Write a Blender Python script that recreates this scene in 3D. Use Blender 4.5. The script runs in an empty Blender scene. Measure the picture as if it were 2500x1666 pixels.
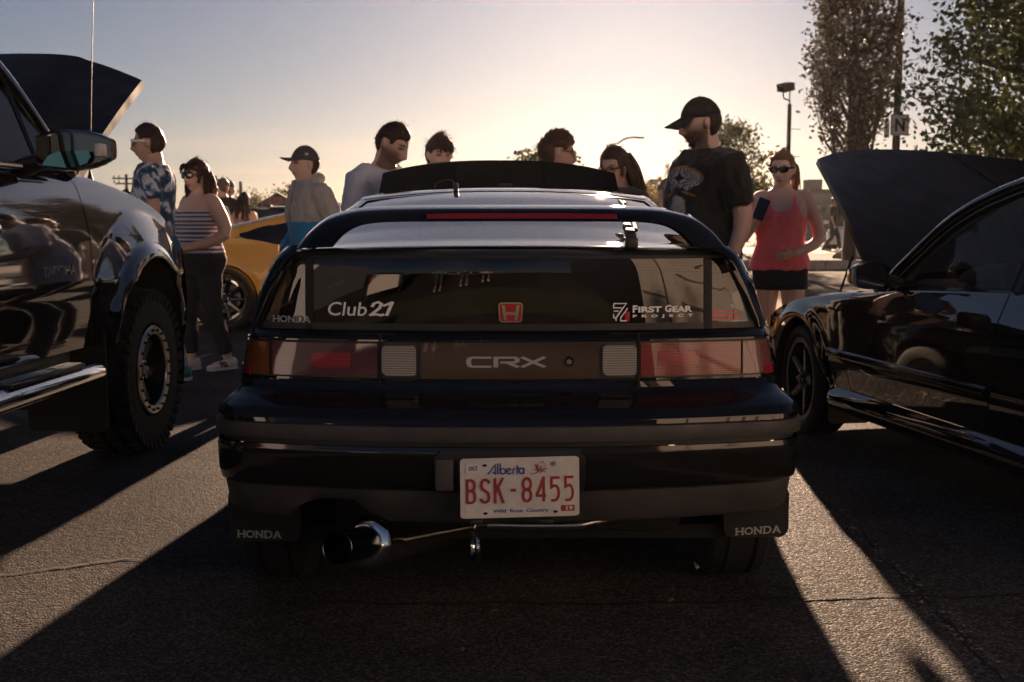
import bpy, bmesh, math, random
import numpy as np
from mathutils import Vector, Matrix, Euler, noise as mnoise

# ---------------------------------------------------------------- camera, world, sun, exposure
SC = bpy.context.scene
COL = SC.collection
PI = math.pi
R = math.radians
CAM_F, CAM_H = 2800.0, 1.13
PITCH = math.atan(293 / 2800)
cam_data = bpy.data.cameras.new('camera')
cam_data.sensor_width = 36.0
cam_data.lens = CAM_F / 2500 * 36
cam_data.clip_start = 0.05
cam_data.clip_end = 3000
cam = bpy.data.objects.new('camera', cam_data)
cam.location = (0, 0, CAM_H)
cam.rotation_euler = (PI / 2 - PITCH, 0, 0)
COL.objects.link(cam)
SC.camera = cam
cam_data.dof.use_dof = True
cam_data.dof.focus_distance = 3.1
cam_data.dof.aperture_fstop = 8.0

SUN_EL, SUN_AZ = R(12.0), R(5.6)          # azimuth clockwise (to the right) from +Y
world = bpy.data.worlds.new('World')
SC.world = world
world.use_nodes = True
wn, wl = world.node_tree.nodes, world.node_tree.links
wn.clear()
w_out = wn.new('ShaderNodeOutputWorld')
w_bg = wn.new('ShaderNodeBackground')
w_sky = wn.new('ShaderNodeTexSky')
w_sky.sky_type = 'NISHITA'
w_sky.sun_disc = False
w_sky.sun_elevation = SUN_EL
w_sky.sun_rotation = SUN_AZ
w_sky.altitude = 300
w_sky.air_density = 1.0
w_sky.dust_density = 0.5
w_sky.ozone_density = 1.0
# sky colour desaturated, scaled and tinted and faint streaks of cloud low over the horizon
w_gam = wn.new('ShaderNodeGamma'); w_gam.inputs[1].default_value = 1.0
w_hsv = wn.new('ShaderNodeHueSaturation'); w_hsv.inputs['Saturation'].default_value = 0.85
w_tint = wn.new('ShaderNodeMix'); w_tint.data_type = 'RGBA'; w_tint.blend_type = 'MULTIPLY'
w_tint.inputs[0].default_value = 1.0
w_tint.inputs[7].default_value = (0.102, 0.105, 0.134, 1)
wl.new(w_sky.outputs[0], w_gam.inputs[0]); wl.new(w_gam.outputs[0], w_hsv.inputs['Color'])
wl.new(w_hsv.outputs[0], w_tint.inputs[6])
w_tc = wn.new('ShaderNodeTexCoord'); w_map = wn.new('ShaderNodeMapping')
w_map.inputs['Scale'].default_value = (2.2, 2.2, 34.0)
w_map.inputs['Location'].default_value = (0.4, 0.0, 0.0)
w_noise = wn.new('ShaderNodeTexNoise'); w_noise.inputs['Scale'].default_value = 2.0
w_noise.inputs['Detail'].default_value = 7; w_noise.inputs['Roughness'].default_value = 0.62
w_cr = wn.new('ShaderNodeValToRGB')
w_cr.color_ramp.elements[0].position = 0.5; w_cr.color_ramp.elements[0].color = (0, 0, 0, 1)
w_cr.color_ramp.elements[1].position = 0.78; w_cr.color_ramp.elements[1].color = (1, 1, 1, 1)
w_sep = wn.new('ShaderNodeSeparateXYZ')
w_band = wn.new('ShaderNodeValToRGB')
for e, (p_, c_) in zip([w_band.color_ramp.elements[0], w_band.color_ramp.elements[1]], [(0.0, 0.0), (0.16, 0.0)]):
    e.position = p_; e.color = (c_, c_, c_, 1)
for p_, c_ in [(0.02, 0.0), (0.035, 1.0), (0.06, 0.8), (0.09, 0.15)]:
    e = w_band.color_ramp.elements.new(p_); e.color = (c_, c_, c_, 1)
w_mul = wn.new('ShaderNodeMath'); w_mul.operation = 'MULTIPLY'
w_mul2 = wn.new('ShaderNodeMath'); w_mul2.operation = 'MULTIPLY'; w_mul2.inputs[1].default_value = 0.33
w_cl = wn.new('ShaderNodeMix'); w_cl.data_type = 'RGBA'; w_cl.blend_type = 'MULTIPLY'
w_cl.inputs[7].default_value = (1.28, 1.1, 1.02, 1)
wl.new(w_tc.outputs['Generated'], w_map.inputs[0]); wl.new(w_map.outputs[0], w_noise.inputs['Vector'])
wl.new(w_noise.outputs[0], w_cr.inputs[0]); wl.new(w_tc.outputs['Generated'], w_sep.inputs[0])
wl.new(w_sep.outputs['Z'], w_band.inputs[0])
wl.new(w_cr.outputs[0], w_mul.inputs[0]); wl.new(w_band.outputs[0], w_mul.inputs[1])
wl.new(w_mul.outputs[0], w_cl.inputs[0])
wl.new(w_tint.outputs[2], w_cl.inputs[6])
wl.new(w_cl.outputs[2], w_bg.inputs[0])
w_bg.inputs[1].default_value = 0.05
wl.new(w_bg.outputs[0], w_out.inputs[0])

sun_data = bpy.data.lights.new('sun', 'SUN')
sun_data.energy = 2.3
sun_data.angle = R(0.55)
sun_data.color = (1.0, 0.67, 0.45)
sun = bpy.data.objects.new('sun', sun_data)
COL.objects.link(sun)
sdir = Vector((math.sin(SUN_AZ) * math.cos(SUN_EL), math.cos(SUN_AZ) * math.cos(SUN_EL), math.sin(SUN_EL)))
sun.rotation_euler = sdir.to_track_quat('Z', 'Y').to_euler()
sun.location = sdir * 50

SC.view_settings.view_transform = 'Standard'
SC.view_settings.look = 'None'
SC.view_settings.gamma = 1.0
SC.view_settings.use_curve_mapping = False
SC.view_settings.exposure = 2.8
SC.render.engine = 'CYCLES'
SC.cycles.use_denoising = True
SC.cycles.max_bounces = 8
SC.cycles.transparent_max_bounces = 12
SC.cycles.sample_clamp_indirect = 4.0
SC.cycles.caustics_reflective = False
SC.cycles.caustics_refractive = False
random.seed(7)

# ---------------------------------------------------------------- measuring: a pixel of the 2500 px photograph at ground distance d
def P(px, py, d):
    u = (px - 1250) / CAM_F; v = (833 - py) / CAM_F
    s = d / (v * math.sin(PITCH) + math.cos(PITCH))
    return Vector((u * s, d, CAM_H + (v * math.cos(PITCH) - math.sin(PITCH)) * s))

# ---------------------------------------------------------------- materials
MATS = {}
def pm(name, col=(0.5, 0.5, 0.5), rough=0.5, metal=0.0, coat=0.0, spec=0.5, var=0.0, vscale=8.0, bump=0.0, bscale=60.0,
       trans=0.0, ior=1.5, sheen=0.0, attr=None, coat_rough=0.03, sss=0.0, emit=None, rvar=0.0, detail=4.0, tl=0.0):
    if name in MATS: return MATS[name]
    m = bpy.data.materials.new(name); m.use_nodes = True
    nt = m.node_tree; b = nt.nodes['Principled BSDF']; L = nt.links
    b.inputs['Base Color'].default_value = (*col, 1)
    b.inputs['Roughness'].default_value = rough; b.inputs['Metallic'].default_value = metal
    b.inputs['Coat Weight'].default_value = coat; b.inputs['Coat Roughness'].default_value = coat_rough
    b.inputs['Specular IOR Level'].default_value = spec; b.inputs['IOR'].default_value = ior
    b.inputs['Transmission Weight'].default_value = trans; b.inputs['Sheen Weight'].default_value = sheen
    if sss:
        b.inputs['Subsurface Weight'].default_value = sss
        b.inputs['Subsurface Radius'].default_value = (0.012, 0.005, 0.003)
    if emit:
        b.inputs['Emission Color'].default_value = (*emit[:3], 1); b.inputs['Emission Strength'].default_value = emit[3]
    src = None
    if attr:
        a = nt.nodes.new('ShaderNodeAttribute'); a.attribute_name = attr; src = a.outputs['Color']
        L.new(src, b.inputs['Base Color'])
    if var or bump or rvar:
        tc = nt.nodes.new('ShaderNodeTexCoord')
    if var:
        n = nt.nodes.new('ShaderNodeTexNoise'); n.inputs['Scale'].default_value = vscale; n.inputs['Detail'].default_value = detail
        L.new(tc.outputs['Object'], n.inputs['Vector'])
        mr = nt.nodes.new('ShaderNodeMapRange'); mr.inputs['From Min'].default_value = 0.3; mr.inputs['From Max'].default_value = 0.7
        mr.inputs['To Min'].default_value = 1 - var; mr.inputs['To Max'].default_value = 1 + var
        L.new(n.outputs[0], mr.inputs[0])
        mx = nt.nodes.new('ShaderNodeMix'); mx.data_type = 'RGBA'; mx.blend_type = 'MULTIPLY'; mx.inputs[0].default_value = 1
        mx.inputs[6].default_value = (*col, 1)
        if src: L.new(src, mx.inputs[6])
        L.new(mr.outputs[0], mx.inputs[7]); L.new(mx.outputs[2], b.inputs['Base Color'])
    if rvar:
        n2 = nt.nodes.new('ShaderNodeTexNoise'); n2.inputs['Scale'].default_value = vscale * 1.7; n2.inputs['Detail'].default_value = 6
        L.new(tc.outputs['Object'], n2.inputs['Vector'])
        m2 = nt.nodes.new('ShaderNodeMapRange'); m2.inputs['From Min'].default_value = 0.35; m2.inputs['From Max'].default_value = 0.7
        m2.inputs['To Min'].default_value = rough; m2.inputs['To Max'].default_value = min(1, rough + rvar)
        L.new(n2.outputs[0], m2.inputs[0]); L.new(m2.outputs[0], b.inputs['Roughness'])
    if bump:
        n3 = nt.nodes.new('ShaderNodeTexNoise'); n3.inputs['Scale'].default_value = bscale; n3.inputs['Detail'].default_value = 3
        L.new(tc.outputs['Object'], n3.inputs['Vector'])
        bp = nt.nodes.new('ShaderNodeBump'); bp.inputs['Strength'].default_value = bump; bp.inputs['Distance'].default_value = 0.01
        L.new(n3.outputs[0], bp.inputs['Height']); L.new(bp.outputs[0], b.inputs['Normal'])
    if tl:
        out = nt.nodes['Material Output']; t = nt.nodes.new('ShaderNodeBsdfTranslucent'); t.inputs[0].default_value = (*col, 1)
        if src: L.new(src, t.inputs[0])
        ms = nt.nodes.new('ShaderNodeMixShader'); ms.inputs[0].default_value = tl
        L.new(b.outputs[0], ms.inputs[1]); L.new(t.outputs[0], ms.inputs[2]); L.new(ms.outputs[0], out.inputs[0])
    MATS[name] = m
    return m

def glass_mat(name, tint=(0.1, 0.1, 0.1), ior=1.5, dust=0.0, gl=(1, 1, 1)):
    """thin tinted pane: see-through with a Fresnel mirror on top and a little dust"""
    if name in MATS: return MATS[name]
    m = bpy.data.materials.new(name); m.use_nodes = True
    nt = m.node_tree; nt.nodes.clear(); L = nt.links
    out = nt.nodes.new('ShaderNodeOutputMaterial')
    t = nt.nodes.new('ShaderNodeBsdfTransparent'); t.inputs[0].default_value = (*tint, 1)
    g = nt.nodes.new('ShaderNodeBsdfGlossy'); g.inputs['Roughness'].default_value = 0.012; g.inputs[0].default_value = (*gl, 1)
    fr = nt.nodes.new('ShaderNodeFresnel'); fr.inputs[0].default_value = ior
    mx = nt.nodes.new('ShaderNodeMixShader')
    L.new(fr.outputs[0], mx.inputs[0]); L.new(t.outputs[0], mx.inputs[1]); L.new(g.outputs[0], mx.inputs[2])
    last = mx
    if dust:
        d = nt.nodes.new('ShaderNodeBsdfDiffuse'); d.inputs[0].default_value = (0.55, 0.5, 0.45, 1)
        n = nt.nodes.new('ShaderNodeTexNoise'); n.inputs['Scale'].default_value = 5; n.inputs['Detail'].default_value = 8
        tc = nt.nodes.new('ShaderNodeTexCoord'); L.new(tc.outputs['Object'], n.inputs['Vector'])
        mr = nt.nodes.new('ShaderNodeMapRange'); mr.inputs['From Min'].default_value = 0.35; mr.inputs['From Max'].default_value = 0.75
        mr.inputs['To Max'].default_value = dust
        L.new(n.outputs[0], mr.inputs[0])
        m2 = nt.nodes.new('ShaderNodeMixShader')
        L.new(mr.outputs[0], m2.inputs[0]); L.new(mx.outputs[0], m2.inputs[1]); L.new(d.outputs[0], m2.inputs[2]); last = m2
    L.new(last.outputs[0], out.inputs[0])
    MATS[name] = m
    return m

# ---------------------------------------------------------------- mesh building
def sharpen(me, ang=38):
    bm = bmesh.new(); bm.from_mesh(me)
    a = R(ang)
    for f in bm.faces: f.smooth = True
    for e in bm.edges:
        if len(e.link_faces) == 2 and e.calc_face_angle(0) > a: e.smooth = False
    bm.to_mesh(me); bm.free()

def obj(name, verts, faces, mat, parent=None, smooth=38, normals=True):
    me = bpy.data.meshes.new(name)
    me.from_pydata([tuple(v) for v in verts], [], [tuple(f) for f in faces])
    me.validate()
    if normals:
        bm = bmesh.new(); bm.from_mesh(me); bmesh.ops.recalc_face_normals(bm, faces=bm.faces); bm.to_mesh(me); bm.free()
    if smooth: sharpen(me, smooth)
    me.materials.append(mat)
    o = bpy.data.objects.new(name, me); COL.objects.link(o)
    if parent: o.parent = parent
    return o

def empty(name, loc=(0, 0, 0), rz=0.0, label=None, cat=None, group=None):
    o = bpy.data.objects.new(name, None); o.location = loc; o.rotation_euler = (0, 0, rz)
    o.empty_display_size = 0.2
    COL.objects.link(o)
    if label: tag(o, label, cat, group)
    return o

def tag(o, label, cat, group=None):
    o['label'] = label; o['category'] = cat
    if group: o['group'] = group
    return o

class MB:
    """collects shapes; build() links them as one mesh object"""
    def __init__(s): s.v = []; s.f = []
    def add(s, v, f):
        n = len(s.v); s.v += [Vector(p) for p in v]; s.f += [[i + n for i in q] for q in f]; return s
    def box(s, c, size, rot=None, bev=0.0, seg=2):
        bm = bmesh.new(); bmesh.ops.create_cube(bm, size=1)
        for v in bm.verts: v.co = Vector((v.co.x * size[0], v.co.y * size[1], v.co.z * size[2]))
        if bev: bmesh.ops.bevel(bm, geom=bm.edges[:], offset=min(bev, min(size) * 0.49), segments=seg, affect='EDGES', profile=0.5)
        M = Matrix.Translation(c) @ (rot.to_matrix().to_4x4() if isinstance(rot, Euler) else (rot.to_4x4() if rot else Matrix()))
        s.add([M @ v.co for v in bm.verts], [[v.index for v in f.verts] for f in bm.faces] if not bm.verts.index_update() else [])
        bm.free(); return s
    def tube(s, pts, rad, n=8, cap=True, flat=None):
        pts = [Vector(p) for p in pts]
        if not hasattr(rad, '__len__'): rad = [rad] * len(pts)
        rings = []
        up = Vector((0, 0, 1))
        prev = None
        for i, p in enumerate(pts):
            t = (pts[min(i + 1, len(pts) - 1)] - pts[max(i - 1, 0)])
            t = t.normalized() if t.length > 1e-9 else Vector((0, 0, 1))
            if prev is None:
                a = t.orthogonal() if abs(t.z) > 0.99 else t.cross(up)
            else:
                a = prev - t * prev.dot(t)
                if a.length < 1e-6: a = t.orthogonal()
            a.normalize(); prev = a; b = t.cross(a)
            fl = 1.0 if flat is None else (flat[i] if hasattr(flat, '__len__') else flat)
            rings.append([p + a * (math.cos(2 * PI * k / n) * rad[i]) + b * (math.sin(2 * PI * k / n) * rad[i] * fl) for k in range(n)])
        return s.rings(rings, cap)
    def rings(s, rings, cap=True, closed=True):
        n = len(rings[0]); v = [p for r in rings for p in r]; f = []
        for i in range(len(rings) - 1):
            for k in range(n if closed else n - 1):
                k2 = (k + 1) % n
                f.append([i * n + k, i * n + k2, (i + 1) * n + k2, (i + 1) * n + k])
        if cap and closed:
            f.append(list(range(n))[::-1]); f.append([(len(rings) - 1) * n + k for k in range(n)])
        return s.add(v, f)
    def lathe(s, prof, c=(0, 0, 0), axis='Z', n=32, closed=False):
        """prof = [(radius, along)]"""
        rings = []
        for r, a in prof:
            ring = []
            for k in range(n):
                t = 2 * PI * k / n; x, y = math.cos(t) * r, math.sin(t) * r
                q = {'Z': (x, y, a), 'X': (a, x, y), 'Y': (x, a, y)}[axis]
                ring.append(Vector(q) + Vector(c))
            rings.append(ring)
        if closed: rings.append(rings[0])
        return s.rings(rings, cap=False)
    def ell(s, c, r, nu=16, nv=10, rot=None):
        M = rot.to_matrix() if rot else Matrix.Identity(3)
        rings = []
        for i in range(nv + 1):
            t = PI * i / nv; rr = max(math.sin(t), 1e-3); z = -math.cos(t)
            rings.append([Vector(c) + M @ Vector((math.cos(2 * PI * k / nu) * rr * r[0], math.sin(2 * PI * k / nu) * rr * r[1], z * r[2])) for k in range(nu)])
        return s.rings(rings, True)
    def grid(s, rows, wrap=False):
        return s.rings(rows, cap=False, closed=wrap)
    def slab(s, rows, off):
        """an open grid thickened by the vector function/normal offset: front rows, back rows and side walls"""
        nr, nc = len(rows), len(rows[0])
        back = [[Vector(p) + off for p in r] for r in rows]
        v = [p for r in rows for p in r] + [p for r in back for p in r]
        N = nr * nc; f = []
        for i in range(nr - 1):
            for k in range(nc - 1):
                a = i * nc + k
                f.append([a, a + 1, a + nc + 1, a + nc]); f.append([N + a, N + a + nc, N + a + nc + 1, N + a + 1])
        rim = [k for k in range(nc)] + [i * nc + nc - 1 for i in range(1, nr)] + [(nr - 1) * nc + k for k in range(nc - 2, -1, -1)] + [i * nc for i in range(nr - 2, 0, -1)]
        for i in range(len(rim)):
            a, b = rim[i], rim[(i + 1) % len(rim)]
            f.append([b, a, N + a, N + b])
        return s.add(v, f)
    def prism(s, poly, axis, a, b):
        """2-D polygon (tuples) extruded along an axis from a to b"""
        def q(u, w, t): return {'X': (t, u, w), 'Y': (u, t, w), 'Z': (u, w, t)}[axis]
        n = len(poly); v = [q(u, w, a) for u, w in poly] + [q(u, w, b) for u, w in poly]
        f = [list(range(n))[::-1], [n + i for i in range(n)]] + [[i, (i + 1) % n, n + (i + 1) % n, n + i] for i in range(n)]
        return s.add(v, f)
    def xf(s, M):
        s.v = [M @ p for p in s.v]; return s
    def build(s, name, mat, parent=None, smooth=38, normals=True):
        return obj(name, s.v, s.f, mat, parent, smooth, normals)

def spline(pts, n):
    """Catmull-Rom through 2-D/3-D points, n samples per span"""
    pts = [Vector(p) for p in pts]; out = []
    for i in range(len(pts) - 1):
        p0, p1, p2, p3 = pts[max(i - 1, 0)], pts[i], pts[i + 1], pts[min(i + 2, len(pts) - 1)]
        for k in range(n):
            t = k / n
            out.append(0.5 * ((2 * p1) + (p2 - p0) * t + (2 * p0 - 5 * p1 + 4 * p2 - p3) * t * t + (3 * p1 - p0 - 3 * p2 + p3) * t ** 3))
    out.append(pts[-1]); return out

def lerpt(table, x):
    """piecewise-linear lookup: table of (key, value...)"""
    ks = [t[0] for t in table]
    return [float(np.interp(x, ks, [t[j] for t in table])) for j in range(1, len(table[0]))]

def smooth_t(table, x):
    """monotone cubic-ish lookup of (key, value)"""
    ks = [t[0] for t in table]; vs = [t[1] for t in table]
    if x <= ks[0]: return vs[0]
    if x >= ks[-1]: return vs[-1]
    i = int(np.searchsorted(ks, x)) - 1
    i = max(0, min(i, len(ks) - 2))
    h = ks[i + 1] - ks[i]; t = (x - ks[i]) / h
    def sl(j):
        if j <= 0 or j >= len(ks) - 1: return 0.0 if len(ks) < 3 else ((vs[1] - vs[0]) / (ks[1] - ks[0]) if j <= 0 else (vs[-1] - vs[-2]) / (ks[-1] - ks[-2]))
        a = (vs[j] - vs[j - 1]) / (ks[j] - ks[j - 1]); b = (vs[j + 1] - vs[j]) / (ks[j + 1] - ks[j])
        return 0.0 if a * b <= 0 else 2 * a * b / (a + b)
    m0, m1 = sl(i) * h, sl(i + 1) * h
    return (2 * t ** 3 - 3 * t * t + 1) * vs[i] + (t ** 3 - 2 * t * t + t) * m0 + (-2 * t ** 3 + 3 * t * t) * vs[i + 1] + (t ** 3 - t * t) * m1

# ---------------------------------------------------------------- lettering
def glyphs(text, bold=0.0, shear=0.0, space=1.0):
    """built-in font as flat 2-D triangles, normalised to the unit box"""
    cu = bpy.data.curves.new('t', 'FONT'); cu.body = text; cu.offset = bold; cu.shear = shear; cu.space_character = space
    cu.resolution_u = 3
    o = bpy.data.objects.new('t', cu); COL.objects.link(o)
    dg = bpy.context.evaluated_depsgraph_get(); me = o.evaluated_get(dg).to_mesh()
    v = [(p.co.x, p.co.y) for p in me.vertices]; f = [list(p.vertices) for p in me.polygons]
    o.evaluated_get(dg).to_mesh_clear(); bpy.data.objects.remove(o); bpy.data.curves.remove(cu)
    x0, x1 = min(p[0] for p in v), max(p[0] for p in v); y0, y1 = min(p[1] for p in v), max(p[1] for p in v)
    return [((a - x0) / (x1 - x0), (b - y0) / (y1 - y0)) for a, b in v], f

def strokes(defs, w):
    """polylines with a width as flat quads in the unit box; returns verts (u, v, layer) and faces"""
    v, f = [], []
    for li, d in enumerate(defs):
        pts, ww = (d, w) if not isinstance(d, dict) else (d['p'], d['w'])
        pts = [Vector((a, b)) for a, b in pts]
        n = len(v); L = []
        for i, p in enumerate(pts):
            a = (pts[i] - pts[i - 1]).normalized() if i else (pts[1] - pts[0]).normalized()
            b = (pts[i + 1] - pts[i]).normalized() if i < len(pts) - 1 else a
            t = (a + b); t = t.normalized() if t.length > 1e-6 else a
            nn = Vector((-t.y, t.x)); k = 1 / max(0.5, abs(nn.dot(Vector((-a.y, a.x)))))
            L.append((p + nn * ww * 0.5 * k, p - nn * ww * 0.5 * k))
        for q, r in L: v += [(q.x, q.y, li), (r.x, r.y, li)]
        for i in range(len(pts) - 1): f.append([n + 2 * i, n + 2 * i + 1, n + 2 * i + 3, n + 2 * i + 2])
    return v, f

def arc(cx, cy, rx, ry, a0, a1, n=8):
    return [(cx + rx * math.cos(R(a0 + (a1 - a0) * i / n)), cy + ry * math.sin(R(a0 + (a1 - a0) * i / n))) for i in range(n + 1)]

def letter_mesh(name, gf, mapper, mat, parent, layer=0.00015):
    """2-D letter geometry mapped on a surface; mapper(u, v, lift) -> point"""
    v, f = gf
    vv = [mapper(p[0], p[1], (p[2] if len(p) > 2 else 0) * layer) for p in v]
    return obj(name, vv, f, mat, parent, smooth=0, normals=False)

def slab_word(word):
    """wide slab-serif capitals H O N D A as strokes, unit box"""
    L = {'H': [[(0.12, 0), (0.12, 1)], [(0.8, 0), (0.8, 1)], [(0.12, .5), (0.8, .5)], {'p': [(-.05, .06), (.3, .06)], 'w': .12}, {'p': [(-.05, .94), (.3, .94)], 'w': .12}, {'p': [(.62, .06), (.97, .06)], 'w': .12}, {'p': [(.62, .94), (.97, .94)], 'w': .12}],
         'O': [arc(.45, .5, .4, .41, 0, 360, 20)],
         'N': [[(0.12, 0), (0.12, 1)], [(0.1, .96), (.78, .06)], [(0.78, 0), (0.78, 1)], {'p': [(-.05, .06), (.3, .06)], 'w': .12}, {'p': [(-.05, .94), (.2, .94)], 'w': .12}, {'p': [(.6, .94), (.95, .94)], 'w': .12}],
         'D': [[(0.12, 0), (0.12, 1)], [(-.03, .07), (.4, .07)] + arc(.42, .5, .4, .43, -90, 90, 12) + [(.4, .93), (-.03, .93)]],
         'A': [[(0.1, .04), (.45, .98)], [(.45, .98), (.8, .04)], {'p': [(.22, .33), (.68, .33)], 'w': .14}, {'p': [(-.05, .06), (.27, .06)], 'w': .12}, {'p': [(.62, .06), (.97, .06)], 'w': .12}]}
    out = []; n = len(word)
    for i, ch in enumerate(word):
        for s in L[ch]:
            if isinstance(s, dict): out.append({'p': [((i + a * .98) / n, b) for a, b in s['p']], 'w': s['w']})
            else: out.append([((i + a * .98) / n, b) for a, b in s])
    # stroke width is worked out in a box that is n wide and 1 high
    sc = [({'p': [(a * n, b) for a, b in d['p']], 'w': d['w']} if isinstance(d, dict) else [(a * n, b) for a, b in d]) for d in out]
    v, f = strokes(sc, .2)
    return [(a / n, b, l) for a, b, l in v], f
# ---------------------------------------------------------------- common materials
M_paint = pm('black_paint', (0.006, 0.006, 0.007), 0.3, coat=1.0, spec=0.0, coat_rough=0.015)
M_paint2 = pm('black_paint_dusty', (0.009, 0.009, 0.009), 0.35, coat=1.0, spec=0.04, rvar=0.12, vscale=4, coat_rough=0.06)
M_plastic = pm('satin_black_plastic', (0.018, 0.018, 0.019), 0.42, spec=0.5, rvar=0.15, vscale=6)
M_plastic_grey = pm('weathered_grey_plastic', (0.045, 0.043, 0.042), 0.5, spec=0.5, var=0.25, vscale=9, rvar=0.2)
M_rubber = pm('tyre_rubber', (0.012, 0.012, 0.012), 0.75, var=0.3, vscale=20, bump=0.1, bscale=90)
M_gloss = pm('gloss_black_trim', (0.004, 0.004, 0.004), 0.08, spec=0.6)
M_dark = pm('matt_black', (0.008, 0.008, 0.008), 0.9)  # one even near-black for undersides, seams, bores and letters
M_chrome = pm('chrome', (0.75, 0.73, 0.7), 0.08, metal=1.0)
M_alu = pm('brushed_aluminium', (0.55, 0.53, 0.5), 0.32, metal=1.0, var=0.15, vscale=30)
M_glass = glass_mat('tinted_pane', (0.05, 0.05, 0.05), 1.55, dust=0.05)
M_glass_hatch = glass_mat('hatch_pane', (0.03, 0.03, 0.03), 1.7, dust=0.03)
M_glass_clear = glass_mat('side_pane', (0.80, 0.82, 0.80), 1.5, dust=0.012)
M_white = pm('white_vinyl', (0.85, 0.85, 0.84), 0.4)
M_hood = pm('dulled_black_bonnet', (0.006, 0.006, 0.0065), 0.5, coat=0.35, spec=0.08, coat_rough=0.08, rvar=.2, vscale=4)  # coat cut back so the raised bonnets mirror less sky
M_glass_open = glass_mat('clear_door_pane', (0.9, 0.91, 0.9), 1.22)
M_flap = pm('flap_rubber', (0.010, 0.010, 0.010), 0.75)
M_silver = pm('silver_letters', (0.45, 0.44, 0.43), 0.35, metal=0.4)
M_interior = pm('interior_cloth', (0.02, 0.02, 0.021), 0.85, var=0.3, vscale=30)

# ---------------------------------------------------------------- the ground
def asphalt():
    m = bpy.data.materials.new('asphalt'); m.use_nodes = True
    nt = m.node_tree; b = nt.nodes['Principled BSDF']; L = nt.links; N = nt.nodes.new
    tc = N('ShaderNodeTexCoord')
    v1 = N('ShaderNodeTexVoronoi'); v1.inputs['Scale'].default_value = 150; v1.inputs['Randomness'].default_value = 1
    v2 = N('ShaderNodeTexVoronoi'); v2.inputs['Scale'].default_value = 44
    n1 = N('ShaderNodeTexNoise'); n1.inputs['Scale'].default_value = 1.1; n1.inputs['Detail'].default_value = 8; n1.inputs['Roughness'].default_value = 0.65
    n2 = N('ShaderNodeTexNoise'); n2.inputs['Scale'].default_value = 28; n2.inputs['Detail'].default_value = 6
    for q in (v1, v2, n1, n2): L.new(tc.outputs['Object'], q.inputs['Vector'])
    # colour: bitumen with paler stones, large worn patches
    cr = N('ShaderNodeValToRGB')
    cr.color_ramp.elements[0].position = 0.0; cr.color_ramp.elements[0].color = (0.036, 0.037, 0.039, 1)
    cr.color_ramp.elements[1].position = 1.0; cr.color_ramp.elements[1].color = (0.150, 0.140, 0.134, 1)
    e = cr.color_ramp.elements.new(0.6); e.color = (0.064, 0.0625, 0.062, 1)
    sp = N('ShaderNodeSeparateColor'); L.new(v1.outputs['Color'], sp.inputs[0])
    L.new(sp.outputs[0], cr.inputs[0])
    cr2 = N('ShaderNodeValToRGB')
    cr2.color_ramp.elements[0].position = 0.3; cr2.color_ramp.elements[0].color = (0.55, 0.55, 0.55, 1)
    cr2.color_ramp.elements[1].position = 0.7; cr2.color_ramp.elements[1].color = (1.35, 1.32, 1.3, 1)
    L.new(n1.outputs[0], cr2.inputs[0])
    mx = N('ShaderNodeMix'); mx.data_type = 'RGBA'; mx.blend_type = 'MULTIPLY'; mx.inputs[0].default_value = 1
    L.new(cr.outputs[0], mx.inputs[6]); L.new(cr2.outputs[0], mx.inputs[7])
    st = N('ShaderNodeTexNoise'); st.inputs['Scale'].default_value = 0.55; st.inputs['Detail'].default_value = 5; st.inputs['Distortion'].default_value = 0.6
    L.new(tc.outputs['Object'], st.inputs['Vector'])
    sr = N('ShaderNodeMapRange'); sr.inputs['From Min'].default_value = 0.60; sr.inputs['From Max'].default_value = 0.66; sr.inputs['To Min'].default_value = 1.0; sr.inputs['To Max'].default_value = 0.55
    L.new(st.outputs[0], sr.inputs[0])
    mx2 = N('ShaderNodeMix'); mx2.data_type = 'RGBA'; mx2.blend_type = 'MULTIPLY'; mx2.inputs[0].default_value = 1
    L.new(mx.outputs[2], mx2.inputs[6]); L.new(sr.outputs[0], mx2.inputs[7])
    L.new(mx2.outputs[2], b.inputs['Base Color'])
    b.inputs['Roughness'].default_value = 0.62; b.inputs['Specular IOR Level'].default_value = 0.02
    mr = N('ShaderNodeMapRange'); mr.inputs['To Min'].default_value = 0.6; mr.inputs['To Max'].default_value = 0.95
    L.new(sp.outputs[1], mr.inputs[0]); L.new(mr.outputs[0], b.inputs['Roughness'])
    # relief: stones standing proud
    a1 = N('ShaderNodeMath'); a1.operation = 'MULTIPLY_ADD'; a1.inputs[1].default_value = -0.8
    a2 = N('ShaderNodeMath'); a2.operation = 'MULTIPLY_ADD'; a2.inputs[1].default_value = -0.5
    L.new(v1.outputs['Distance'], a1.inputs[0]); L.new(n2.outputs[0], a1.inputs[2])
    L.new(v2.outputs['Distance'], a2.inputs[0]); L.new(a1.outputs[0], a2.inputs[2])
    bp = N('ShaderNodeBump'); bp.inputs['Strength'].default_value = 0.6; bp.inputs['Distance'].default_value = 0.006
    L.new(a2.outputs[0], bp.inputs['Height']); L.new(bp.outputs[0], b.inputs['Normal'])
    return m
M_asphalt = asphalt()
g = MB()
xs = [-900, -200, -60, -20, -6, 6, 20, 60, 200, 900]; ys = [-300, -60, -15, 0, 8, 20, 60, 200, 600, 1500]
g.grid([[Vector((x, y, 0)) for x in xs] for y in ys])
ground = g.build('parking_lot', M_asphalt, smooth=0)
ground['kind'] = 'structure'
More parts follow.
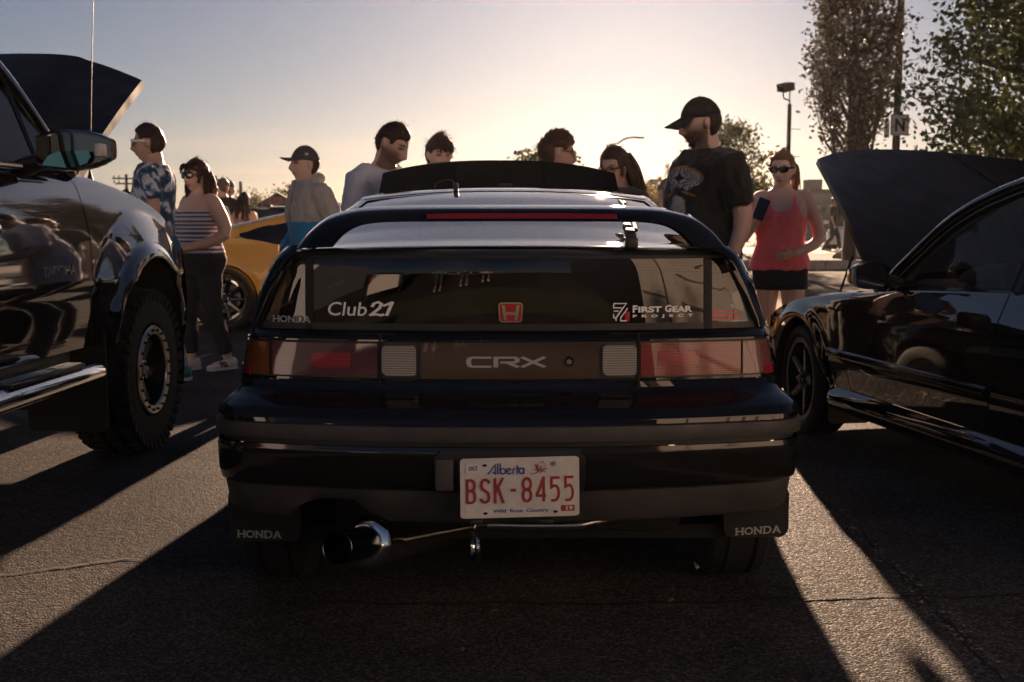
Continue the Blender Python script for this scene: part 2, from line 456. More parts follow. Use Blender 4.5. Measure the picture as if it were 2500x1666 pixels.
# open cracks in the asphalt: narrow dark gaps that wander
M_crack = pm('crack_shadow', (0.006, 0.006, 0.006), 0.95)
def crack(name, pts, w, seed):
    random.seed(seed); m = MB(); pl = []
    for i in range(len(pts) - 1):
        a, b = Vector(pts[i]), Vector(pts[i + 1]); n = max(3, int((b - a).length / 0.03))
        for k in range(n): pl.append(a.lerp(b, k / n))
    pl.append(Vector(pts[-1])); rows = []
    off = 0
    for i, p in enumerate(pl):
        t = (pl[min(i + 1, len(pl) - 1)] - pl[max(i - 1, 0)]).normalized(); nn = Vector((-t.y, t.x))
        off = off * 0.85 + random.gauss(0, 0.006); ww = w * random.uniform(0.3, 1.3)
        q = p + nn * off
        rows.append([Vector((q.x + nn.x * ww, q.y + nn.y * ww, 0.004)), Vector((q.x - nn.x * ww, q.y - nn.y * ww, 0.004))])
    m.grid(rows); return m.build(name, M_crack, ground, smooth=0)
def gp(px, py):
    """ground point under a pixel"""
    u = (px - 1250) / CAM_F; v = (833 - py) / CAM_F
    dz = v * math.cos(PITCH) - math.sin(PITCH); dy = v * math.sin(PITCH) + math.cos(PITCH)
    s = -CAM_H / dz
    return Vector((u * s, dy * s))
crack('crack', [gp(700, 1475), gp(1300, 1472), gp(1700, 1476), gp(2060, 1461), gp(2290, 1455), gp(2700, 1445)], 0.008, 3)
crack('crack', [gp(-200, 1225), gp(60, 1175), gp(330, 1120), gp(800, 1080)], 0.003, 5)
crack('crack', [gp(-100, 1420), gp(120, 1395), gp(300, 1370), gp(560, 1385)], 0.008, 8)
crack('crack', [gp(2010, 1220), gp(2180, 1395), gp(2330, 1540), gp(2480, 1700)], 0.005, 12)
# worn remains of a parking line beside the hatchback
def worn_paint():
    m = pm('worn_line_paint', (0.42, 0.36, 0.27), 0.7, var=0.3, vscale=40)
    nt = m.node_tree; L = nt.links; b = nt.nodes['Principled BSDF']; out = nt.nodes['Material Output']
    t = nt.nodes.new('ShaderNodeBsdfTransparent'); mx = nt.nodes.new('ShaderNodeMixShader')
    n = nt.nodes.new('ShaderNodeTexNoise'); n.inputs['Scale'].default_value = 24; n.inputs['Detail'].default_value = 8; n.inputs['Roughness'].default_value = 0.75
    tc = nt.nodes.new('ShaderNodeTexCoord'); L.new(tc.outputs['Object'], n.inputs['Vector'])
    mr = nt.nodes.new('ShaderNodeMapRange'); mr.inputs['From Min'].default_value = 0.54; mr.inputs['From Max'].default_value = 0.64
    L.new(n.outputs[0], mr.inputs[0]); L.new(mr.outputs[0], mx.inputs[0])
    L.new(t.outputs[0], mx.inputs[1]); L.new(b.outputs[0], mx.inputs[2]); L.new(mx.outputs[0], out.inputs[0])
    return m
M_line = worn_paint()
a, b = gp(1965, 1175), gp(2420, 1620)
t = (b - a).normalized(); nn = Vector((-t.y, t.x)); m = MB()
m.grid([[Vector((p.x + nn.x * w, p.y + nn.y * w, 0.003)) for w in (-0.035, 0.035)] for p in [a.lerp(b, k / 12) for k in range(-8, 13)]])
m.build('painted_line', M_line, ground, smooth=0)
# fallen leaves and grit
M_leaf_dead = pm('dry_leaf', (0.25, 0.17, 0.09), 0.7)
random.seed(21)
for px, py in [(1640, 1470), (1210, 1495), (900, 1190), (1130, 1590), (560, 1240), (2060, 1250), (1690, 1330)]:
    c = gp(px, py); m = MB(); an = random.uniform(0, 6); l = random.uniform(0.012, 0.022)
    ca, sa = math.cos(an), math.sin(an)
    prof = [(-1, 0, 0.1), (-.4, .35, .25), (.3, .3, .3), (1, 0, .15), (.3, -.32, .32), (-.4, -.35, .2)]
    m.add([(c.x + (u * ca - w * sa) * l, c.y + (u * sa + w * ca) * l, 0.004 + z * 0.012) for u, w, z in prof], [[0, 1, 2, 3], [0, 3, 4, 5]])
    m.build('fallen_leaf', M_leaf_dead, ground, smooth=0)
# ================================================================ the black hatchback seen from behind
CRX = empty('hatchback_car', (-0.005, 2.9, 0), R(0.8), 'black two-door hatchback with arched rear spoiler, its white plate facing the camera', 'car')
CRX_M = Matrix.Translation((-0.005, 2.9, 0)) @ Matrix.Rotation(R(0.8), 4, 'Z')
CRX_I = CRX_M.inverted()
def PL(px, py, y):
    """pixel at car-local distance y from the rear bumper -> car-local point"""
    return CRX_I @ P(px, py, 2.9 + y)

# plan outlines of the body by height: z, half width, rear y at the middle, rear y at the corner, corner radius
LV_VAL = [(0.335, .774, .075, .17, .13), (0.350, .781, .058, .15, .13), (0.420, .785, .042, .13, .12), (0.428, .784, .040, .13, .12)]
LV_BUM = [(0.429, .782, .032, .12, .12), (0.440, .788, .016, .10, .115), (0.470, .792, .006, .092, .11), (0.535, .793, .000, .086, .11), (0.549, .790, .004, .088, .11)]
LV_GRV = [(0.549, .780, .014, .098, .11), (0.563, .780, .014, .098, .11)]
LV_STR = [(0.5645, .783, .010, .092, .11), (0.566, .793, -.008, .08, .11), (0.585, .796, -.012, .076, .11), (0.604, .793, -.008, .08, .11), (0.606, .785, .008, .092, .11)]
LV_SHELF = [(0.6075, .789, .006, .086, .11), (0.622, .792, .012, .09, .11), (0.640, .786, .032, .105, .11), (0.655, .772, .062, .135, .105), (0.668, .757, .092, .165, .10), (0.682, .747, .112, .185, .10), (0.703, .743, .120, .195, .10)]
LV_TAIL = [(0.7045, .743, .121, .196, .10), (0.816, .722, .123, .198, .10)]
LV_TRIM = [(0.8175, .722, .120, .196, .10), (0.826, .722, .127, .204, .10), (0.838, .722, .152, .229, .10)]
LV_GLS = [(0.838, .722, .155, .231, .10), (0.95, .682, .153, .226, .095), (1.02, .645, .152, .222, .09), (1.040, .632, .162, .228, .085), (1.054, .612, .190, .248, .085)]

def plan(par, yf=0.46, wf=None, n1=14, n2=12, n3=6):
    w, yc, ye, r = par; wf = w if wf is None else wf
    a = w - r; pts = []
    for i in range(n1): x = a * i / n1; pts.append((x, yc + (ye - yc) * (x / a) ** 2.2))
    sl = 2.2 * (ye - yc) / a; t0 = math.atan(sl)
    # corner: quarter turn that starts along the bowed rear face
    for i in range(n2 + 1):
        t = t0 + (PI / 2 - t0) * i / n2
        pts.append((a + r * (math.sin(t) - math.sin(t0)) / (1 - math.sin(t0)), ye + r * (math.cos(t0) - math.cos(t)) / max(1e-6, math.cos(t0))))
    x1, y1 = pts[-1]
    for i in range(1, n3 + 1): pts.append((x1 + (wf - x1) * i / n3, y1 + (yf - y1) * i / n3))
    return [(-x, y) for x, y in pts[:0:-1]] + pts

def shell(name, levels, mat, yf=0.46, wf=None, parent=CRX, sub=1):
    rows = []
    for j in range(len(levels) - 1):
        for k in range(sub):
            t = k / sub; a, b = levels[j], levels[j + 1]
            rows.append([a[i] + (b[i] - a[i]) * t for i in range(5)])
    rows.append(list(levels[-1]))
    m = MB(); m.grid([[Vector((x, y, r[0])) for x, y in plan(r[1:], yf, wf)] for r in rows])
    return m.build(name, mat, parent, smooth=50)

class USurf:
    """arc-length point on the plan outline at height z (t = 0 in the middle of the rear)"""
    def __init__(s, levels, yf=0.6): s.lv = levels; s.yf = yf; s.cache = {}
    def line(s, z):
        k = round(z, 4)
        if k not in s.cache:
            p = np.array(plan(lerpt(s.lv, z), s.yf, n1=30, n2=24)); mid = len(p) // 2
            d = np.concatenate([[0], np.cumsum(np.hypot(*np.diff(p, axis=0).T))]); d -= d[mid]
            s.cache[k] = (p, d)
        return s.cache[k]
    def at(s, t, z, off=0.0):
        p, d = s.line(z)
        x, y = np.interp(t, d, p[:, 0]), np.interp(t, d, p[:, 1])
        e = 0.01; dx = np.interp(t + e, d, p[:, 0]) - np.interp(t - e, d, p[:, 0]); dy = np.interp(t + e, d, p[:, 1]) - np.interp(t - e, d, p[:, 1])
        l = math.hypot(dx, dy); return Vector((x + off * dy / l, y - off * dx / l, z))
    def patch(s, name, t0, t1, z0, z1, mat, off=0.004, thick=0.012, nt=16, nz=4, parent=CRX, round_=0.0):
        """a slab lying on the surface, standing proud by off"""
        front = []
        for j in range(nz + 1):
            z = z0 + (z1 - z0) * j / nz; row = []
            ins = 0.0
            if round_:
                dz = min(z - z0, z1 - z)
                if dz < round_: ins = round_ - math.sqrt(max(0, round_ ** 2 - (round_ - dz) ** 2))
            for i in range(nt + 1): row.append(s.at(t0 + ins + (t1 - t0 - 2 * ins) * i / nt, z, off))
            front.append(row)
        back = [[s.at(t0 + (t1 - t0) * i / nt, z0 + (z1 - z0) * j / nz, off - thick) for i in range(nt + 1)] for j in range(nz + 1)]
        m = MB(); m.slab(front, Vector((0, 0, 0))); N = (nz + 1) * (nt + 1)
        for j in range(nz + 1):
            for i in range(nt + 1): m.v[N + j * (nt + 1) + i] = back[j][i]
        return m.build(name, mat, parent, smooth=30)
S_TAIL, S_GLS, S_SHELF, S_BUM = USurf(LV_TAIL), USurf(LV_GLS, 0.75), USurf(LV_SHELF), USurf(LV_BUM)

# ---- bumper, valance (cut away for the exhaust), rub strip and shelf
def valance():
    m = MB(); rows = []
    pl = plan(LV_VAL[0][1:])
    for r in LV_VAL:
        row = []
        for x, y in plan(r[1:]):
            z = r[0]
            e = min(1, max(0, (x + 0.585) / 0.05)) * min(1, max(0, (-0.345 - x) / 0.06))   # the exhaust cut-out
            e = e * e * (3 - 2 * e)
            row.append(Vector((x, y, z + e * (0.428 - z) * 0.58)))
        rows.append(row)
    m.grid(rows); lip = [[p.copy() for p in rows[0]], [p + Vector((0, 0.03, 0.004)) for p in rows[0]]]
    m.grid(lip)
    return m.build('valance', M_plastic_grey, CRX, smooth=50)
valance()
bumper = shell('bumper', LV_BUM, M_paint2, sub=3)
shell('bumper_groove', LV_GRV, M_plastic, parent=bumper)
shell('rub_strip', LV_STR, M_plastic_grey, parent=bumper)
rear_panel = shell('rear_panel', LV_SHELF, M_paint, sub=3)
shell('lamp_housing', LV_TAIL, M_plastic, sub=2)
shell('window_trim', LV_TRIM, M_paint)
# seam that splits hatch from body
for sx in (-1, 1): S_TAIL.patch('hatch_seam', sx * .345 - .003, sx * .345 + .003, .690, .83, M_dark, off=.0065, thick=.01, nt=1, parent=rear_panel)

# ---- tail lamps
def lens_mat(name, col, stripes=70.0, rough=0.12, depth=0.35, along='Z'):
    m = pm(name, col, rough, coat=1.0, spec=0.15)
    nt = m.node_tree; L = nt.links; b = nt.nodes['Principled BSDF']
    tc = nt.nodes.new('ShaderNodeTexCoord'); w = nt.nodes.new('ShaderNodeTexWave'); w.bands_direction = along
    w.inputs['Scale'].default_value = stripes; w.inputs['Distortion'].default_value = 0.3
    L.new(tc.outputs['Object'], w.inputs['Vector'])
    mr = nt.nodes.new('ShaderNodeMapRange'); mr.inputs['To Min'].default_value = 1 - depth; mr.inputs['To Max'].default_value = 1 + depth
    L.new(w.outputs['Fac'], mr.inputs[0])
    mx = nt.nodes.new('ShaderNodeMix'); mx.data_type = 'RGBA'; mx.blend_type = 'MULTIPLY'; mx.inputs[0].default_value = 1
    mx.inputs[6].default_value = (*col, 1); L.new(mr.outputs[0], mx.inputs[7]); L.new(mx.outputs[2], b.inputs['Base Color'])
    bp = nt.nodes.new('ShaderNodeBump'); bp.inputs['Strength'].default_value = 0.15; bp.inputs['Distance'].default_value = 0.004
    L.new(w.outputs['Fac'], bp.inputs['Height']); L.new(bp.outputs[0], b.inputs['Normal'])
    return m
M_lens_red = lens_mat('red_lens', (0.20, 0.030, 0.028), 55)
M_lens_red_dark = lens_mat('smoked_red_lens', (0.085, 0.028, 0.04), 55, depth=0.1)
M_lens_core = lens_mat('reflector_lens', (0.27, 0.022, 0.03), 60)
M_lens_amber = lens_mat('amber_lens', (0.19, 0.055, 0.010), 50)
M_lens_pink = lens_mat('faded_corner_lens', (0.17, 0.06, 0.058), 60, along='X')
M_lens_white = lens_mat('clear_lens', (0.28, 0.265, 0.24), 48, depth=0.35)
M_garnish = pm('garnish_panel', (0.05, 0.028, 0.028), 0.12, coat=1.0, spec=0.6)
zt, zb = 0.805, 0.717
lampL = S_TAIL.patch('tail_lamp', -.648, -.352, zb, zt, M_lens_red_dark, nt=10); lampL['label'] = 'smoked dark red left tail lamp'
S_TAIL.patch('reflector', -.535, -.425, zb + .024, zt - .026, M_lens_core, off=.0065, thick=.004, nt=4, parent=lampL)
S_TAIL.patch('lamp_divider', -.656, -.648, zb, zt, M_dark, off=.0045, nt=1, parent=lampL)
amb = S_TAIL.patch('turn_signal_lens', -.86, -.656, zb, zt, M_lens_amber, nt=16); amb['label'] = 'amber turn signal at the left corner'
lampR = S_TAIL.patch('tail_lamp', .352, .636, zb, zt, M_lens_red, nt=10); lampR['label'] = 'bright ribbed red right tail lamp'
S_TAIL.patch('reflector', .40, .515, zb + .028, zt - .024, M_lens_core, off=.0065, thick=.004, nt=4, parent=lampR)
S_TAIL.patch('lamp_divider', .636, .642, zb, zt, M_dark, off=.0045, nt=1, parent=lampR)
cr_ = S_TAIL.patch('turn_signal_lens', .642, .86, zb, zt, M_lens_pink, nt=16); cr_['label'] = 'faded pink turn signal at the right corner'
for sx in (-1, 1):
    q = S_TAIL.patch('reversing_lamp', sx * .294 - .05, sx * .294 + .05, zb - .002, zt + .001, M_plastic, off=.0035, nt=6, nz=10, round_=0.016)
    S_TAIL.patch('clear_lens', sx * .294 - .046, sx * .294 + .046, zb + .003, zt - .004, M_lens_white, off=.0065, thick=.006, nt=6, nz=10, parent=q, round_=0.013)
    S_TAIL.patch('side_marker', sx * .80 - .09, sx * .80 + .08, zb - .004, zb + .02, M_lens_core, off=.0066, thick=.004, nt=6, parent=(lampL if sx < 0 else lampR))
gar = S_TAIL.patch('centre_garnish', -.236, .236, zb - .006, zt + .003, M_garnish, off=.004, nt=12)
for z0, z1 in ((.7062, .7125), (.8115, .8155)):
    S_TAIL.patch('lamp_trim', -.86, .86, z0, z1, M_paint, off=.0055, thick=.01, nt=60, nz=1)
# model lettering on the garnish, wide capitals
crx_strokes = [[(1.0, .93), (.22, .93), (.1, .85), (.06, .6), (.06, .4), (.1, .15), (.22, .07), (1.0, .07)],
               [(1.18, 0), (1.18, .93), (1.95, .93), (2.06, .8), (2.06, .6), (1.95, .47), (1.35, .47)], [(1.62, .47), (2.12, .02)],
               [(2.24, .98), (3.2, .02)], [(2.24, .02), (3.2, .98)]]
cv, cf = strokes(crx_strokes, .2); cv = [(a / 3.25, b, l) for a, b, l in cv]
def on_surf(S, t0, t1, z0, z1, off, tilt=0.0):
    def f(u, v, lift):
        return S.at(t0 + (t1 - t0) * u, z0 + (z1 - z0) * v + tilt * (u - .5), off + lift)
    return f
letter_mesh('model_lettering', (cv, cf), on_surf(S_TAIL, -.112, .097, .744, .772, .0055), M_silver, gar)
lk = MB(); c = S_TAIL.at(.158, .759, .005)
lk.lathe([(.0, -.006), (.009, -.006), (.0095, -.002), (.0135, -.004), (.0145, 0), (.0145, .004)], c, 'Y', 20); lko = lk.build('hatch_lock', M_plastic, CRX)
MB().lathe([(0, -.0075), (.0065, -.0075), (.007, -.0055)], c, 'Y', 16).build('key_cylinder', M_chrome, lko)

# ---- upright rear window: black band, panes, corner panes
S_GLS.patch('window_frame', -.80, .80, .8385, .856, M_plastic, off=.002, thick=.012, nt=50, nz=2)
fr = S_GLS.patch('window_frame', -.71, .71, 1.030, 1.054, M_plastic, off=.002, thick=.012, nt=50, nz=3)
for sx in (-1, 1):
    m = MB(); rows = []
    for j in range(9):
        z = .8385 + (1.0535 - .8385) * j / 8; k = (z - .8385) / .215
        tc_ = sx * .546
        rows.append([S_GLS.at(tc_ + w, z, .0035) for w in (-.011, -.004, .004, .011)])
    m.slab(rows, Vector((0, .014, 0))).build('window_divider', M_flap, CRX)
def pane(name, tf0, tf1, z0, z1, mat, nt=24, nz=8, off=0.0):
    m = MB(); rows = []
    for j in range(nz + 1):
        z = z0 + (z1 - z0) * j / nz; a, b = tf0(z), tf1(z)
        rows.append([S_GLS.at(a + (b - a) * i / nt, z, off) for i in range(nt + 1)])
    return m.grid(rows).build(name, mat, CRX, smooth=60)
def tdiv(z): return .546
pane('rear_window', lambda z: -tdiv(z) + .01, lambda z: tdiv(z) - .01, .855, 1.031, M_glass)
pane('corner_window', lambda z: tdiv(z) + .008, lambda z: .70 - .12 * (z - .8385) / .215, .855, 1.031, M_glass, nt=14)
pane('corner_window', lambda z: -.70 + .12 * (z - .8385) / .215, lambda z: -tdiv(z) - .008, .855, 1.031, M_glass, nt=14)
# body-coloured corner pillars round the window
for sx in (-1, 1):
    m = MB(); rows = []
    for j in range(11):
        z = .8385 + (1.060 - .8385) * j / 10; k = (z - .8385) / .215
        t0_ = .695 - .115 * k
        rows.append([S_GLS.at(sx * (t0_ + w), z, o) for w, o in ((0, .002), (.008, .010), (.04, .012), (.10, .010), (.2, .010), (.36, .010))])
    m.grid(rows).build('corner_pillar', M_paint, CRX, smooth=60)
# lettering on the panes
def glass_text(name, text, px0, px1, py0, py1, mat, bold=.0, shear=0.0, gf=None, tilt=0.0, yy=.16):
    a = PL(px0, py1, yy); b = PL(px1, py0, yy)
    return letter_mesh(name, gf or glyphs(text, bold, shear), on_surf(S_GLS, a.x, b.x, a.z, b.z, .0022, tilt), mat, CRX)
M_decal_grey = pm('grey_vinyl', (0.34, 0.34, 0.34), 0.5)
M_decal_red = pm('faded_red_vinyl', (0.6, 0.13, 0.13), 0.45)
M_red = pm('enamel_red', (0.42, 0.02, 0.022), 0.25, coat=0.6)
glass_text('maker_lettering', '', 655, 757, 772, 788, M_decal_grey, gf=slab_word('HONDA'), yy=.20)
glass_text('club_lettering', 'Club', 794, 893, 739, 773, M_white, bold=.008, shear=.14, yy=.16)
cl21 = strokes([[(0.12, .62), (.2, .88), (.38, .98), (.5, .85), (.42, .55), (.12, .12), (.02, .02)], [(.0, .04), (.3, .1), (.48, .02), (.6, .12)], [(.56, .7), (.98, 1.0)], [(.94, .98), (.7, .0)]], .14)
glass_text('club_lettering', '', 899, 961, 738, 772, M_white, gf=cl21, yy=.16)
glass_text('sponsor_lettering', 'F', 1547, 1559, 747, 765, M_white, bold=.04, yy=.16)
glass_text('sponsor_lettering', 'IRST', 1561, 1621, 750, 765, M_white, bold=.04, yy=.16)
glass_text('sponsor_lettering', 'G', 1629, 1646, 747, 765, M_white, bold=.04, yy=.16)
glass_text('sponsor_lettering', 'EAR', 1648, 1700, 750, 765, M_white, bold=.04, yy=.16)
glass_text('sponsor_lettering', 'P R O J E C T', 1547, 1702, 770, 779, M_white, bold=.012, space=1) if False else glass_text('sponsor_lettering', 'P  R  O  J  E  C  T', 1547, 1702, 770, 779, M_white, bold=.045, yy=.16)
zig = strokes([[(.0, .95), (.78, .95), (.1, .1)], [(.0, .95), (.0, .72), (.5, .72)], [(.62, .78), (.16, .22), (.16, .02)], [(.0, .55), (.32, .55)], [(.0, .4), (.0, .2), (.14, .2)], [(.86, .7), (.44, .2), (.44, .03), (.8, .03)]], .065)
glass_text('sponsor_emblem', '', 1499, 1540, 740, 786, M_white, gf=zig, yy=.16)
glass_text('sponsor_numeral', '1', 1527, 1540, 762, 786, M_red, bold=.03, yy=.16)
si = strokes([[(1.0, .92), (.14, .92), (.06, .82), (.06, .62), (.14, .52), (.9, .52), (.97, .42), (.97, .18), (.9, .08), (.02, .08)], [(1.3, .0), (1.3, .66)], [(1.3, .8), (1.3, 1.0)]], .2)
si = ([(a / 1.42, b, l) for a, b, l in si[0]], si[1])
glass_text('trim_lettering', '', 1744, 1815, 760, 784, M_decal_red, gf=si, yy=.20)
# red emblem with a chrome H
a_ = PL(1216, 787, .16); b_ = PL(1277, 738, .16)
S_em = on_surf(S_GLS, a_.x, b_.x, a_.z, b_.z, .004)
def rrect(x0, x1, y0, y1, r, n=5, taper=0.0):
    out = []
    for cx, cy, a0 in ((x1 - r, y0 + r, -90), (x1 - r, y1 - r, 0), (x0 + r, y1 - r, 90), (x0 + r, y0 + r, 180)):
        out += [(cx + r * math.cos(R(a0 + 90 * i / n)) , cy + r * math.sin(R(a0 + 90 * i / n))) for i in range(n + 1)]
    return [(.5 + (u - .5) * (1 - taper * (1 - v)), v) for u, v in out]
def plate_on(name, poly, mp, mat, parent, lift):
    m = MB(); n = len(poly)
    v = [mp(u, w, lift) for u, w in poly] + [mp(u, w, -.003) for u, w in poly]
    m.add(v, [list(range(n))] + [[(i + 1) % n, i, n + i, n + (i + 1) % n] for i in range(n)])
    return m.build(name, mat, parent, smooth=30)
emb = plate_on('emblem', rrect(0, 1, 0, 1, .16, taper=.08), S_em, M_chrome, CRX, .002)
plate_on('enamel_field', rrect(.05, .95, .06, .94, .13, taper=.08), S_em, M_red, emb, .003)
hs = strokes([{'p': [(.2, .88), (.3, .12)], 'w': .12}, {'p': [(.8, .88), (.7, .12)], 'w': .12}, {'p': [(.3, .45), (.7, .45)], 'w': .14}], .12)
letter_mesh('emblem_letter', hs, lambda u, v, l: S_em(u, v, .0042 + l), M_chrome, emb)

# ---- licence plate in its recess
rec = S_BUM.patch('plate_recess', -.197, .195, .425, .543, M_plastic, off=.004, thick=.012, nt=8, nz=6, round_=.02)
PLATE_Y = -.022
c0 = PL(1123, 1120.5, PLATE_Y); c1 = PL(1414, 1114.5, PLATE_Y); c2 = PL(1415, 1259.5, PLATE_Y); c3 = PL(1124.5, 1267, PLATE_Y)
def plate_map(u, v, lift):
    p = (c3.lerp(c2, u)).lerp(c0.lerp(c1, u), v)
    return Vector((p.x, PLATE_Y - lift + 0.006 * math.sin(v * 2.6) * (u - .4), p.z))
def plate_material():
    m = pm('plate_paint', (0.62, 0.60, 0.57), 0.38, var=0.10, vscale=30, bump=.25, bscale=26)
    return m
M_plate = plate_material()
plate = plate_on('licence_plate', rrect(0, 1, 0, 1, .045, n=5), plate_map, M_plate, CRX, .0)
M_prim = pm('raised_red_paint', (0.33, 0.035, 0.035), 0.4, var=.15, vscale=40)
M_blue = pm('plate_blue', (0.02, 0.055, 0.25), 0.4)
def ptext(name, text, u0, u1, v0, v1, mat, bold=0.0, shear=0, gf=None, lift=.0012, raised=False):
    g_ = gf or glyphs(text, bold, shear)
    mp = lambda u, v, l: plate_map(u0 + (u1 - u0) * u, v0 + (v1 - v0) * v, lift + l)
    return letter_mesh(name, g_, mp, mat, plate)
def pz(zx, zy):  # position in the enlarged crop -> plate u, v
    return (zx - 160) / 1955.0, 1 - (zy - 190 + (zx - 160) * 0.02) / 975.0
def big(ch, x0, x1, y0, y1, st):
    u0, v0 = pz(x0, y1); u1, v1 = pz(x1, y0)
    asp = (x1 - x0) / (y1 - y0)
    sc = [[(a * asp, b) for a, b in s] for s in st]
    v, f = strokes(sc, .105); v = [(a / asp, b, l) for a, b, l in v]
    ptext('plate_character', '', u0, u1, v0, v1, M_prim, gf=(v, f), lift=.002)
A8a, A8b = arc(.5, .72, .38, .23, 0, 360, 18), arc(.5, .28, .38, .24, 0, 360, 18)
five = [[(.95, .95), (.14, .95), (.14, .57), (.4, .63), (.62, .62), (.8, .52), (.86, .35), (.82, .2), (.66, .08), (.4, .04), (.1, .05)]]
big('B', 255, 418, 512, 920, [[(.12, 0), (.12, 1)], [(.05, .95), (.55, .95), (.8, .88), (.86, .75), (.8, .6), (.55, .53), (.12, .53)], [(.5, .53), (.82, .46), (.9, .3), (.84, .12), (.6, .05), (.05, .05)]])
big('S', 485, 650, 508, 915, [[(.9, .8), (.84, .9), (.62, .955), (.36, .95), (.16, .85), (.12, .7), (.24, .58), (.55, .5), (.8, .42), (.9, .26), (.82, .11), (.58, .045), (.34, .05), (.14, .12), (.08, .2)]])
big('K', 712, 880, 495, 915, [[(.12, 0), (.12, 1)], [(.14, .44), (.9, 1)], [(.42, .62), (.92, 0)]])
big('-', 985, 1075, 655, 735, [[(0, .5), (1, .5)]]) if False else ptext('plate_character', '', *[w for w in (pz(985, 725)[0], pz(1075, 725)[0], pz(985, 725)[1], pz(985, 678)[1])], M_prim, gf=([(0, 0), (1, 0), (1, 1), (0, 1)], [[0, 1, 2, 3]]), lift=.002)
big('8', 1170, 1340, 485, 903, [A8a, A8b])
big('4', 1405, 1565, 480, 893, [[(.78, 0), (.78, 1)], [(.8, .96), (.06, .24)], [(.02, .24), (1.0, .24)]])
big('5', 1635, 1800, 478, 893, five)
big('5', 1865, 2030, 470, 888, five)
def zt_(name, text, x0, x1, y0, y1, mat, bold=0.0, gf=None, lift=.0012):
    u0, v0 = pz(x0, y1); u1, v1 = pz(x1, y0); return ptext(name, text, u0, u1, v0, v1, mat, bold, gf=gf, lift=lift)
alb = strokes([[(.0, .02), (.22, .92)], [(.0, .02), (.03, .02)], [(.1, .36), (.2, .04)], [(.265, 0), (.265, 1)]], .05)
ab = [({'p': [(a * 3.2, b) for a, b in s], 'w': .12}) for s in [[(.0, .02), (.2, .9), (.2, .04), (.12, .22)], [(.265, 0.02), (.265, 1)]] +
      [[(.335, 1), (.335, .05)], arc(.41, .28, .068, .25, 0, 360, 14), [(.5, .22), (.63, .4)] , arc(.57, .28, .068, .25, 40, 330, 12), [(.69, .0), (.69, .5)], arc(.74, .3, .05, .22, 180, 90, 5), [(.805, 0), (.805, .8)], [(.77, .55), (.86, .55)], arc(.92, .28, .065, .25, 0, 360, 14), [(.985, .0), (.985, .55)]]]
v_, f_ = strokes(ab, .12); zt_('province_lettering', '', 620, 1215, 255, 445, M_blue, gf=([(a / 3.2, b, l) for a, b, l in v_], f_))
zt_('motto_lettering', 'Wild  Rose  Country', 700, 1605, 995, 1090, M_blue, bold=.012)
M_stk = pm('sticker_white', (0.68, 0.66, 0.62), 0.45)
q = zt_('month_sticker', '', 250, 478, 268, 415, M_stk, gf=([(0, 0), (1, 0), (1, 1), (0, 1)], [[0, 1, 2, 3]]), lift=.0016)
zt_('month_lettering', 'OCT', 305, 450, 305, 378, M_blue, bold=.02, lift=.0028)
zt_('year_sticker', '', 1815, 2035, 945, 1048, M_prim, gf=([(0, 0), (1, 0), (1, 1), (0, 1)], [[0, 1, 2, 3]]), lift=.0026)
zt_('year_lettering', '19', 1895, 2003, 958, 1032, M_stk, bold=.03, lift=.0042)
zt_('old_sticker', '', 245, 405, 965, 1130, M_stk, gf=([(0, 0), (1, 0), (1, 1), (0, 1)], [[0, 1, 2, 3]]), lift=.0012)
M_rose = pm('rose_print', (0.25, 0.05, 0.06), 0.5)
rose = [{'p': arc(.62, .62, .22, .26, 0, 360, 14), 'w': .03}, {'p': [(.62, .88), (.72, 1.0)], 'w': .06}, {'p': [(.0, .02), (.35, .1), (.5, .3), (.62, .62)], 'w': .06}, {'p': [(.45, .2), (.3, .75)], 'w': .1}, {'p': [(.5, .25), (.2, .4)], 'w': .07}, {'p': [(.6, .3), (.95, .42)], 'w': .07}, {'p': [(.6, .25), (.85, .15)], 'w': .07}, {'p': [(.4, .62), (.84, .62)], 'w': .02}, {'p': [(.6, .36), (.55, .08)], 'w': .06}]
zt_('flower_print', '', 1310, 1610, 225, 445, M_rose, gf=strokes(rose, .04))
for zx, zy in ((563, 297), (570, 1080), (1720, 1058)):
    u, v = pz(zx, zy); plate_on('bolt_slot', [(u + .02 * math.cos(t), v + .022 * math.sin(t)) for t in [2 * PI * i / 12 for i in range(12)]], plate_map, M_dark, plate, .001)
u, v = pz(1690, 272); p = plate_map(u, v, 0)
MB().lathe([(0, -.006), (.004, -.006), (.0065, -.003), (.007, 0)], p, 'Y', 14).build('plate_bolt', M_alu, plate)
for zx in (415, 1570):
    u, v = pz(zx, 1185); p = plate_map(u, v, 0)
    MB().box(p + Vector((0, 0, -.004)), (.034, .02, .012), bev=.003).build('plate_clip', M_plastic, plate)
bx = PL(1085, 1160, -.002); MB().box(bx, (.05, .02, .085), bev=.008).build('plate_lamp', M_plastic_grey, CRX)

# ---- sloping hatch glass, roof and pillars
TOP = [(.190, 1.052, .570, 1.046), (.215, 1.060, .572, 1.050), (.36, 1.076, .575, 1.058), (.6, 1.116, .572, 1.082), (.9, 1.174, .558, 1.132), (1.1, 1.210, .546, 1.170), (1.2, 1.224, .538, 1.186), (1.30, 1.236, .530, 1.203), (1.37, 1.247, .526, 1.214), (1.7, 1.266, .528, 1.233), (2.05, 1.262, .532, 1.228), (2.2, 1.246, .536, 1.21)]
def top_row(y, inset=0.0, n=18, lift=0.0):
    zc, w, ze = lerpt(TOP, y); w -= inset
    return [Vector((w * s, y, ze + (zc - ze) * (1 - abs(s) ** 2.4) + lift)) for s in [(-1 + 2 * i / n) for i in range(n + 1)]]
m = MB(); m.grid([top_row(y, .03, lift=.001) for y in np.linspace(.214, 1.27, 30)]); m.build('hatch_window', M_glass_hatch, CRX, smooth=60)
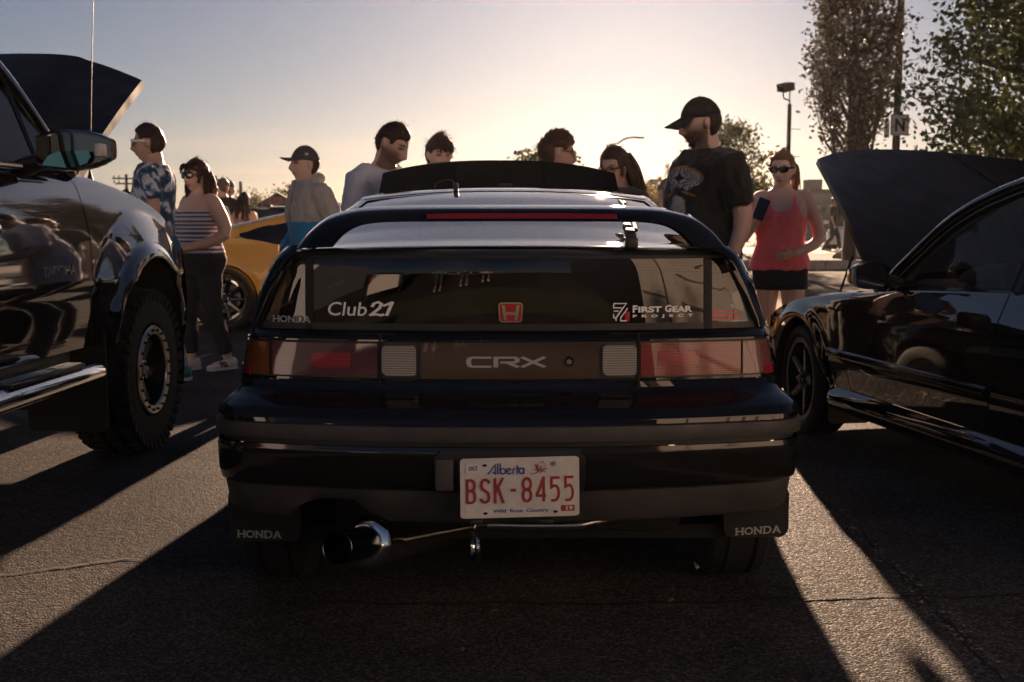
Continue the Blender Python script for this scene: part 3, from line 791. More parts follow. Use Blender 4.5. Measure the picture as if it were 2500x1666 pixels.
def strip(name, y0, y1, mat, lift=.003, inset=0.0, n=4):
    m = MB(); m.grid([top_row(y, inset, lift=lift) for y in np.linspace(y0, y1, n)]); return m.build(name, mat, CRX, smooth=60)
strip('hatch_edge', .188, .226, M_gloss)
roof = strip('roof', 1.30, 2.2, M_paint, n=16)
strip('roof_seam', 1.262, 1.298, M_gloss, lift=.001)
# side pillars sweeping from the roof to the tail
for sx in (-1, 1):
    m = MB(); rows = []
    for y in np.linspace(.190, 2.2, 34):
        zc, w, ze = lerpt(TOP, y)
        k = min(1, max(0, (y - .19) / .9)); wo = .035 + .01 * k
        rows.append([Vector((sx * (w - .034), y, ze + .006)), Vector((sx * (w - .012), y, ze + .004)), Vector((sx * (w + .012), y, ze - .008)), Vector((sx * (w + wo), y, ze - .03)), Vector((sx * (w + wo + .012), y, ze - .055))])
    m.grid(rows).build('roof_rail', M_paint, CRX, smooth=60)
    m = MB(); rows = []
    for y in np.linspace(.78, 2.5, 16):
        zc, w, ze = lerpt(TOP, min(y, 2.2)); ze -= max(0, y - 2.2) * .85
        rows.append([Vector((sx * (w + .047), y, ze - .052)), Vector((sx * (.5 * (w + .047) + .5 * .73 + .01), y, .5 * (ze - .052) + .43)), Vector((sx * .735, y, .86))])
    m.grid(rows).build('side_window', M_glass_hatch, CRX, smooth=60)
# roof-edge aerial clamp
c = PL(1113, 459, 1.34); MB().box(c + Vector((0, 0, .004)), (.018, .03, .03), bev=.004).build('roof_clamp', M_plastic, CRX)
c = PL(1275, 456, 1.5); MB().box(PL(1235, 452, 1.95), (.05, .03, .012), bev=.003).build('roof_vent', M_plastic, CRX)
# ---- arched spoiler on the hatch
inner = [(811, 604), (836, 576), (865, 557), (900, 547), (960, 542.5), (1100, 541.5), (1250, 541)]
outer = [(721, 607), (752, 571), (790, 541), (830, 525), (900, 513.5), (1050, 509.5), (1250, 509)]
def half(pts, ys):
    q = [PL(px, py, y) for (px, py), y in zip(pts, ys)]; return spline(q, 5)
ys_i = [.215, .230, .245, .257, .265, .270, .272]; ys_o = [.230, .255, .275, .290, .300, .305, .308]
hi, ho = half(inner, ys_i), half(outer, ys_o)
x_mid = hi[-1].x
mir = lambda p: Vector((2 * x_mid - p.x, p.y, p.z))
hi = hi + [mir(p) for p in hi[-2::-1]]; ho = ho + [mir(p) for p in ho[-2::-1]]
rings = []; nsp = len(hi)
for i, (a, b) in enumerate(zip(hi, ho)):
    s = i / (nsp - 1); leg = max(0, 1 - min(s, 1 - s) / .16)
    fwd = Vector((0, .13 - .02 * leg, .018 - .01 * leg))
    d = (b - a); m1, m2 = a + d * .1, a + d * .9
    rings.append([a + Vector((0, .012, 0)), m1 + Vector((0, -.002, 0)), a.lerp(b, .5) + Vector((0, -.004, 0)), m2 + Vector((0, -.001, 0)), b + Vector((0, .014, 0.0)), b + d * .04 + fwd * .5, b - d * .25 + fwd, a + d * .05 + fwd * .85])
sp = MB().rings(rings, True).build('spoiler', M_paint, CRX, smooth=70)
M_brake = lens_mat('brake_strip_lens', (0.22, 0.012, 0.012), 60, along='X')
rows = []
for k in range(41):
    px = 1042 + (1506 - 1042) * k / 40
    i_ = min(range(nsp), key=lambda q_: abs(hi[q_].x - PL(px, 528, .29).x)); a, b = hi[i_], ho[i_]; xx = PL(px, 528, .29).x
    rows.append([Vector((xx, a.y + (b.y - a.y) * f_ - .0065, a.z + (b.z - a.z) * f_)) for f_ in (.22, .62)])
MB().slab(rows, Vector((0, .02, 0))).build('brake_light_strip', M_brake, sp, smooth=0)
# ---- rear wiper standing on the hatch edge
wp = MB(); b0 = PL(1543, 604, .22)
wp.box(b0 + Vector((0, .012, .012)), (.034, .036, .03), bev=.006).box(b0 + Vector((.001, .05, .034)), (.028, .07, .022), Euler((.25, 0, 0)), bev=.006).box(b0 + Vector((.001, .12, .05)), (.024, .06, .02), Euler((.25, 0, 0)), bev=.005)
wpo = wp.build('wiper', M_plastic, CRX)
wa = MB(); wa.tube([b0 + Vector((.02, .09, .045)), b0 + Vector((.04, .35, .085)), b0 + Vector((.03, .62, .135))], [.007, .006, .005], 8); 
for k in range(4): wa.box(b0 + Vector((.04, .28 + .1 * k, .074 + .017 * k)), (.016, .03, .014), Euler((.18, 0, 0)), bev=.003)
wa.build('wiper_blade', M_plastic, wpo)
# ---- body sides, nose, floor
def side(sx):
    m = MB(); rows = []
    for y in np.linspace(.45, 3.66, 60):
        arch = 0
        for yw in (.74, 3.04):
            d_ = abs(y - yw)
            if d_ < .33: arch = max(arch, .30 + math.sqrt(max(0, .33 ** 2 - d_ ** 2)))
        zb_ = max(.30 if .5 < y < 3.3 else .34, arch); row = []
        nose = max(0, (y - 3.0) / .66); rear = max(0, (.75 - y) / .3)
        for k in range(13):
            z = zb_ + (.848 - nose * .12 - zb_) * k / 12
            w = smooth_t([(.25, .77), (.42, .79), (.55, .815), (.66, .812), (.78, .78), (.86, .735)], z)
            w -= .10 * nose ** 2.2 + rear * (w - lerpt(LV_BUM + LV_STR + LV_SHELF + LV_TAIL + LV_TRIM, min(.838, max(.43, z)))[0]) * min(1, rear) * .9
            if arch and z < arch + .05: w += .006
            row.append(Vector((sx * w, y, z)))
        rows.append(row)
    return m.grid(rows).build('body_side', M_paint, CRX, smooth=60)
side(1); side(-1)
m = MB(); rows = []
for z, ins in ((.24, .0), (.30, .02), (.5, .05), (.6, .04), (.70, .0), (.73, -.03)):
    rows.append([Vector((x, 3.66 + ins + .14 * (1 - (abs(x) / .72) ** 2.5), z)) for x in np.linspace(-.72, .72, 17)])
m.grid(rows).build('front_bumper', M_paint, CRX, smooth=60)
m = MB(); m.box((0, 2.0, .22), (1.36, 3.2, .04)).box((0, 3.35, .66), (1.3, .55, .04)).box((0, .55, .32), (1.0, .5, .16), bev=.04); m.build('underbody', M_dark, CRX)
MB().box((0, .62, .80), (1.24, .8, .03)).build('load_floor', M_interior, CRX)
MB().box((0, 2.86, .80), (1.3, .12, .3)).build('bulkhead', M_interior, CRX)
# cabin: seats and dashboard just visible through the glass
for sx in (-1, 1):
    st = MB(); st.box((sx * .34, 1.55, .62), (.46, .5, .16), bev=.05, seg=3).box((sx * .34, 1.28, .84), (.44, .14, .56), Euler((.25, 0, 0)), bev=.05, seg=3)
    s_ = st.build('seat', M_interior, CRX); MB().box((sx * .34, 1.2, 1.10), (.24, .09, .15), bev=.035, seg=3).build('headrest', M_interior, s_)
MB().box((0, 2.45, .82), (1.3, .34, .18), bev=.05).build('dashboard', M_interior, CRX)
# windscreen and raised bonnet
m = MB(); m.grid([[Vector((x * (1 - .12 * k), 2.9 - .7 * k, .88 + .34 * k)) for x in np.linspace(-.68, .68, 9)] for k in np.linspace(0, 1, 6)]); m.build('windscreen', M_glass_hatch, CRX, smooth=60)
def hood_pt(u, v):
    """u across, v from hinge to the raised front edge"""
    yL = 2.86 + .60 * v; z = .87 + .558 * v
    wdt = .66 * (1 - .04 * v) - .05 * max(0, v - .8) ** 1.2
    bow = (1 - abs(u) ** 2.6)
    return Vector((u * wdt - .018, yL + .02 * bow - .10 * (1 - bow) * v, z + (.075 * bow - .045) * (.3 + .7 * v) + .005))
m = MB(); rows = [[hood_pt(u, v) for u in np.linspace(-1, 1, 25)] for v in np.linspace(0, 1, 12)]
bon = m.slab(rows, Vector((0, .022, -.016))).build('bonnet', M_hood, CRX, smooth=50)
m = MB(); q = [PL(px, py, 3.18) + Vector((0, -.045, 0)) for px, py in [(1060, 465), (1066, 450), (1078, 443), (1095, 440.5), (1106, 442), (1109, 452), (1109, 466)]]
m.tube(spline(q, 4), .004, 6).build('washer_pipe', M_plastic_grey, bon)
for sx in (-.38, .38):
    m = MB(); m.tube([hood_pt(sx, v) + Vector((0, -.002, .002)) for v in np.linspace(.05, .97, 8)], .005, 6); m.build('bonnet_crease', M_paint, bon)

# ---- mud flaps, tyres, exhaust, tow ring, pipes
def flap(px0, px1, py0, py1, sx):
    a = PL(px0, py1, .36); b = PL(px1, py0, .36); m = MB()
    poly = rrect(a.x, b.x, a.z, b.z + .09, .028); y0 = .36
    m.prism(poly, 'Y', y0, y0 + .012)
    return m.build('mud_flap', M_flap, CRX)
fl = flap(562, 735, 1262, 1320, -1)
f2 = flap(1768, 1928, 1262, 1314, 1)
def flat_text(name, gf, pA, pB, mat, parent, tilt=0.0):
    letter_mesh(name, gf, lambda u, v, l: Vector((pA.x + (pB.x - pA.x) * u, .3565 - l, pA.z + (pB.z - pA.z) * v + tilt * (u - .5))), mat, parent)
flat_text('maker_lettering', slab_word('HONDA'), PL(582, 1311, .357), PL(691, 1293, .357), M_silver, fl, -.003)
flat_text('maker_lettering', slab_word('HONDA'), PL(1797, 1306, .357), PL(1910, 1288, .357), M_silver, f2, .009)
def tyre_mesh(rad, width, n=48, tread=True, rim_r=.6):
    """tyre about the X axis with rounded shoulders and grooves"""
    m = MB(); w = width / 2; r0 = rad * rim_r
    prof = [(r0, -w * .86), (r0 * 1.06, -w * .98), (rad * .84, -w * 1.02), (rad * .94, -w * .94), (rad * .985, -w * .8), (rad, -w * .55), (rad, -w * .5), (rad * .975, -w * .47), (rad * .975, -w * .40), (rad, -w * .37), (rad, w * .0), (rad, w * .37), (rad * .975, w * .40), (rad * .975, w * .47), (rad, w * .5), (rad, w * .55), (rad * .985, w * .8), (rad * .94, w * .94), (rad * .84, w * 1.02), (r0 * 1.06, w * .98), (r0, w * .86)]
    m.lathe(prof, (0, 0, 0), 'X', n); return m
for sx in (-1, 1):
    for yy in (.74, 3.04):
        wh = tyre_mesh(.285, .195).xf(Matrix.Translation((sx * .71, yy, .285))).build('tyre', M_rubber, CRX, smooth=30)
        m = MB(); m.lathe([(.02, sx * .06), (.05, sx * .05), (.13, sx * .03), (.165, sx * .06), (.175, sx * .085)], (sx * .71, yy, .285), 'X', 24); m.build('rim', M_alu, wh)
ex = MB()
e0 = PL(823, 1338, .0); e1 = PL(900, 1324, .15); ax = (e1 - e0).normalized()
def axis_lathe(prof, c, ax, n=28):
    q = Vector((0, 0, 1)).rotation_difference(ax).to_matrix().to_4x4(); mm = MB(); mm.lathe(prof, (0, 0, 0), 'Z', n); return mm.xf(Matrix.Translation(c) @ q)
ln = (e1 - e0).length
M_burnt = pm('blued_steel', (0.10, 0.125, 0.15), 0.2, metal=1.0)
exo = axis_lathe([(.0425, .10), (.0425, .001), (.0435, 0), (.0445, .001), (.045, ln + .02)], e0, ax).build('exhaust_tip', M_burnt, CRX)
axis_lathe([(.045, ln - .014), (.060, ln - .012), (.070, ln - .004), (.072, ln + .008), (.070, ln + .020), (.061, ln + .03), (.061, ln + .45), (.03, ln + .47)], e0, ax).build('silencer', M_chrome, exo)
axis_lathe([(0, .098), (.041, .098)], e0, ax).build('exhaust_bore', M_dark, exo)
axis_lathe([(.0, ln + .3), (.02, ln + .3), (.02, ln + .5)], e0, ax, 12).build('exhaust_hanger', M_dark, exo)
m = MB(); m.tube([PL(940, 1328, .2), PL(1060, 1304, .24), PL(1180, 1282, .3), PL(1330, 1262, .5)], .004, 8); m.build('highlight_rod', M_alu, CRX)  # thin bright rod in place of the highlight along the silencer pipe
m = MB(); m.tube(spline([PL(1190, 1281, .22), PL(1300, 1283, .22), PL(1405, 1282, .22), PL(1440, 1276, .23), PL(1500, 1262, .26), PL(1560, 1240, .34)], 4), .012, 10); m.build('cross_pipe', M_alu, CRX)
tow = MB(); tc0 = PL(1160, 1335, .04)
tow.lathe([(.035, -.005), (.045, -.004), (.047, 0), (.045, .004), (.035, .005), (.033, 0)], (0, 0, 0), 'X', 24, closed=True).xf(Matrix.Translation(tc0) @ Matrix.Rotation(R(12), 4, 'Z'))
tow.box(tc0 + Vector((0, .03, .065)), (.008, .03, .06), bev=.002); tow.build('tow_ring', M_chrome, CRX)
# ================================================================ shared vehicle builders
def side_panel(name, y0, y1, zb, zt, wf, sx, mat, parent, ny=16, nz=14, turn=None):
    m = MB(); rows = []
    for y in np.linspace(y0, y1, ny):
        a, b = zb(y), zt(y); row = []
        for k in range(nz + 1):
            z = a + (b - a) * k / nz; row.append(Vector((sx * wf(y, z), y, z)))
        if turn:
            tx, tz = turn(y); row.append(Vector((row[-1].x - sx * tx * .3, y, b + tz * .7))); row.append(Vector((row[-1].x - sx * tx, y, b + tz)))
        rows.append(row)
    m.grid(rows)
    # edges folded inwards so that panel gaps read as gaps
    for r in (rows[0], rows[-1]):
        m.grid([r, [p - Vector((sx * .03, 0, 0)) for p in r]])
    return m.build(name, mat, parent, smooth=55)

def wheel_thing(parent, c, rad, width, rim_r, sx, spokes, style, mats, nuts=6, steer=0.0, tread=False):
    """tyre (> tread) and rim (> spokes, nuts) as parts of the vehicle; sx = side the face looks to"""
    M = Matrix.Translation(c) @ Matrix.Rotation(steer, 4, 'Z')
    m = tyre_mesh(rad, width, 56, rim_r=rim_r * 1.04 / rad); m.xf(M); ty = m.build('tyre', M_rubber, parent, smooth=30)
    w = width / 2
    if tread:
        t = MB(); n = 40
        for k in range(n):
            for row, (x, dx, dl, tw) in enumerate([(-.80, .34, .034, .0), (-.30, .36, .04, .35), (.22, .36, .04, -.35), (.76, .40, .036, .0)]):
                a = 2 * PI * (k + (row % 2) * .5) / n
                Q = Matrix.Rotation(a, 4, 'X') @ Matrix.Translation((x * w, 0, rad * (1.0 if abs(x) < .5 else .975))) @ Matrix.Rotation(tw, 4, 'Z')
                t.box((0, 0, 0), (dx * w, dl * (1.25 if k % 2 else .95), .034), bev=0)
                nn = 8; t.v[-nn:] = [M @ (Q @ p) for p in t.v[-nn:]]
            if k % 1 == 0:   # shoulder lugs running down the sidewall
                a = 2 * PI * (k + .5) / n
                for s_ in (-1, 1):
                    Q = Matrix.Rotation(a, 4, 'X') @ Matrix.Translation((s_ * w * .99, 0, rad * .91)) @ Matrix.Rotation(s_ * .25, 4, 'Y')
                    t.box((0, 0, 0), (.016, .03 if k % 2 else .042, .07)); t.v[-8:] = [M @ (Q @ p) for p in t.v[-8:]]
        to = t.build('tread_blocks', M_rubber, ty, smooth=0); to['kind'] = 'stuff'
    f = sx
    rimp = {'beadlock': [(rim_r * .82, f * w * .96), (rim_r * .84, f * w * 1.02), (rim_r * 1.0, f * w * 1.04), (rim_r * 1.03, f * w * .98)],
            'sport': [(rim_r * .90, f * w * .80), (rim_r * .92, f * w * .90), (rim_r * .97, f * w * .93), (rim_r * 1.03, f * w * .90)]}[style]
    barrel = MB().lathe([(rim_r * .82, f * w * .95), (rim_r * .78, f * w * .2), (rim_r * .76, -f * w * .8), (rim_r * .2, -f * w * .8)], (0, 0, 0), 'X', 40).xf(M).build('rim_barrel', mats['barrel'], ty)
    rim = MB().lathe(rimp, (0, 0, 0), 'X', 56).xf(M).build('rim', mats['lip'], parent)
    if style == 'beadlock':
        for k in range(20):
            a = 2 * PI * (k + .3) / 20
            MB().lathe([(0, f * .010), (.005, f * .009), (.007, f * .004), (.007, 0)], (f * w * 1.035, math.cos(a) * rim_r * .92, math.sin(a) * rim_r * .92), 'X', 8).xf(M).build('ring_bolt', mats['bolt'], rim)
    for k in range(spokes):
        a = 2 * PI * k / spokes + .3
        sp_ = MB(); r0, r1 = rim_r * .22, rim_r * .88
        wd0, wd1 = (rim_r * .16, rim_r * .13) if style == 'beadlock' else (rim_r * .15, rim_r * .07)
        xin, xout = (f * w * .42, f * w * .62) if style == 'beadlock' else (f * w * .66, f * w * .84)
        rings = []
        for t_ in (0, .3, .65, 1):
            rr = r0 + (r1 - r0) * t_; wd = wd0 + (wd1 - wd0) * t_; xx = xin + (xout - xin) * t_
            if style == 'sport' and t_ == .3: wd *= .8
            rings.append([Vector((xx - f * .03, -wd, rr)), Vector((xx - f * .004, -wd, rr)), Vector((xx + f * .006, -wd * .5, rr)), Vector((xx + f * .006, wd * .5, rr)), Vector((xx - f * .004, wd, rr)), Vector((xx - f * .03, wd, rr))])
        sp_.rings(rings); sp_.xf(M @ Matrix.Rotation(a, 4, 'X')).build('spoke', mats['spoke'], rim, smooth=30)
    hx = f * w * (.45 if style == 'beadlock' else .68)
    MB().lathe([(0, hx + f * .03), (rim_r * .1, hx + f * .028), (rim_r * .16, hx + f * .012), (rim_r * .26, hx), (rim_r * .30, hx - f * .03)], (0, 0, 0), 'X', 28).xf(M).build('hub', mats['hub'], rim)
    for k in range(nuts):
        a = 2 * PI * k / nuts
        MB().lathe([(0, f * .03), (.008, f * .028), (.009, 0)], (hx - f * .002, math.cos(a) * rim_r * .21, math.sin(a) * rim_r * .21), 'X', 8).xf(M).build('lug_nut', M_chrome, rim)
    # brake disc behind the spokes
    MB().lathe([(rim_r * .1, 0), (rim_r * .62, 0), (rim_r * .62, -f * .02)], (-f * w * .1, 0, 0), 'X', 36).xf(M).build('brake_disc', mats.get('disc', M_alu), rim)
    return rim

# ================================================================ lifted pickup on the left
TRK = empty('pickup_truck', (-2.709, 5.7406, 0), R(-2.5), 'lifted black pickup truck on chunky tyres with its bonnet raised, at the left edge', 'truck')
M_tpaint = pm('charcoal_paint', (0.010, 0.010, 0.011), 0.05, coat=1.0, spec=0.6, coat_rough=.03)
M_tpaint.node_tree.nodes['Principled BSDF'].inputs['Coat IOR'].default_value = 1.75
AY, AZ = -.05, .44
def t_w(y, z):
    w = smooth_t([(.45, .84), (.58, .868), (.70, .880), (.80, .882), (.86, .902), (.90, .895), (.98, .894), (1.05, .889), (1.12, .879), (1.19, .864), (1.25, .846), (1.29, .830), (1.33, .80)], z)
    r = math.hypot(y - AY, (z - AZ) * .96)
    if y > -.62:
        b = math.exp(-((r - .50) / .075) ** 2) * .075 if r > .44 else .075 * max(0, 1 - (.5 - r) / .2)
        if r > .5: b = max(b, .05 * max(0, 1 - (r - .5) / .22))
        w += b
    if y > .3: w -= .18 * (y - .3) ** 1.6
    return w
def t_arch(y):
    d = abs(y - AY)
    if d < .46: return AZ + math.sqrt(.46 ** 2 - d ** 2) * 1.12
    return None
def t_zb(y):
    a = t_arch(y)
    if a: return max(a, .60 if y < 0 else .56)
    return .58
def t_zt(y): return smooth_t([(-1.0, 1.335), (-.67, 1.335), (-.536, 1.330), (-.267, 1.295), (.072, 1.235), (.285, 1.165), (.40, 1.10), (.62, 1.0)], y)
side_panel('front_fender', -.655, .62, t_zb, t_zt, t_w, 1, M_tpaint, TRK, ny=60, nz=26, turn=lambda y: (.10, .012))
# inner wheel arch
m = MB(); m.grid([[Vector((x, AY + math.cos(a) * .462, AZ + math.sin(a) * .462 * 1.12)) for x in (.935, .5, .35)] for a in np.linspace(-.35, PI + .35, 24)]); m.build('wheel_arch_liner', M_dark, TRK, smooth=0)
door = side_panel('front_door', -1.86, -.664, lambda y: .58, lambda y: 1.335, t_w, 1, M_tpaint, TRK, ny=24, nz=22, turn=lambda y: (.04, .004))
side_panel('rear_door', -2.9, -1.868, lambda y: .58, lambda y: 1.335, t_w, 1, M_tpaint, TRK, ny=12, nz=16, turn=lambda y: (.04, .004))
side_panel('bed_side', -4.4, -2.91, lambda y: max(.6, .44 + math.sqrt(max(0, .46 ** 2 - (y + 3.55) ** 2)) * 1.1), lambda y: 1.36, lambda y, z: t_w(-2, z), 1, M_tpaint, TRK, ny=30, nz=12)
for nm, y0, y1 in (('cab_far_side', -2.9, .6), ('bed_far_side', -4.4, -2.91)):
    side_panel(nm, y0, y1, lambda y: .6, lambda y: t_zt(y) if y > -.7 else 1.335, lambda y, z: t_w(-2, z) - .0, -1, M_tpaint, TRK, ny=14, nz=6)
# door furniture
m = MB(); rows = [[Vector((.868, y, 1.337)), Vector((.874, y, 1.346)), Vector((.862, y, 1.354))] for y in np.linspace(-1.85, -.80, 8)]
m.grid(rows).build('window_moulding', M_chrome, door)
MB().box((.915, -1.62, 1.10), (.03, .2, .035), bev=.012).build('door_handle', M_tpaint, door)
def side_text(name, gf, y0, y1, z0, z1, wf, sx, mat, parent, depth=.006):
    v, f = gf; n = len(v)
    # reads left to right seen from outside
    def q(u, w_, o):
        yy = (y0 + (y1 - y0) * u); zz = z0 + (z1 - z0) * w_
        return Vector((sx * (wf(yy, zz) + o), yy, zz))
    edge = {}
    for fc in f:
        for i in range(len(fc)):
            e = (fc[i], fc[(i + 1) % len(fc)])
            if (e[1], e[0]) in edge: edge[(e[1], e[0])] = None
            else: edge[e] = 1
    vv = [q(p[0], p[1], depth) for p in v] + [q(p[0], p[1], 0) for p in v]
    ff = list(f) + [[e[1], e[0], n + e[0], n + e[1]] for e, k in edge.items() if k]
    return obj(name, vv, ff, mat, parent, smooth=25, normals=False)
side_text('model_lettering', glyphs('TACOMA', .02), -1.15, -.84, .905, .948, t_w, 1, M_chrome, door)
# lower body: sill, running board with a step pad, brackets
MB().box((.80, -1.9, .545), (.1, 2.2, .07), bev=.02).build('sill', M_plastic, TRK)
rb = MB(); rb.tube([(.99, -.93, .50), (1.0, -1.02, .505), (1.0, -2.7, .505), (.97, -2.8, .50)], .058, 16, flat=.75); rbo = rb.build('running_board', M_chrome, TRK, smooth=60)
stp = MB(); stp.box((1.0, -1.42, .552), (.085, .62, .016), bev=.006); 
stp.build('step_pad', M_plastic, rbo)
for k in range(5):
    MB().box((.972 + .014 * k, -1.42, .562), (.005, .6, .008), bev=.002).build('tread_rib', M_chrome, rbo)
for y in (-1.1, -2.4): MB().box((.86, y, .50), (.24, .05, .05), bev=.01).build('board_bracket', M_dark, rbo)
fl_ = MB(); poly = rrect(.55, .915, .185, .66, .03); fl_.prism(poly, 'Y', -.60, -.585); fl_.build('mud_flap', M_flap, TRK)
# wheels
TW = dict(lip=M_alu, bolt=M_dark, barrel=pm('dark_barrel', (.03, .03, .03), .4, metal=.6), spoke=pm('machined_grey', (.22, .21, .2), .35, metal=.8), hub=pm('hub_metal', (.3, .29, .28), .3, metal=.9))
wheel_thing(TRK, (.80, AY, .395), .395, .27, .215, 1, 6, 'beadlock', TW, tread=True)
wheel_thing(TRK, (.80, -3.55, .395), .395, .27, .215, 1, 6, 'beadlock', TW)
for yy in (AY, -3.55): tyre_mesh(.395, .27).xf(Matrix.Translation((-.80, yy, .395))).build('tyre', M_rubber, TRK)
MB().box((0, -1.8, .52), (1.5, 5.0, .12)).build('chassis', M_dark, TRK)
MB().box((0, -3.6, .8), (1.6, 1.5, .06)).build('bed_floor', M_dark, TRK)
# nose: bumper, lamp, grille
m = MB(); rows = []
for z, ins in ((.50, .0), (.58, .04), (.74, .06), (.86, .03), (.98, 0)): rows.append([Vector((x, .64 + ins + .16 * (1 - (abs(x) / .88) ** 3), z)) for x in np.linspace(-.86, .86, 19)])
m.grid(rows).build('front_bumper', M_tpaint, TRK, smooth=60)
M_lampglass = pm('lamp_glass', (.6, .58, .54), .05, coat=1, spec=.8)
m = MB(); m.grid([[Vector((.85 - .03 * k - .02 * j, .36 + .10 * k, .99 + .05 * j)) for k in range(4)] for j in range(4)]); m.build('headlamp', M_lampglass, TRK, smooth=60)
MB().box((0, .76, 1.02), (1.2, .05, .2), bev=.02).build('grille', M_chrome, TRK)
MB().box((0, .1, .9), (1.3, .9, .1)).build('engine', M_dark, TRK)
MB().box((0, -.58, 1.1), (1.4, .06, .45)).build('firewall', M_dark, TRK)
# raised bonnet
def thood(u, v):
    au = abs(u); k = max(0, (au - .45) / .55)
    y1, z1 = .66 - .20 * k ** 1.3, 2.015 - .135 * k ** 1.2 - .01 * au
    y0, z0 = -.44, 1.335 - .02 * au
    bulge = .03 * max(0, 1 - (au / .5) ** 4)
    return Vector((u * .735, y0 + (y1 - y0) * v - bulge * .6, z0 + (z1 - z0) * v + bulge * .8 + .02 * math.sin(v * PI)))
m = MB(); bon2 = m.slab([[thood(u, v) for u in np.linspace(-1, 1, 33)] for v in np.linspace(0, 1, 14)], Vector((.0, .03, -.035))).build('bonnet', M_hood, TRK, smooth=40)
MB().tube([(.55, -.1, 1.2), (.6, .25, 1.75)], .008, 8).build('bonnet_prop', M_dark, bon2)
# cab: pillars, roof, glass
for sx in (1, -1):
    p_ = [Vector((sx * .80, -.66, 1.335)), Vector((sx * .795, -.73, 1.385)), Vector((sx * .71, -1.03, 1.70)), Vector((sx * .64, -1.30, 1.865)), Vector((sx * .62, -1.8, 1.90)), Vector((sx * .62, -2.7, 1.88)), Vector((sx * .70, -2.92, 1.36))]
    MB().tube(spline(p_, 5), .042, 10, flat=.8).build('roof_pillar', M_tpaint, TRK, smooth=60)
    wrow = []
    for y in np.linspace(-2.85, -.80, 14):
        zt2 = float(np.interp(y, [-2.9, -2.7, -1.8, -1.3, -1.03, -.73], [1.4, 1.86, 1.88, 1.84, 1.69, 1.385])); k = np.linspace(0, 1, 4)
        wrow.append([Vector((sx * (.845 + (.645 - .845) * (q * (zt2 - 1.34) / .54)), y, 1.34 + (zt2 - 1.34) * q)) for q in k])
    MB().grid(wrow).build('side_window', M_glass_open, TRK, smooth=60)
    for y, w_ in ((-1.87, .05), (-1.02, .018)):
        z2 = 1.88 if y < -1.5 else 1.68
        MB().tube([(sx * .842, y, 1.34), (sx * (.65 if y < -1.5 else .72), y - .01, z2)], w_ * .6, 8).build('window_post', M_gloss, TRK)
MB().grid([[Vector((x, y, 1.90 + .03 * (1 - (x / .62) ** 2))) for x in np.linspace(-.62, .62, 9)] for y in np.linspace(-1.3, -2.7, 6)]).build('roof', M_tpaint, TRK)
MB().grid([[Vector((u * (.76 + (.60 - .76) * k), -.62 - .68 * k, 1.34 + .52 * k + .02 * (1 - u * u))) for u in np.linspace(-1, 1, 9)] for k in np.linspace(0, 1, 5)]).build('windscreen', M_glass_clear, TRK)
MB().grid([[Vector((u * .62, -2.8, 1.36 + .5 * k)) for u in (-1, 0, 1)] for k in (0, 1)]).build('rear_window', M_glass_clear, TRK)
MB().box((0, -.86, 1.28), (1.4, .42, .16), bev=.06).build('dashboard', M_interior, TRK)
for sx in (-1, 1):
    s_ = MB().box((sx * .38, -1.85, 1.22), (.5, .16, .66), Euler((.2, 0, 0)), bev=.06, seg=3).build('seat', M_interior, TRK)
    MB().box((sx * .38, -1.95, 1.62), (.27, .1, .18), bev=.04, seg=3).build('headrest', M_interior, s_)
MB().lathe([(.175, -.012), (.188, 0), (.175, .012), (.163, 0)], (0, 0, 0), 'Z', 28, closed=True).xf(Matrix.Translation((-.38, -1.12, 1.32)) @ Matrix.Rotation(R(65), 4, 'X')).build('steering_wheel', M_interior, TRK)
# door mirror: shell, glass, indicator, arm
mm = MB(); rings = []
for t_, x in enumerate(np.linspace(0, 1, 9)):
    s = math.sin(PI * (.12 + .80 * x)) ** .45
    cx = .93 + .285 * x
    zz0, zz1 = 1.402 - .085 * s + .01 * x, 1.402 + .082 * s
    yc_, yd = -1.21 + .02 * x, .10 * s
    ring = []
    for k in range(20):
        a = 2 * PI * k / 20; ca, sa = math.cos(a), math.sin(a)
        ca = math.copysign(abs(ca) ** .65, ca); sa = math.copysign(abs(sa) ** .65, sa)
        ring.append(Vector((cx, yc_ + yd * .75 * max(ca, -.5), (zz0 + zz1) / 2 + (zz1 - zz0) / 2 * sa)))
    rings.append(ring)
mir_ = mm.rings(rings).build('door_mirror', M_tpaint, TRK, smooth=60)
M_mirror = pm('mirror_sky_teal', (.13, .36, .40), .02, metal=1)  # teal of the mirrored sky put into the glass colour
poly = [(.968, 1.335), (.975, 1.352), (.995, 1.378), (1.03, 1.393), (1.13, 1.398), (1.155, 1.396), (1.158, 1.372), (1.145, 1.35), (1.11, 1.337), (1.03, 1.328)]
gl = MB(); gl.prism(poly, 'Y', -1.272, -1.262); gl.xf(Matrix.Translation((0, 0, 0))).build('mirror_glass', M_mirror, mir_)
MB().box((1.185, -1.235, 1.40), (.035, .06, .055), bev=.012).build('indicator', M_lampglass, mir_)
MB().tube([(.845, -1.12, 1.345), (.90, -1.17, 1.355), (.97, -1.20, 1.37)], [.04, .034, .03], 10).build('mirror_arm', M_plastic, mir_)
MB().add([(.852, -.78, 1.34), (.852, -1.05, 1.34), (.80, -.96, 1.45)], [[0, 1, 2]]).build('mirror_sail', M_plastic, door)
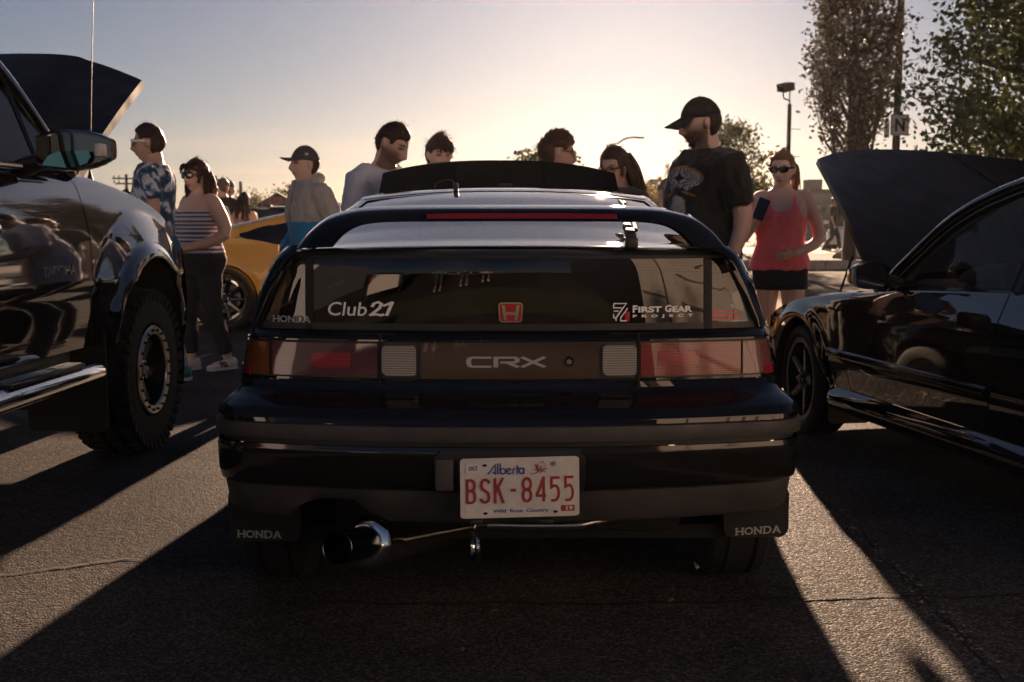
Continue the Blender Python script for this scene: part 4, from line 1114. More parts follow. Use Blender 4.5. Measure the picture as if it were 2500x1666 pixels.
# aerials on the wing
an = MB().tube([(.752, -.30, 1.315), (.754, -.26, 1.7), (.755, -.195, 2.16)], [.0035, .0028, .002], 6).build('aerial', M_plastic, TRK)
MB().lathe([(.022, 0), (.018, .02), (.008, .055), (.004, .075)], (.752, -.30, 1.292), 'Z', 12).build('aerial_base', M_plastic, an)
tg = MB().box((0, -4.41, .98), (1.62, .06, .62), bev=.02).build('tailgate', M_tpaint, TRK)
MB().box((0, -4.445, 1.1), (.3, .02, .06), bev=.006).build('tailgate_handle', M_plastic, tg)
MB().box((0, -4.5, .56), (1.7, .16, .2), bev=.04).build('rear_bumper', M_chrome, TRK)
# ================================================================ black coupe on the right with its bonnet up
SED = empty('coupe_car', (2.2809, 6.1758, 0), R(9), 'glossy black coupe with its bonnet propped open, at the right edge', 'car')
M_spaint = pm('deep_black_paint', (0.006, 0.006, 0.007), 0.05, coat=1.0, spec=0.5, coat_rough=0.02)
M_spaint.node_tree.nodes['Principled BSDF'].inputs['Coat IOR'].default_value = 1.6
def s_w(y, z):
    w = smooth_t([(.18, .70), (.30, .735), (.40, .765), (.47, .785), (.53, .783), (.62, .778), (.72, .765), (.80, .735), (.87, .705)], z)
    r = math.hypot(y, z - .30)
    if y > -.5: w += .012 * math.exp(-((r - .34) / .05) ** 2)
    if y > .2: w -= .30 * (y - .2) ** 1.9
    return w
def s_zb(y):
    if abs(y) < .325: return max(.20, .295 + math.sqrt(.325 ** 2 - y * y) * 1.02)
    return .20 if y < 0 else .19
def s_zt(y): return smooth_t([(-2.1, .868), (-1.0, .822), (-.8, .80), (-.5, .778), (0, .718), (.25, .66), (.45, .585), (.62, .53)], y)
side_panel('front_wing', -.568, .62, s_zb, s_zt, s_w, -1, M_spaint, SED, ny=64, nz=20, turn=lambda y: (.09, .015))
dr = side_panel('door', -1.80, -.576, lambda y: .315, lambda y: s_zt(y) - .006, s_w, -1, M_spaint, SED, ny=26, nz=18, turn=lambda y: (.02, .012))
side_panel('rear_quarter', -3.2, -1.808, lambda y: .315 if abs(y + 2.57) > .33 else max(.315, .295 + math.sqrt(max(0, .33 ** 2 - (y + 2.57) ** 2))), lambda y: s_zt(y), s_w, -1, M_spaint, SED, ny=30, nz=14, turn=lambda y: (.03, .01))
side_panel('far_side', -3.2, .6, lambda y: .3, s_zt, lambda y, z: s_w(-1, z), 1, M_spaint, SED, ny=14, nz=6)
side_panel('sill_skirt', -2.2, -.36, lambda y: .195, lambda y: .311, lambda y, z: .735 + .03 * math.sin((z - .19) / .12 * PI), -1, M_spaint, SED, ny=14, nz=8)
m = MB(); m.grid([[Vector((-x, math.cos(a) * .327, .295 + math.sin(a) * .333)) for x in (.765, .45, .3)] for a in np.linspace(-.3, PI + .3, 24)]); m.build('wheel_arch_liner', M_dark, SED, smooth=0)
# rub moulding along wing and door
for y0, y1 in ((-.568, -.40), (-1.80, -.580)):
    rows = [[Vector((-(s_w(y, .49) + o), y, z)) for o, z in ((0.0, .466), (.012, .470), (.016, .486), (.013, .502), (0.0, .508))] for y in np.linspace(y0, y1, 10)]
    MB().grid(rows).build('rub_moulding', M_gloss, SED if y0 > -.57 else dr, smooth=60)
    rows = [[Vector((-(s_w(y, .49) + o), y, z)) for o, z in ((.0165, .494), (.0165, .500))] for y in np.linspace(y0, y1, 10)]
    MB().grid(rows).build('moulding_bead', M_chrome, SED if y0 > -.57 else dr, smooth=60)
# door handle: recessed cup with a flap
hh = MB(); c = Vector((-s_w(-1.64, .733), -1.64, .733))
poly = [(c.y + (u - .5) * .20, c.z + (v - .5) * .085) for u, v in rrect(0, 1, 0, 1, .2, n=4)]
hh.prism(poly, 'X', c.x - .004, c.x + .02); ho_ = hh.build('door_handle', M_gloss, dr)
poly2 = [(c.y + (u - .5) * .165, c.z + .008 + (v - .5) * .05) for u, v in rrect(0, 1, 0, 1, .2, n=4)]
MB().prism(poly2, 'X', c.x - .011, c.x).build('handle_flap', M_spaint, ho_)
# belt trim
rows = [[Vector((-(s_w(y, s_zt(y)) - .012), y, s_zt(y) + .004)), Vector((-(s_w(y, s_zt(y)) - .016), y, s_zt(y) + .018)), Vector((-(s_w(y, s_zt(y)) - .034), y, s_zt(y) + .02))] for y in np.linspace(-2.1, -.93, 12)]
MB().grid(rows).build('belt_trim', M_gloss, dr, smooth=60)
# greenhouse
for sx in (-1, 1):
    pil = [Vector((sx * .685, -.80, .835)), Vector((sx * .672, -.93, .935)), Vector((sx * .625, -1.27, 1.145)), Vector((sx * .575, -1.60, 1.262)), Vector((sx * .555, -1.95, 1.305)), Vector((sx * .555, -2.45, 1.30)), Vector((sx * .60, -3.0, 1.12)), Vector((sx * .66, -3.3, .90))]
    MB().tube(spline(pil, 6), .030, 10, flat=.85).build('roof_pillar', M_spaint, SED, smooth=60)
    if sx < 0:
        pil2 = [p + Vector((-.012, -.035, -.035)) for p in pil[:6]]
        MB().tube(spline(pil2, 6), .014, 8).build('window_seal', M_gloss, SED, smooth=60)
    MB().tube([(sx * .69, -1.83, .86), (sx * .57, -1.90, 1.28)], .03, 8).build('door_post', M_gloss, SED)
    wr = []
    for y in np.linspace(-2.9, -.9, 14):
        zt2 = float(np.interp(y, [-3.0, -2.45, -1.95, -1.6, -1.27, -.93], [1.08, 1.27, 1.28, 1.24, 1.12, .915])); z0 = s_zt(y) + .015
        wr.append([Vector((sx * (.70 + (.57 - .70) * ((zt2 - z0) / .42) * q), y, z0 + (zt2 - z0) * q)) for q in (0, .33, .66, 1)])
    MB().grid(wr).build('side_window', M_glass_open, SED, smooth=60)
MB().grid([[Vector((x, y, 1.305 + .025 * (1 - (x / .56) ** 2))) for x in np.linspace(-.56, .56, 9)] for y in np.linspace(-1.62, -2.6, 6)]).build('roof', M_spaint, SED)
MB().grid([[Vector((u * (.68 + (.56 - .68) * k), -.82 - .80 * k, .83 + .445 * k + .03 * (1 - u * u))) for u in np.linspace(-1, 1, 9)] for k in np.linspace(0, 1, 6)]).build('windscreen', M_glass_clear, SED)
# cabin
MB().box((0, -1.08, .80), (1.28, .42, .14), bev=.06).build('dashboard', M_interior, SED)
cl = MB(); cl.ell((-.36, -1.22, .875), (.20, .16, .075)); cl.build('instrument_hood', M_interior, SED)
sw = MB().lathe([(.168, -.014), (.186, 0), (.168, .014), (.152, 0)], (0, 0, 0), 'Z', 32, closed=True).xf(Matrix.Translation((-.36, -1.46, .83)) @ Matrix.Rotation(R(68), 4, 'X')).build('steering_wheel', M_interior, SED)
for a in (90, 210, 330):
    MB().tube([(0, 0, -.01), (math.cos(R(a)) * .165, math.sin(R(a)) * .165, 0)], .014, 6).xf(Matrix.Translation((-.36, -1.46, .83)) @ Matrix.Rotation(R(68), 4, 'X')).build('wheel_spoke', M_interior, sw)
for sx in (-1, 1):
    s_ = MB().box((sx * .36, -2.15, .72), (.48, .16, .62), Euler((.3, 0, 0)), bev=.06, seg=3).build('seat', M_interior, SED); MB().box((sx * .36, -2.28, 1.09), (.25, .1, .16), bev=.04, seg=3).build('headrest', M_interior, s_)
MB().box((0, -1.6, .34), (1.36, 2.9, .05)).build('floor_pan', M_dark, SED)
MB().box((0, .1, .5), (1.2, .8, .1)).build('engine', M_dark, SED)
MB().box((0, -.78, .62), (1.36, .05, .36)).build('firewall', M_dark, SED)
# mirror
mm = MB(); rings = []
for x in np.linspace(0, 1, 9):
    s = math.sin(PI * (.14 + .78 * x)) ** .5; ring = []
    for k in range(20):
        a = 2 * PI * k / 20; ca, sa = math.cos(a), math.sin(a); ca = math.copysign(abs(ca) ** .6, ca); sa = math.copysign(abs(sa) ** .6, sa)
        ring.append(Vector((-.765 - .185 * x, -.955 - .01 * x + .055 * s * max(ca, -.45), .889 + .062 * s * sa)))
    rings.append(ring)
mi = mm.rings(rings).build('door_mirror', M_spaint, SED, smooth=60)
gm = MB(); poly = [(-.79 - .135 * u, .889 + (v - .5) * .098) for u, v in rrect(0, 1, 0, 1, .22, n=4)]
gm.prism(poly, 'Y', -.9935, -.985).build('mirror_glass', pm('smoked_mirror', (.12, .13, .14), .05, metal=1), mi)
MB().tube([(-.70, -.93, .855), (-.735, -.95, .862), (-.78, -.955, .872)], [.03, .026, .024], 8).build('mirror_arm', M_plastic, mi)
# bonnet, prop rod
def shood(u, v):
    au = abs(u); y0, z0 = -.66, .80; y1, z1 = .58 - .42 * au ** 2.2, 1.545 - .085 * au ** 2
    return Vector((u * (.66 - .04 * v), y0 + (y1 - y0) * v - .03 * math.sin(v * PI) * (1 - au), z0 + (z1 - z0) * v + .03 * math.sin(v * PI)))
m = MB(); sb = m.slab([[shood(u, v) for u in np.linspace(-1, 1, 31)] for v in np.linspace(0, 1, 14)], Vector((0, .022, -.024))).build('bonnet', M_hood, SED, smooth=40)
for u_ in (.52,):
    MB().tube([shood(u_ + .35 * (1 - v) * (1 if u_ > 0 else .6), v) + Vector((0, -.003, .004)) for v in np.linspace(.04, .98, 8)], .0035, 6).build('bonnet_crease', M_hood, sb)
SED_I = (Matrix.Translation((2.2809, 6.1758, 0)) @ Matrix.Rotation(R(9), 4, 'Z')).inverted()
MB().tube([SED_I @ P(2049, 718, 6.35), SED_I @ P(2082, 625, 6.25)], .006, 8).build('prop_rod', M_dark, SED)
# nose
m = MB(); rows = []
for z, ins in ((.15, -.02), (.20, .03), (.34, .06), (.44, .05), (.52, .0)): rows.append([Vector((x, .60 + ins + .17 * (1 - (abs(x) / .74) ** 2.6), z)) for x in np.linspace(-.735, .735, 19)])
m.grid(rows).build('front_bumper', M_spaint, SED, smooth=60)
M_cornerlamp = lens_mat('corner_lamp_lens', (.35, .33, .3), 60)
for j in range(1):
    rows = [[Vector((-(s_w(y, z) + .012), y, z)) for y in np.linspace(.36, .62, 6)] for z in np.linspace(.43, .53, 4)]
    MB().grid(rows).build('corner_lamp', M_cornerlamp, SED, smooth=60)
SWm = dict(lip=pm('dark_rim_lip', (.10, .10, .10), .3, metal=.8), barrel=M_dark, spoke=pm('graphite_spoke', (.06, .06, .062), .3, metal=.7, coat=.4), hub=pm('graphite_hub', (.05, .05, .05), .35, metal=.6), bolt=M_dark, disc=pm('dark_disc', (.06, .055, .05), .4, metal=.8))
wheel_thing(SED, (-.665, 0, .293), .293, .195, .216, -1, 5, 'sport', SWm, nuts=4, steer=R(-4))
wheel_thing(SED, (-.665, -2.57, .293), .293, .195, .216, -1, 5, 'sport', SWm, nuts=4)
for yy in (0, -2.57): tyre_mesh(.293, .195).xf(Matrix.Translation((.665, yy, .293))).build('tyre', M_rubber, SED)
fl_ = MB(); poly = rrect(.52, .745, .11, .40, .03); fl_.prism([(-a, b) for a, b in poly], 'Y', -.345, -.335).build('mud_flap', M_plastic, SED)
# tail: rear window, boot lid, rear panel and lamps
MB().grid([[Vector((u * (.55 + .08 * k), -2.6 - .42 * k, 1.31 - .38 * k + .02 * (1 - u * u))) for u in np.linspace(-1, 1, 7)] for k in np.linspace(0, 1, 4)]).build('rear_window', M_glass_hatch, SED)
MB().grid([[Vector((u * .67, -3.0 - .26 * k, .93 - .03 * k + .02 * (1 - u * u))) for u in np.linspace(-1, 1, 9)] for k in np.linspace(0, 1, 4)]).build('boot_lid', M_spaint, SED)
MB().grid([[Vector((u * (.755 - .06 * (z > .8)), -3.2 - .10 * (1 - u * u) - .03 * (z < .6), z)) for u in np.linspace(-1, 1, 11)] for z in (.25, .4, .55, .62, .75, .9)]).build('rear_bumper', M_spaint, SED, smooth=50)
for sx in (-1, 1): MB().box((sx * .52, -3.27, .74), (.34, .05, .13), bev=.02).build('tail_lamp', M_lens_red, SED)
# ================================================================ people
def remesh(mb, vox, smooth_it=2, keep=None):
    me = bpy.data.meshes.new('tmp'); me.from_pydata([tuple(v) for v in mb.v], [], [tuple(f) for f in mb.f]); me.update()
    bm = bmesh.new(); bm.from_mesh(me); bmesh.ops.recalc_face_normals(bm, faces=bm.faces); bm.to_mesh(me); bm.free()
    o = bpy.data.objects.new('tmp', me); COL.objects.link(o)
    md = o.modifiers.new('r', 'REMESH'); md.mode = 'VOXEL'; md.voxel_size = vox; md.use_smooth_shade = True
    dg = bpy.context.evaluated_depsgraph_get(); dg.update()
    out = bpy.data.meshes.new_from_object(o.evaluated_get(dg))
    bpy.data.objects.remove(o); bpy.data.meshes.remove(me)
    if smooth_it:
        bm = bmesh.new(); bm.from_mesh(out)
        for _ in range(smooth_it): bmesh.ops.smooth_vert(bm, verts=[v for v in bm.verts if not keep or not keep(v.co)], factor=0.5, use_axis_x=True, use_axis_y=True, use_axis_z=True)
        bm.to_mesh(out); bm.free()
    return out

def fold(me, amp, scale, seed=0, stretch=(1, 1, .45)):
    n = len(me.vertices); co = np.empty(n * 3); no = np.empty(n * 3)
    me.vertices.foreach_get('co', co); me.vertices.foreach_get('normal', no)
    co = co.reshape(-1, 3); no = no.reshape(-1, 3)
    d = np.array([mnoise.noise(Vector((p[0] * scale * stretch[0] + seed, p[1] * scale * stretch[1], p[2] * scale * stretch[2] + seed * .7))) + 1.1 * (.28 - abs(mnoise.noise(Vector((p[0] * scale * 1.5 + p[2] * 4, p[1] * scale * 1.5 + seed, p[2] * scale * .9 - p[0] * 3))))) + .3 * mnoise.noise(Vector((p[0] * scale * 3, p[1] * scale * 3 + seed, p[2] * scale * 2))) for p in co])
    co = co + no * (d * amp)[:, None]
    me.vertices.foreach_set('co', co.ravel()); me.update()

def paint(me, fn):
    n = len(me.vertices); co = np.empty(n * 3); me.vertices.foreach_get('co', co); co = co.reshape(-1, 3)
    a = me.color_attributes.new('Col', 'FLOAT_COLOR', 'POINT')
    c = np.ones((n, 4), dtype=np.float32); c[:, :3] = [fn(Vector(p)) for p in co]
    a.data.foreach_set('color', c.ravel())

def link_mesh(name, me, mat, parent):
    me.name = name; me.materials.clear(); me.materials.append(mat)
    for p in me.polygons: p.use_smooth = True
    o = bpy.data.objects.new(name, me); COL.objects.link(o); o.parent = parent; return o

def gauss(x, s): return math.exp(-(x / s) ** 2)

def head_radius_pt(th, ph, fem=False, heavy=0.0):
    """a point of the head: th round the vertical (0 = face), ph latitude; face looks to -y; origin mid-head"""
    dx, dy, dz = math.sin(th) * math.cos(ph), -math.cos(th) * math.cos(ph), math.sin(ph)
    x, y, z = dx * .074, dy * .097 + .004, dz * .120
    if z < 0:
        k = min(1, -z / .119)
        x *= 1 - (.36 - .2 * heavy) * k ** 1.6
        if y > 0: y *= 1 - .62 * k ** 1.2
        else: y = y * (1 + .10 * k) - .010 * k * (1 if abs(th) < 1.2 else .3)
        if k > .75: z -= .002
    front = max(0, math.cos(th))
    if front > 0:
        fl = front ** 1.5
        # flatten the face, then features
        nx = x
        nose = gauss(nx, .0115 + .006 * max(0, min(1, (.02 - z) / .06))) * (0 if z > .03 or z < -.062 else (.007 + .026 * max(0, min(1, (.028 - z) / .066)) if z > -.040 else .033 * max(0, (z + .062) / .022)))
        brow = .0065 * gauss(z - .026, .010) * gauss(abs(nx) - .026, .026)
        eye = -.011 * gauss(z - .008, .013) * gauss(abs(nx) - .031, .014)
        cheek = (.004 + .006 * heavy) * gauss(z + .028, .02) * gauss(abs(nx) - .042, .018)
        lip = .0085 * gauss(nx, .022) * (gauss(z + .0655, .0055) + 1.05 * gauss(z + .0785, .006)) - .004 * gauss(z + .0718, .003) * gauss(nx, .022)
        dip = -.005 * gauss(z + .090, .006) * gauss(nx, .025)
        chin = .012 * gauss(z + .108, .013) * gauss(nx, .024)
        y -= (nose + brow + eye + cheek + lip + dip + chin) * min(1, fl * 1.8)
    return Vector((x, y, z))

def head_grid(mod=None, nu=56, nv=44, **kw):
    rows = []
    for j in range(nv + 1):
        ph = -PI / 2 + PI * j / nv; ph = max(-1.5, min(1.5, ph)); row = []
        for i in range(nu):
            th = -PI + 2 * PI * i / nu
            p = head_radius_pt(th, ph, **kw)
            row.append(mod(p, th, ph) if mod else p)
        rows.append(row)
    return rows

def hand(mb, w, d, n, curl=.5, s=1.0, thumb=1, spread=.0):
    """palm and five fingers from wrist w along d; palm faces n"""
    d = d.normalized(); n = (n - d * n.dot(d)).normalized(); b = d.cross(n) * thumb   # b points to the thumb side
    def blk(p, q, r0, r1): mb.tube([p, p.lerp(q, .5), q], [r0, (r0 + r1) / 2, r1], 8)
    rings = []
    for t, wd, th in ((0, .024, .019), (.03, .034, .017), (.065, .040, .015), (.09, .040, .012)):
        c = w + d * (t * s); rings.append([c + b * (math.cos(2 * PI * k / 12) * wd * s) + n * (math.sin(2 * PI * k / 12) * th * s) for k in range(12)])
    mb.rings(rings)
    for o, ln, r in ((.034, .070, .0078), (.0115, .079, .0082), (-.0115, .073, .0078), (-.033, .057, .0070)):
        p = w + d * (.082 * s) + b * (o * s); a = curl * .55; dirv = d.copy()
        pts = [p]; 
        for k, fr in enumerate((.45, .32, .23)):
            dirv = (d * math.cos(a) + n * math.sin(a) + b * o * spread * 8).normalized(); p = p + dirv * (ln * fr * s); pts.append(p); a += curl * .85
        mb.tube(pts, [r * s * 1.05, r * s, r * s * .95, r * s * .75], 8)
    p = w + d * (.025 * s) + b * (.028 * s) + n * .006 * s; pts = [p]
    for k, fr in enumerate((.5, .3, .2)):
        dv = (d * .75 + b * (.65 - .35 * k) + n * (.25 + .35 * curl * (k + 1) * .6)).normalized(); p = p + dv * (.075 * fr * s); pts.append(p)
    mb.tube(pts, [.0125 * s, .0105 * s, .0095 * s, .0078 * s], 8)

SKIN = pm('skin', (.42, .25, .18), .5, attr='Col', sss=.06, spec=.35)
CLOTH = pm('cloth', (.5, .5, .5), .85, attr='Col', sheen=.25, bump=.12, bscale=220, tl=.12)
DENIM = pm('denim', (.5, .5, .5), .9, attr='Col', bump=.25, bscale=260)
HAIRM = pm('hair', (.05, .03, .02), .42, attr='Col', spec=.5, var=.55, vscale=140, tl=.25, bump=.5, bscale=170)
M_lens_dark = pm('sunglass_lens', (.01, .012, .012), .06, coat=1, spec=.7)

class Person:
    def __init__(s, loc, H, yaw, label, group=None, girth=1.0, fem=False, lean=0.0, head=(0, 0, 0), skin=(.42, .25, .18), vox=.0085,
                 arms=None, legs=None, shoulder=1.0, belly=0.0, heavy=0.0, chest=0.0, cat='person'):
        s.H, s.k = H, H / 1.75; s.g, s.fem, s.skin, s.vox = girth, fem, skin, vox
        s.root = empty('person', loc, R(yaw), label, cat, group); s.heavy = heavy; s.belly = belly; s.chest = chest
        s.lean = R(lean); k = s.k; sw = (.175 if fem else .20) * shoulder * (.5 + .5 * girth)
        s.sh = {1: s.lp(Vector((sw * .93, 0.008, 1.392)) * k), -1: s.lp(Vector((-sw * .93, 0.008, 1.392)) * k)}
        s.arm = {}
        for sd in (1, -1):
            a = (arms or {}).get(sd)
            if a: s.arm[sd] = (Vector(a[0]) * k, Vector(a[1]) * k, Vector(a[2]) if len(a) > 2 else Vector((0, -.3, -1)), a[3] if len(a) > 3 else .4)
            else: s.arm[sd] = (s.lp(Vector((sd * (sw + .055), .03, 1.13)) * k), s.lp(Vector((sd * (sw + .06), -.05, .885)) * k), Vector((0, -.15, -1)), .45)
        s.leg = {}
        for sd in (1, -1):
            l = (legs or {}).get(sd)
            s.leg[sd] = (Vector(l[0]) * k, Vector(l[1]) * k, l[2]) if l else (Vector((sd * .10, -.01, .49)) * k, Vector((sd * .11, .02, .085)) * k, 0.0)
        nb = s.lp(Vector((0, .005, 1.49)) * k)
        hy, hp, hr = [R(a) for a in head]
        up = Vector((0, -.22 - .5 * hp * .3, 1)).normalized()
        s.neck0 = nb; s.hc = nb + Vector((0, -.028, .128)) * k + Vector((0, -math.sin(max(0, hp)) * .06 - math.sin(s.lean) * .03, -abs(math.sin(hp)) * .02)) * k
        s.HM = Matrix.Translation(s.hc) @ Matrix.Rotation(hy, 4, 'Z') @ Matrix.Rotation(hp, 4, 'X') @ Matrix.Rotation(hr, 4, 'Y') @ Matrix.Scale(k ** .6, 4)
        s.HI = s.HM.inverted()
        s.body()
    def lp(s, p):
        """lean the upper body forward about the hips"""
        c = Vector((0, 0, .95 * s.k)); q = p - c
        t = s.lean * min(1, max(0, q.z / (.25 * s.k)))
        return c + Matrix.Rotation(t, 3, 'X') @ q
    def torso(s, z0, z1, inf=0.0, n=24, flat_belly=0.0):
        k, g = s.k, s.g
        T = ([(.80, .145, .10, 0), (.86, .168, .115, .004), (.94, .182, .128, .010), (1.02, .160, .115, .002), (1.09, .140, .104, -.002), (1.19, .150, .112, -.004), (1.28, .160, .118, -.006), (1.37, .160, .108, .004), (1.42, .150, .092, .010), (1.455, .105, .075, .012), (1.485, .066, .064, .006), (1.52, .052, .056, -.002), (1.56, .051, .055, -.010)] if s.fem else
             [(.80, .145, .10, 0), (.86, .160, .115, .004), (.94, .168, .122, .008), (1.02, .158, .112, .002), (1.09, .156, .110, -.002), (1.19, .168, .118, -.004), (1.28, .182, .124, -.004), (1.37, .186, .114, .004), (1.42, .172, .096, .010), (1.455, .120, .080, .012), (1.485, .075, .072, .006), (1.52, .060, .064, -.002), (1.56, .058, .062, -.010)])
        rings = []; zs = sorted(set([z0, z1] + [t[0] for t in T if z0 < t[0] < z1] + [z for z in np.linspace(z0, z1, 10)]))
        for z in zs:
            w, d, oy = lerpt(T, z); gg = 1 + (g - 1) * min(1, max(0, (1.5 - z) / .12))
            w *= gg; d *= gg; bel = s.belly * gauss(z - 1.06, .13) * 1.0; ch = s.chest * gauss(z - 1.27, .065)
            ring = []
            for i in range(n):
                a = 2 * PI * i / n; ca, sa = math.cos(a), math.sin(a)
                ca = math.copysign(abs(ca) ** .85, ca); sa = math.copysign(abs(sa) ** .85, sa)
                x, y = ca * (w + inf), sa * (d + inf)
                if sa < 0: y -= (bel * (-sa) ** .7 + ch * (-sa) * (gauss(abs(x) - .08, .06)))
                ring.append(s.lp(Vector((x, y + oy, z)) * k))
            rings.append(ring)
        return rings
    def limb(s, mb, pts, rad, inf=0.0, n=12):
        pts = [Vector(p) for p in pts]; mb.tube(spline(pts, 4), [float(np.interp(i / 4, range(len(rad)), rad)) + inf for i in range(4 * (len(pts) - 1) + 1)], n)
    def arm_pts(s, sd): return [s.sh[sd] + Vector((-sd * .085, .002, .028)) * s.k, s.sh[sd], s.arm[sd][0], s.arm[sd][1]]
    def arm_rad(s): g = (.5 + .5 * s.g) * s.k * (.9 if s.fem else 1.0); g2 = g * (1 + (s.g - 1) * .6); return [.040 * g2, .056 * g2, .043 * g2, .028 * g]
    def leg_pts(s, sd): kn, an, _ = s.leg[sd]; hip = Vector((sd * .088, .005, .90)) * s.k; return [hip, hip.lerp(kn, .45), kn, kn.lerp(an, .35) + Vector((0, .012, 0)), an]
    def leg_rad(s): g = s.k * (.45 + .55 * s.g); return [.092 * g, .082 * g, .056 * g, .054 * g, .036 * s.k]
    def body(s):
        m = MB(); m.rings(s.torso(.80, 1.50))
        m.tube([s.neck0 + Vector((0, .012, -.03)) * s.k, s.neck0.lerp(s.hc, .4) + Vector((0, .015, 0)), s.hc + (s.HM.to_3x3() @ Vector((0, .028, -.035)))], [(.060 if s.fem else .066) * s.k * (1 + .5 * (s.g - 1)), (.055 if s.fem else .060) * s.k * (1 + .6 * (s.g - 1)), .05 * s.k], 14)
        for sd in (1, -1):
            s.limb(m, s.arm_pts(sd), s.arm_rad())
            hand(m, s.arm[sd][1], s.arm[sd][2], s.palm(sd), s.arm[sd][3], s.k * (.9 if s.fem else 1.0), thumb=s.thumb(sd))
            s.limb(m, s.leg_pts(sd), s.leg_rad())
            an = s.leg[sd][1]; m.ell(an + Vector((0, -.06, -.045)) * s.k, (.045 * s.k, .12 * s.k, .035 * s.k))
        m.rings([[s.HM @ p for p in r] for r in head_grid(heavy=s.heavy)], True)
        for sd in (1, -1): m.ell(s.HM @ Vector((sd * .078, .014, -.006)), (.011, .018, .029), 10, 8, Euler((R(12), 0, R(sd * 20) + s.root.rotation_euler.z * 0)))
        s.mesh = remesh(m, s.vox, 1, lambda p: (p - s.hc).length < .125 * s.k)
        s._skinpaint = True
    palmN = None
    def palm(s, sd): return (s.palmN or {}).get(sd, Vector((-sd, 0, 0)))
    def thumb(s, sd):
        d = s.arm[sd][2].normalized(); n = s.palm(sd); b = d.cross((n - d * n.dot(d)).normalized())
        return 1 if b.y < 0 or (abs(b.y) < .2 and b.z > 0) else -1
    def finish(s, beard=None, lips=(.42, .2, .17), brow=(.05, .03, .02), open_eyes=True, mouth_smile=0.0):
        sk = Vector(s.skin)
        def f(p):
            q = s.HI @ p; c = sk.copy()
            if -.14 < q.z < .14 and q.y < .03 and abs(q.x) < .1:
                if q.y < -.05:
                    e = gauss(abs(q.x) - .031, .014) * gauss(q.z - .007, .0065)
                    c = c.lerp(Vector((.02, .015, .012)), min(.92, e * 1.4))
                    b = gauss(abs(q.x) - .032, .017) * gauss(q.z - .026 - .004 * (1 - abs(abs(q.x) - .03) / .03), .0055); c = c.lerp(Vector(brow), min(.9, b * 1.4))
                    l = gauss(q.x, .021) * gauss(q.z + .072, .0085); c = c.lerp(Vector(lips), min(.75, l))
                    l2 = gauss(q.x, .024) * gauss(q.z + .0715, .003); c = c.lerp(Vector(lips) * .3, min(.7, l2))
                    n_ = gauss(abs(q.x) - .008, .005) * gauss(q.z + .047, .005); c = c.lerp(sk * .35, min(.5, n_))
                    ck = gauss(abs(q.x) - .045, .02) * gauss(q.z + .03, .02); c = c.lerp(Vector((sk.x * 1.08, sk.y * .82, sk.z * .8)), .4 * ck)
                if beard and q.z < .005 and q.y < .02:
                    d_, amt = beard; side_ = max(0, min(1, (-q.z + .01) / .05)) ; up_ = max(0, min(1, (abs(q.x) - .02) / .02)) if q.z > -.05 else 1
                    mask = side_ * up_; mask *= 1 - .8 * gauss(q.x, .02) * gauss(q.z + .072, .006)
                    c = c.lerp(Vector(d_), amt * mask)
            return c[:]
        paint(s.mesh, f); s.bodyo = link_mesh('body', s.mesh, SKIN, s.root); return s
    # ---- garments
    def garment(s, name, mb, col, amp=.006, scale=9, mat=None, vox=.011, seed=0, sm=2):
        me = remesh(mb, vox, sm); fold(me, amp, scale, seed); paint(me, col if callable(col) else (lambda p: col)); return link_mesh(name, me, mat or CLOTH, s.root)
    def shirt(s, col, hem=.86, sleeve=.55, inf=.014, name='shirt', neck=1.47, loose=0.0, **kw):
        m = MB(); rings = s.torso(hem, neck, inf + loose * .0)
        if loose:
            n = len(rings)
            for i, r in enumerate(rings):
                c = sum(r, Vector()) / len(r); f_ = 1 + loose * (1 - i / n)
                rings[i] = [c + (p - c) * f_ for p in r]
        for i, r in enumerate(rings):
            t_ = max(0, i / (len(rings) - 1) - .72) / .28; c = sum(r, Vector()) / len(r); rings[i] = [c + (p - c) * (1 + .10 * math.sin(PI * min(1, t_ * .8)) + .02 * t_) + Vector((0, 0, .006 * t_)) for p in r]
        m.rings(rings)
        for sd in (1, -1):
            a = s.arm_pts(sd); r = s.arm_rad()
            if sleeve <= 0: continue
            if sleeve <= 1:
                e = a[1].lerp(a[2], sleeve); rr = r[1] + (r[2] - r[1]) * sleeve
                m.tube([a[0], a[1], a[1].lerp(a[2], sleeve * .5), e], [r[0] + inf + .024, r[1] + inf + .010, r[1] + inf * 1.3, rr + inf * (1.6 + loose)], 14)
            else:
                e = a[2].lerp(a[3], sleeve - 1); s.limb(m, [a[0], a[1], a[2], e], [r[0], r[1], r[2], r[3] * 1.25], inf * 1.2)
        return s.garment(name, m, col, **kw)
    def tank(s, col, hem=.88, name='tank_top', top=1.335, strapx=.085, inf=.010, **kw):
        m = MB(); k = s.k; strapr = kw.pop('strapr', .015)
        if kw.pop('scoop', False): return s.scoop_tank(col, hem, inf, name, **kw)
        m.rings(s.torso(hem, top, inf))
        for sd in (1, -1):
            pts = [Vector((sd * strapx, -.085 * s.g - s.chest * .6, top - .03)), Vector((sd * strapx * 1.05, -.075, 1.40)), Vector((sd * strapx * 1.02, -.02, 1.452)), Vector((sd * strapx, .05, 1.43)), Vector((sd * strapx * .9, .085, top))]
            m.tube(spline([s.lp(p * k) for p in pts], 4), strapr, 8)
        return s.garment(name, m, col, **kw)
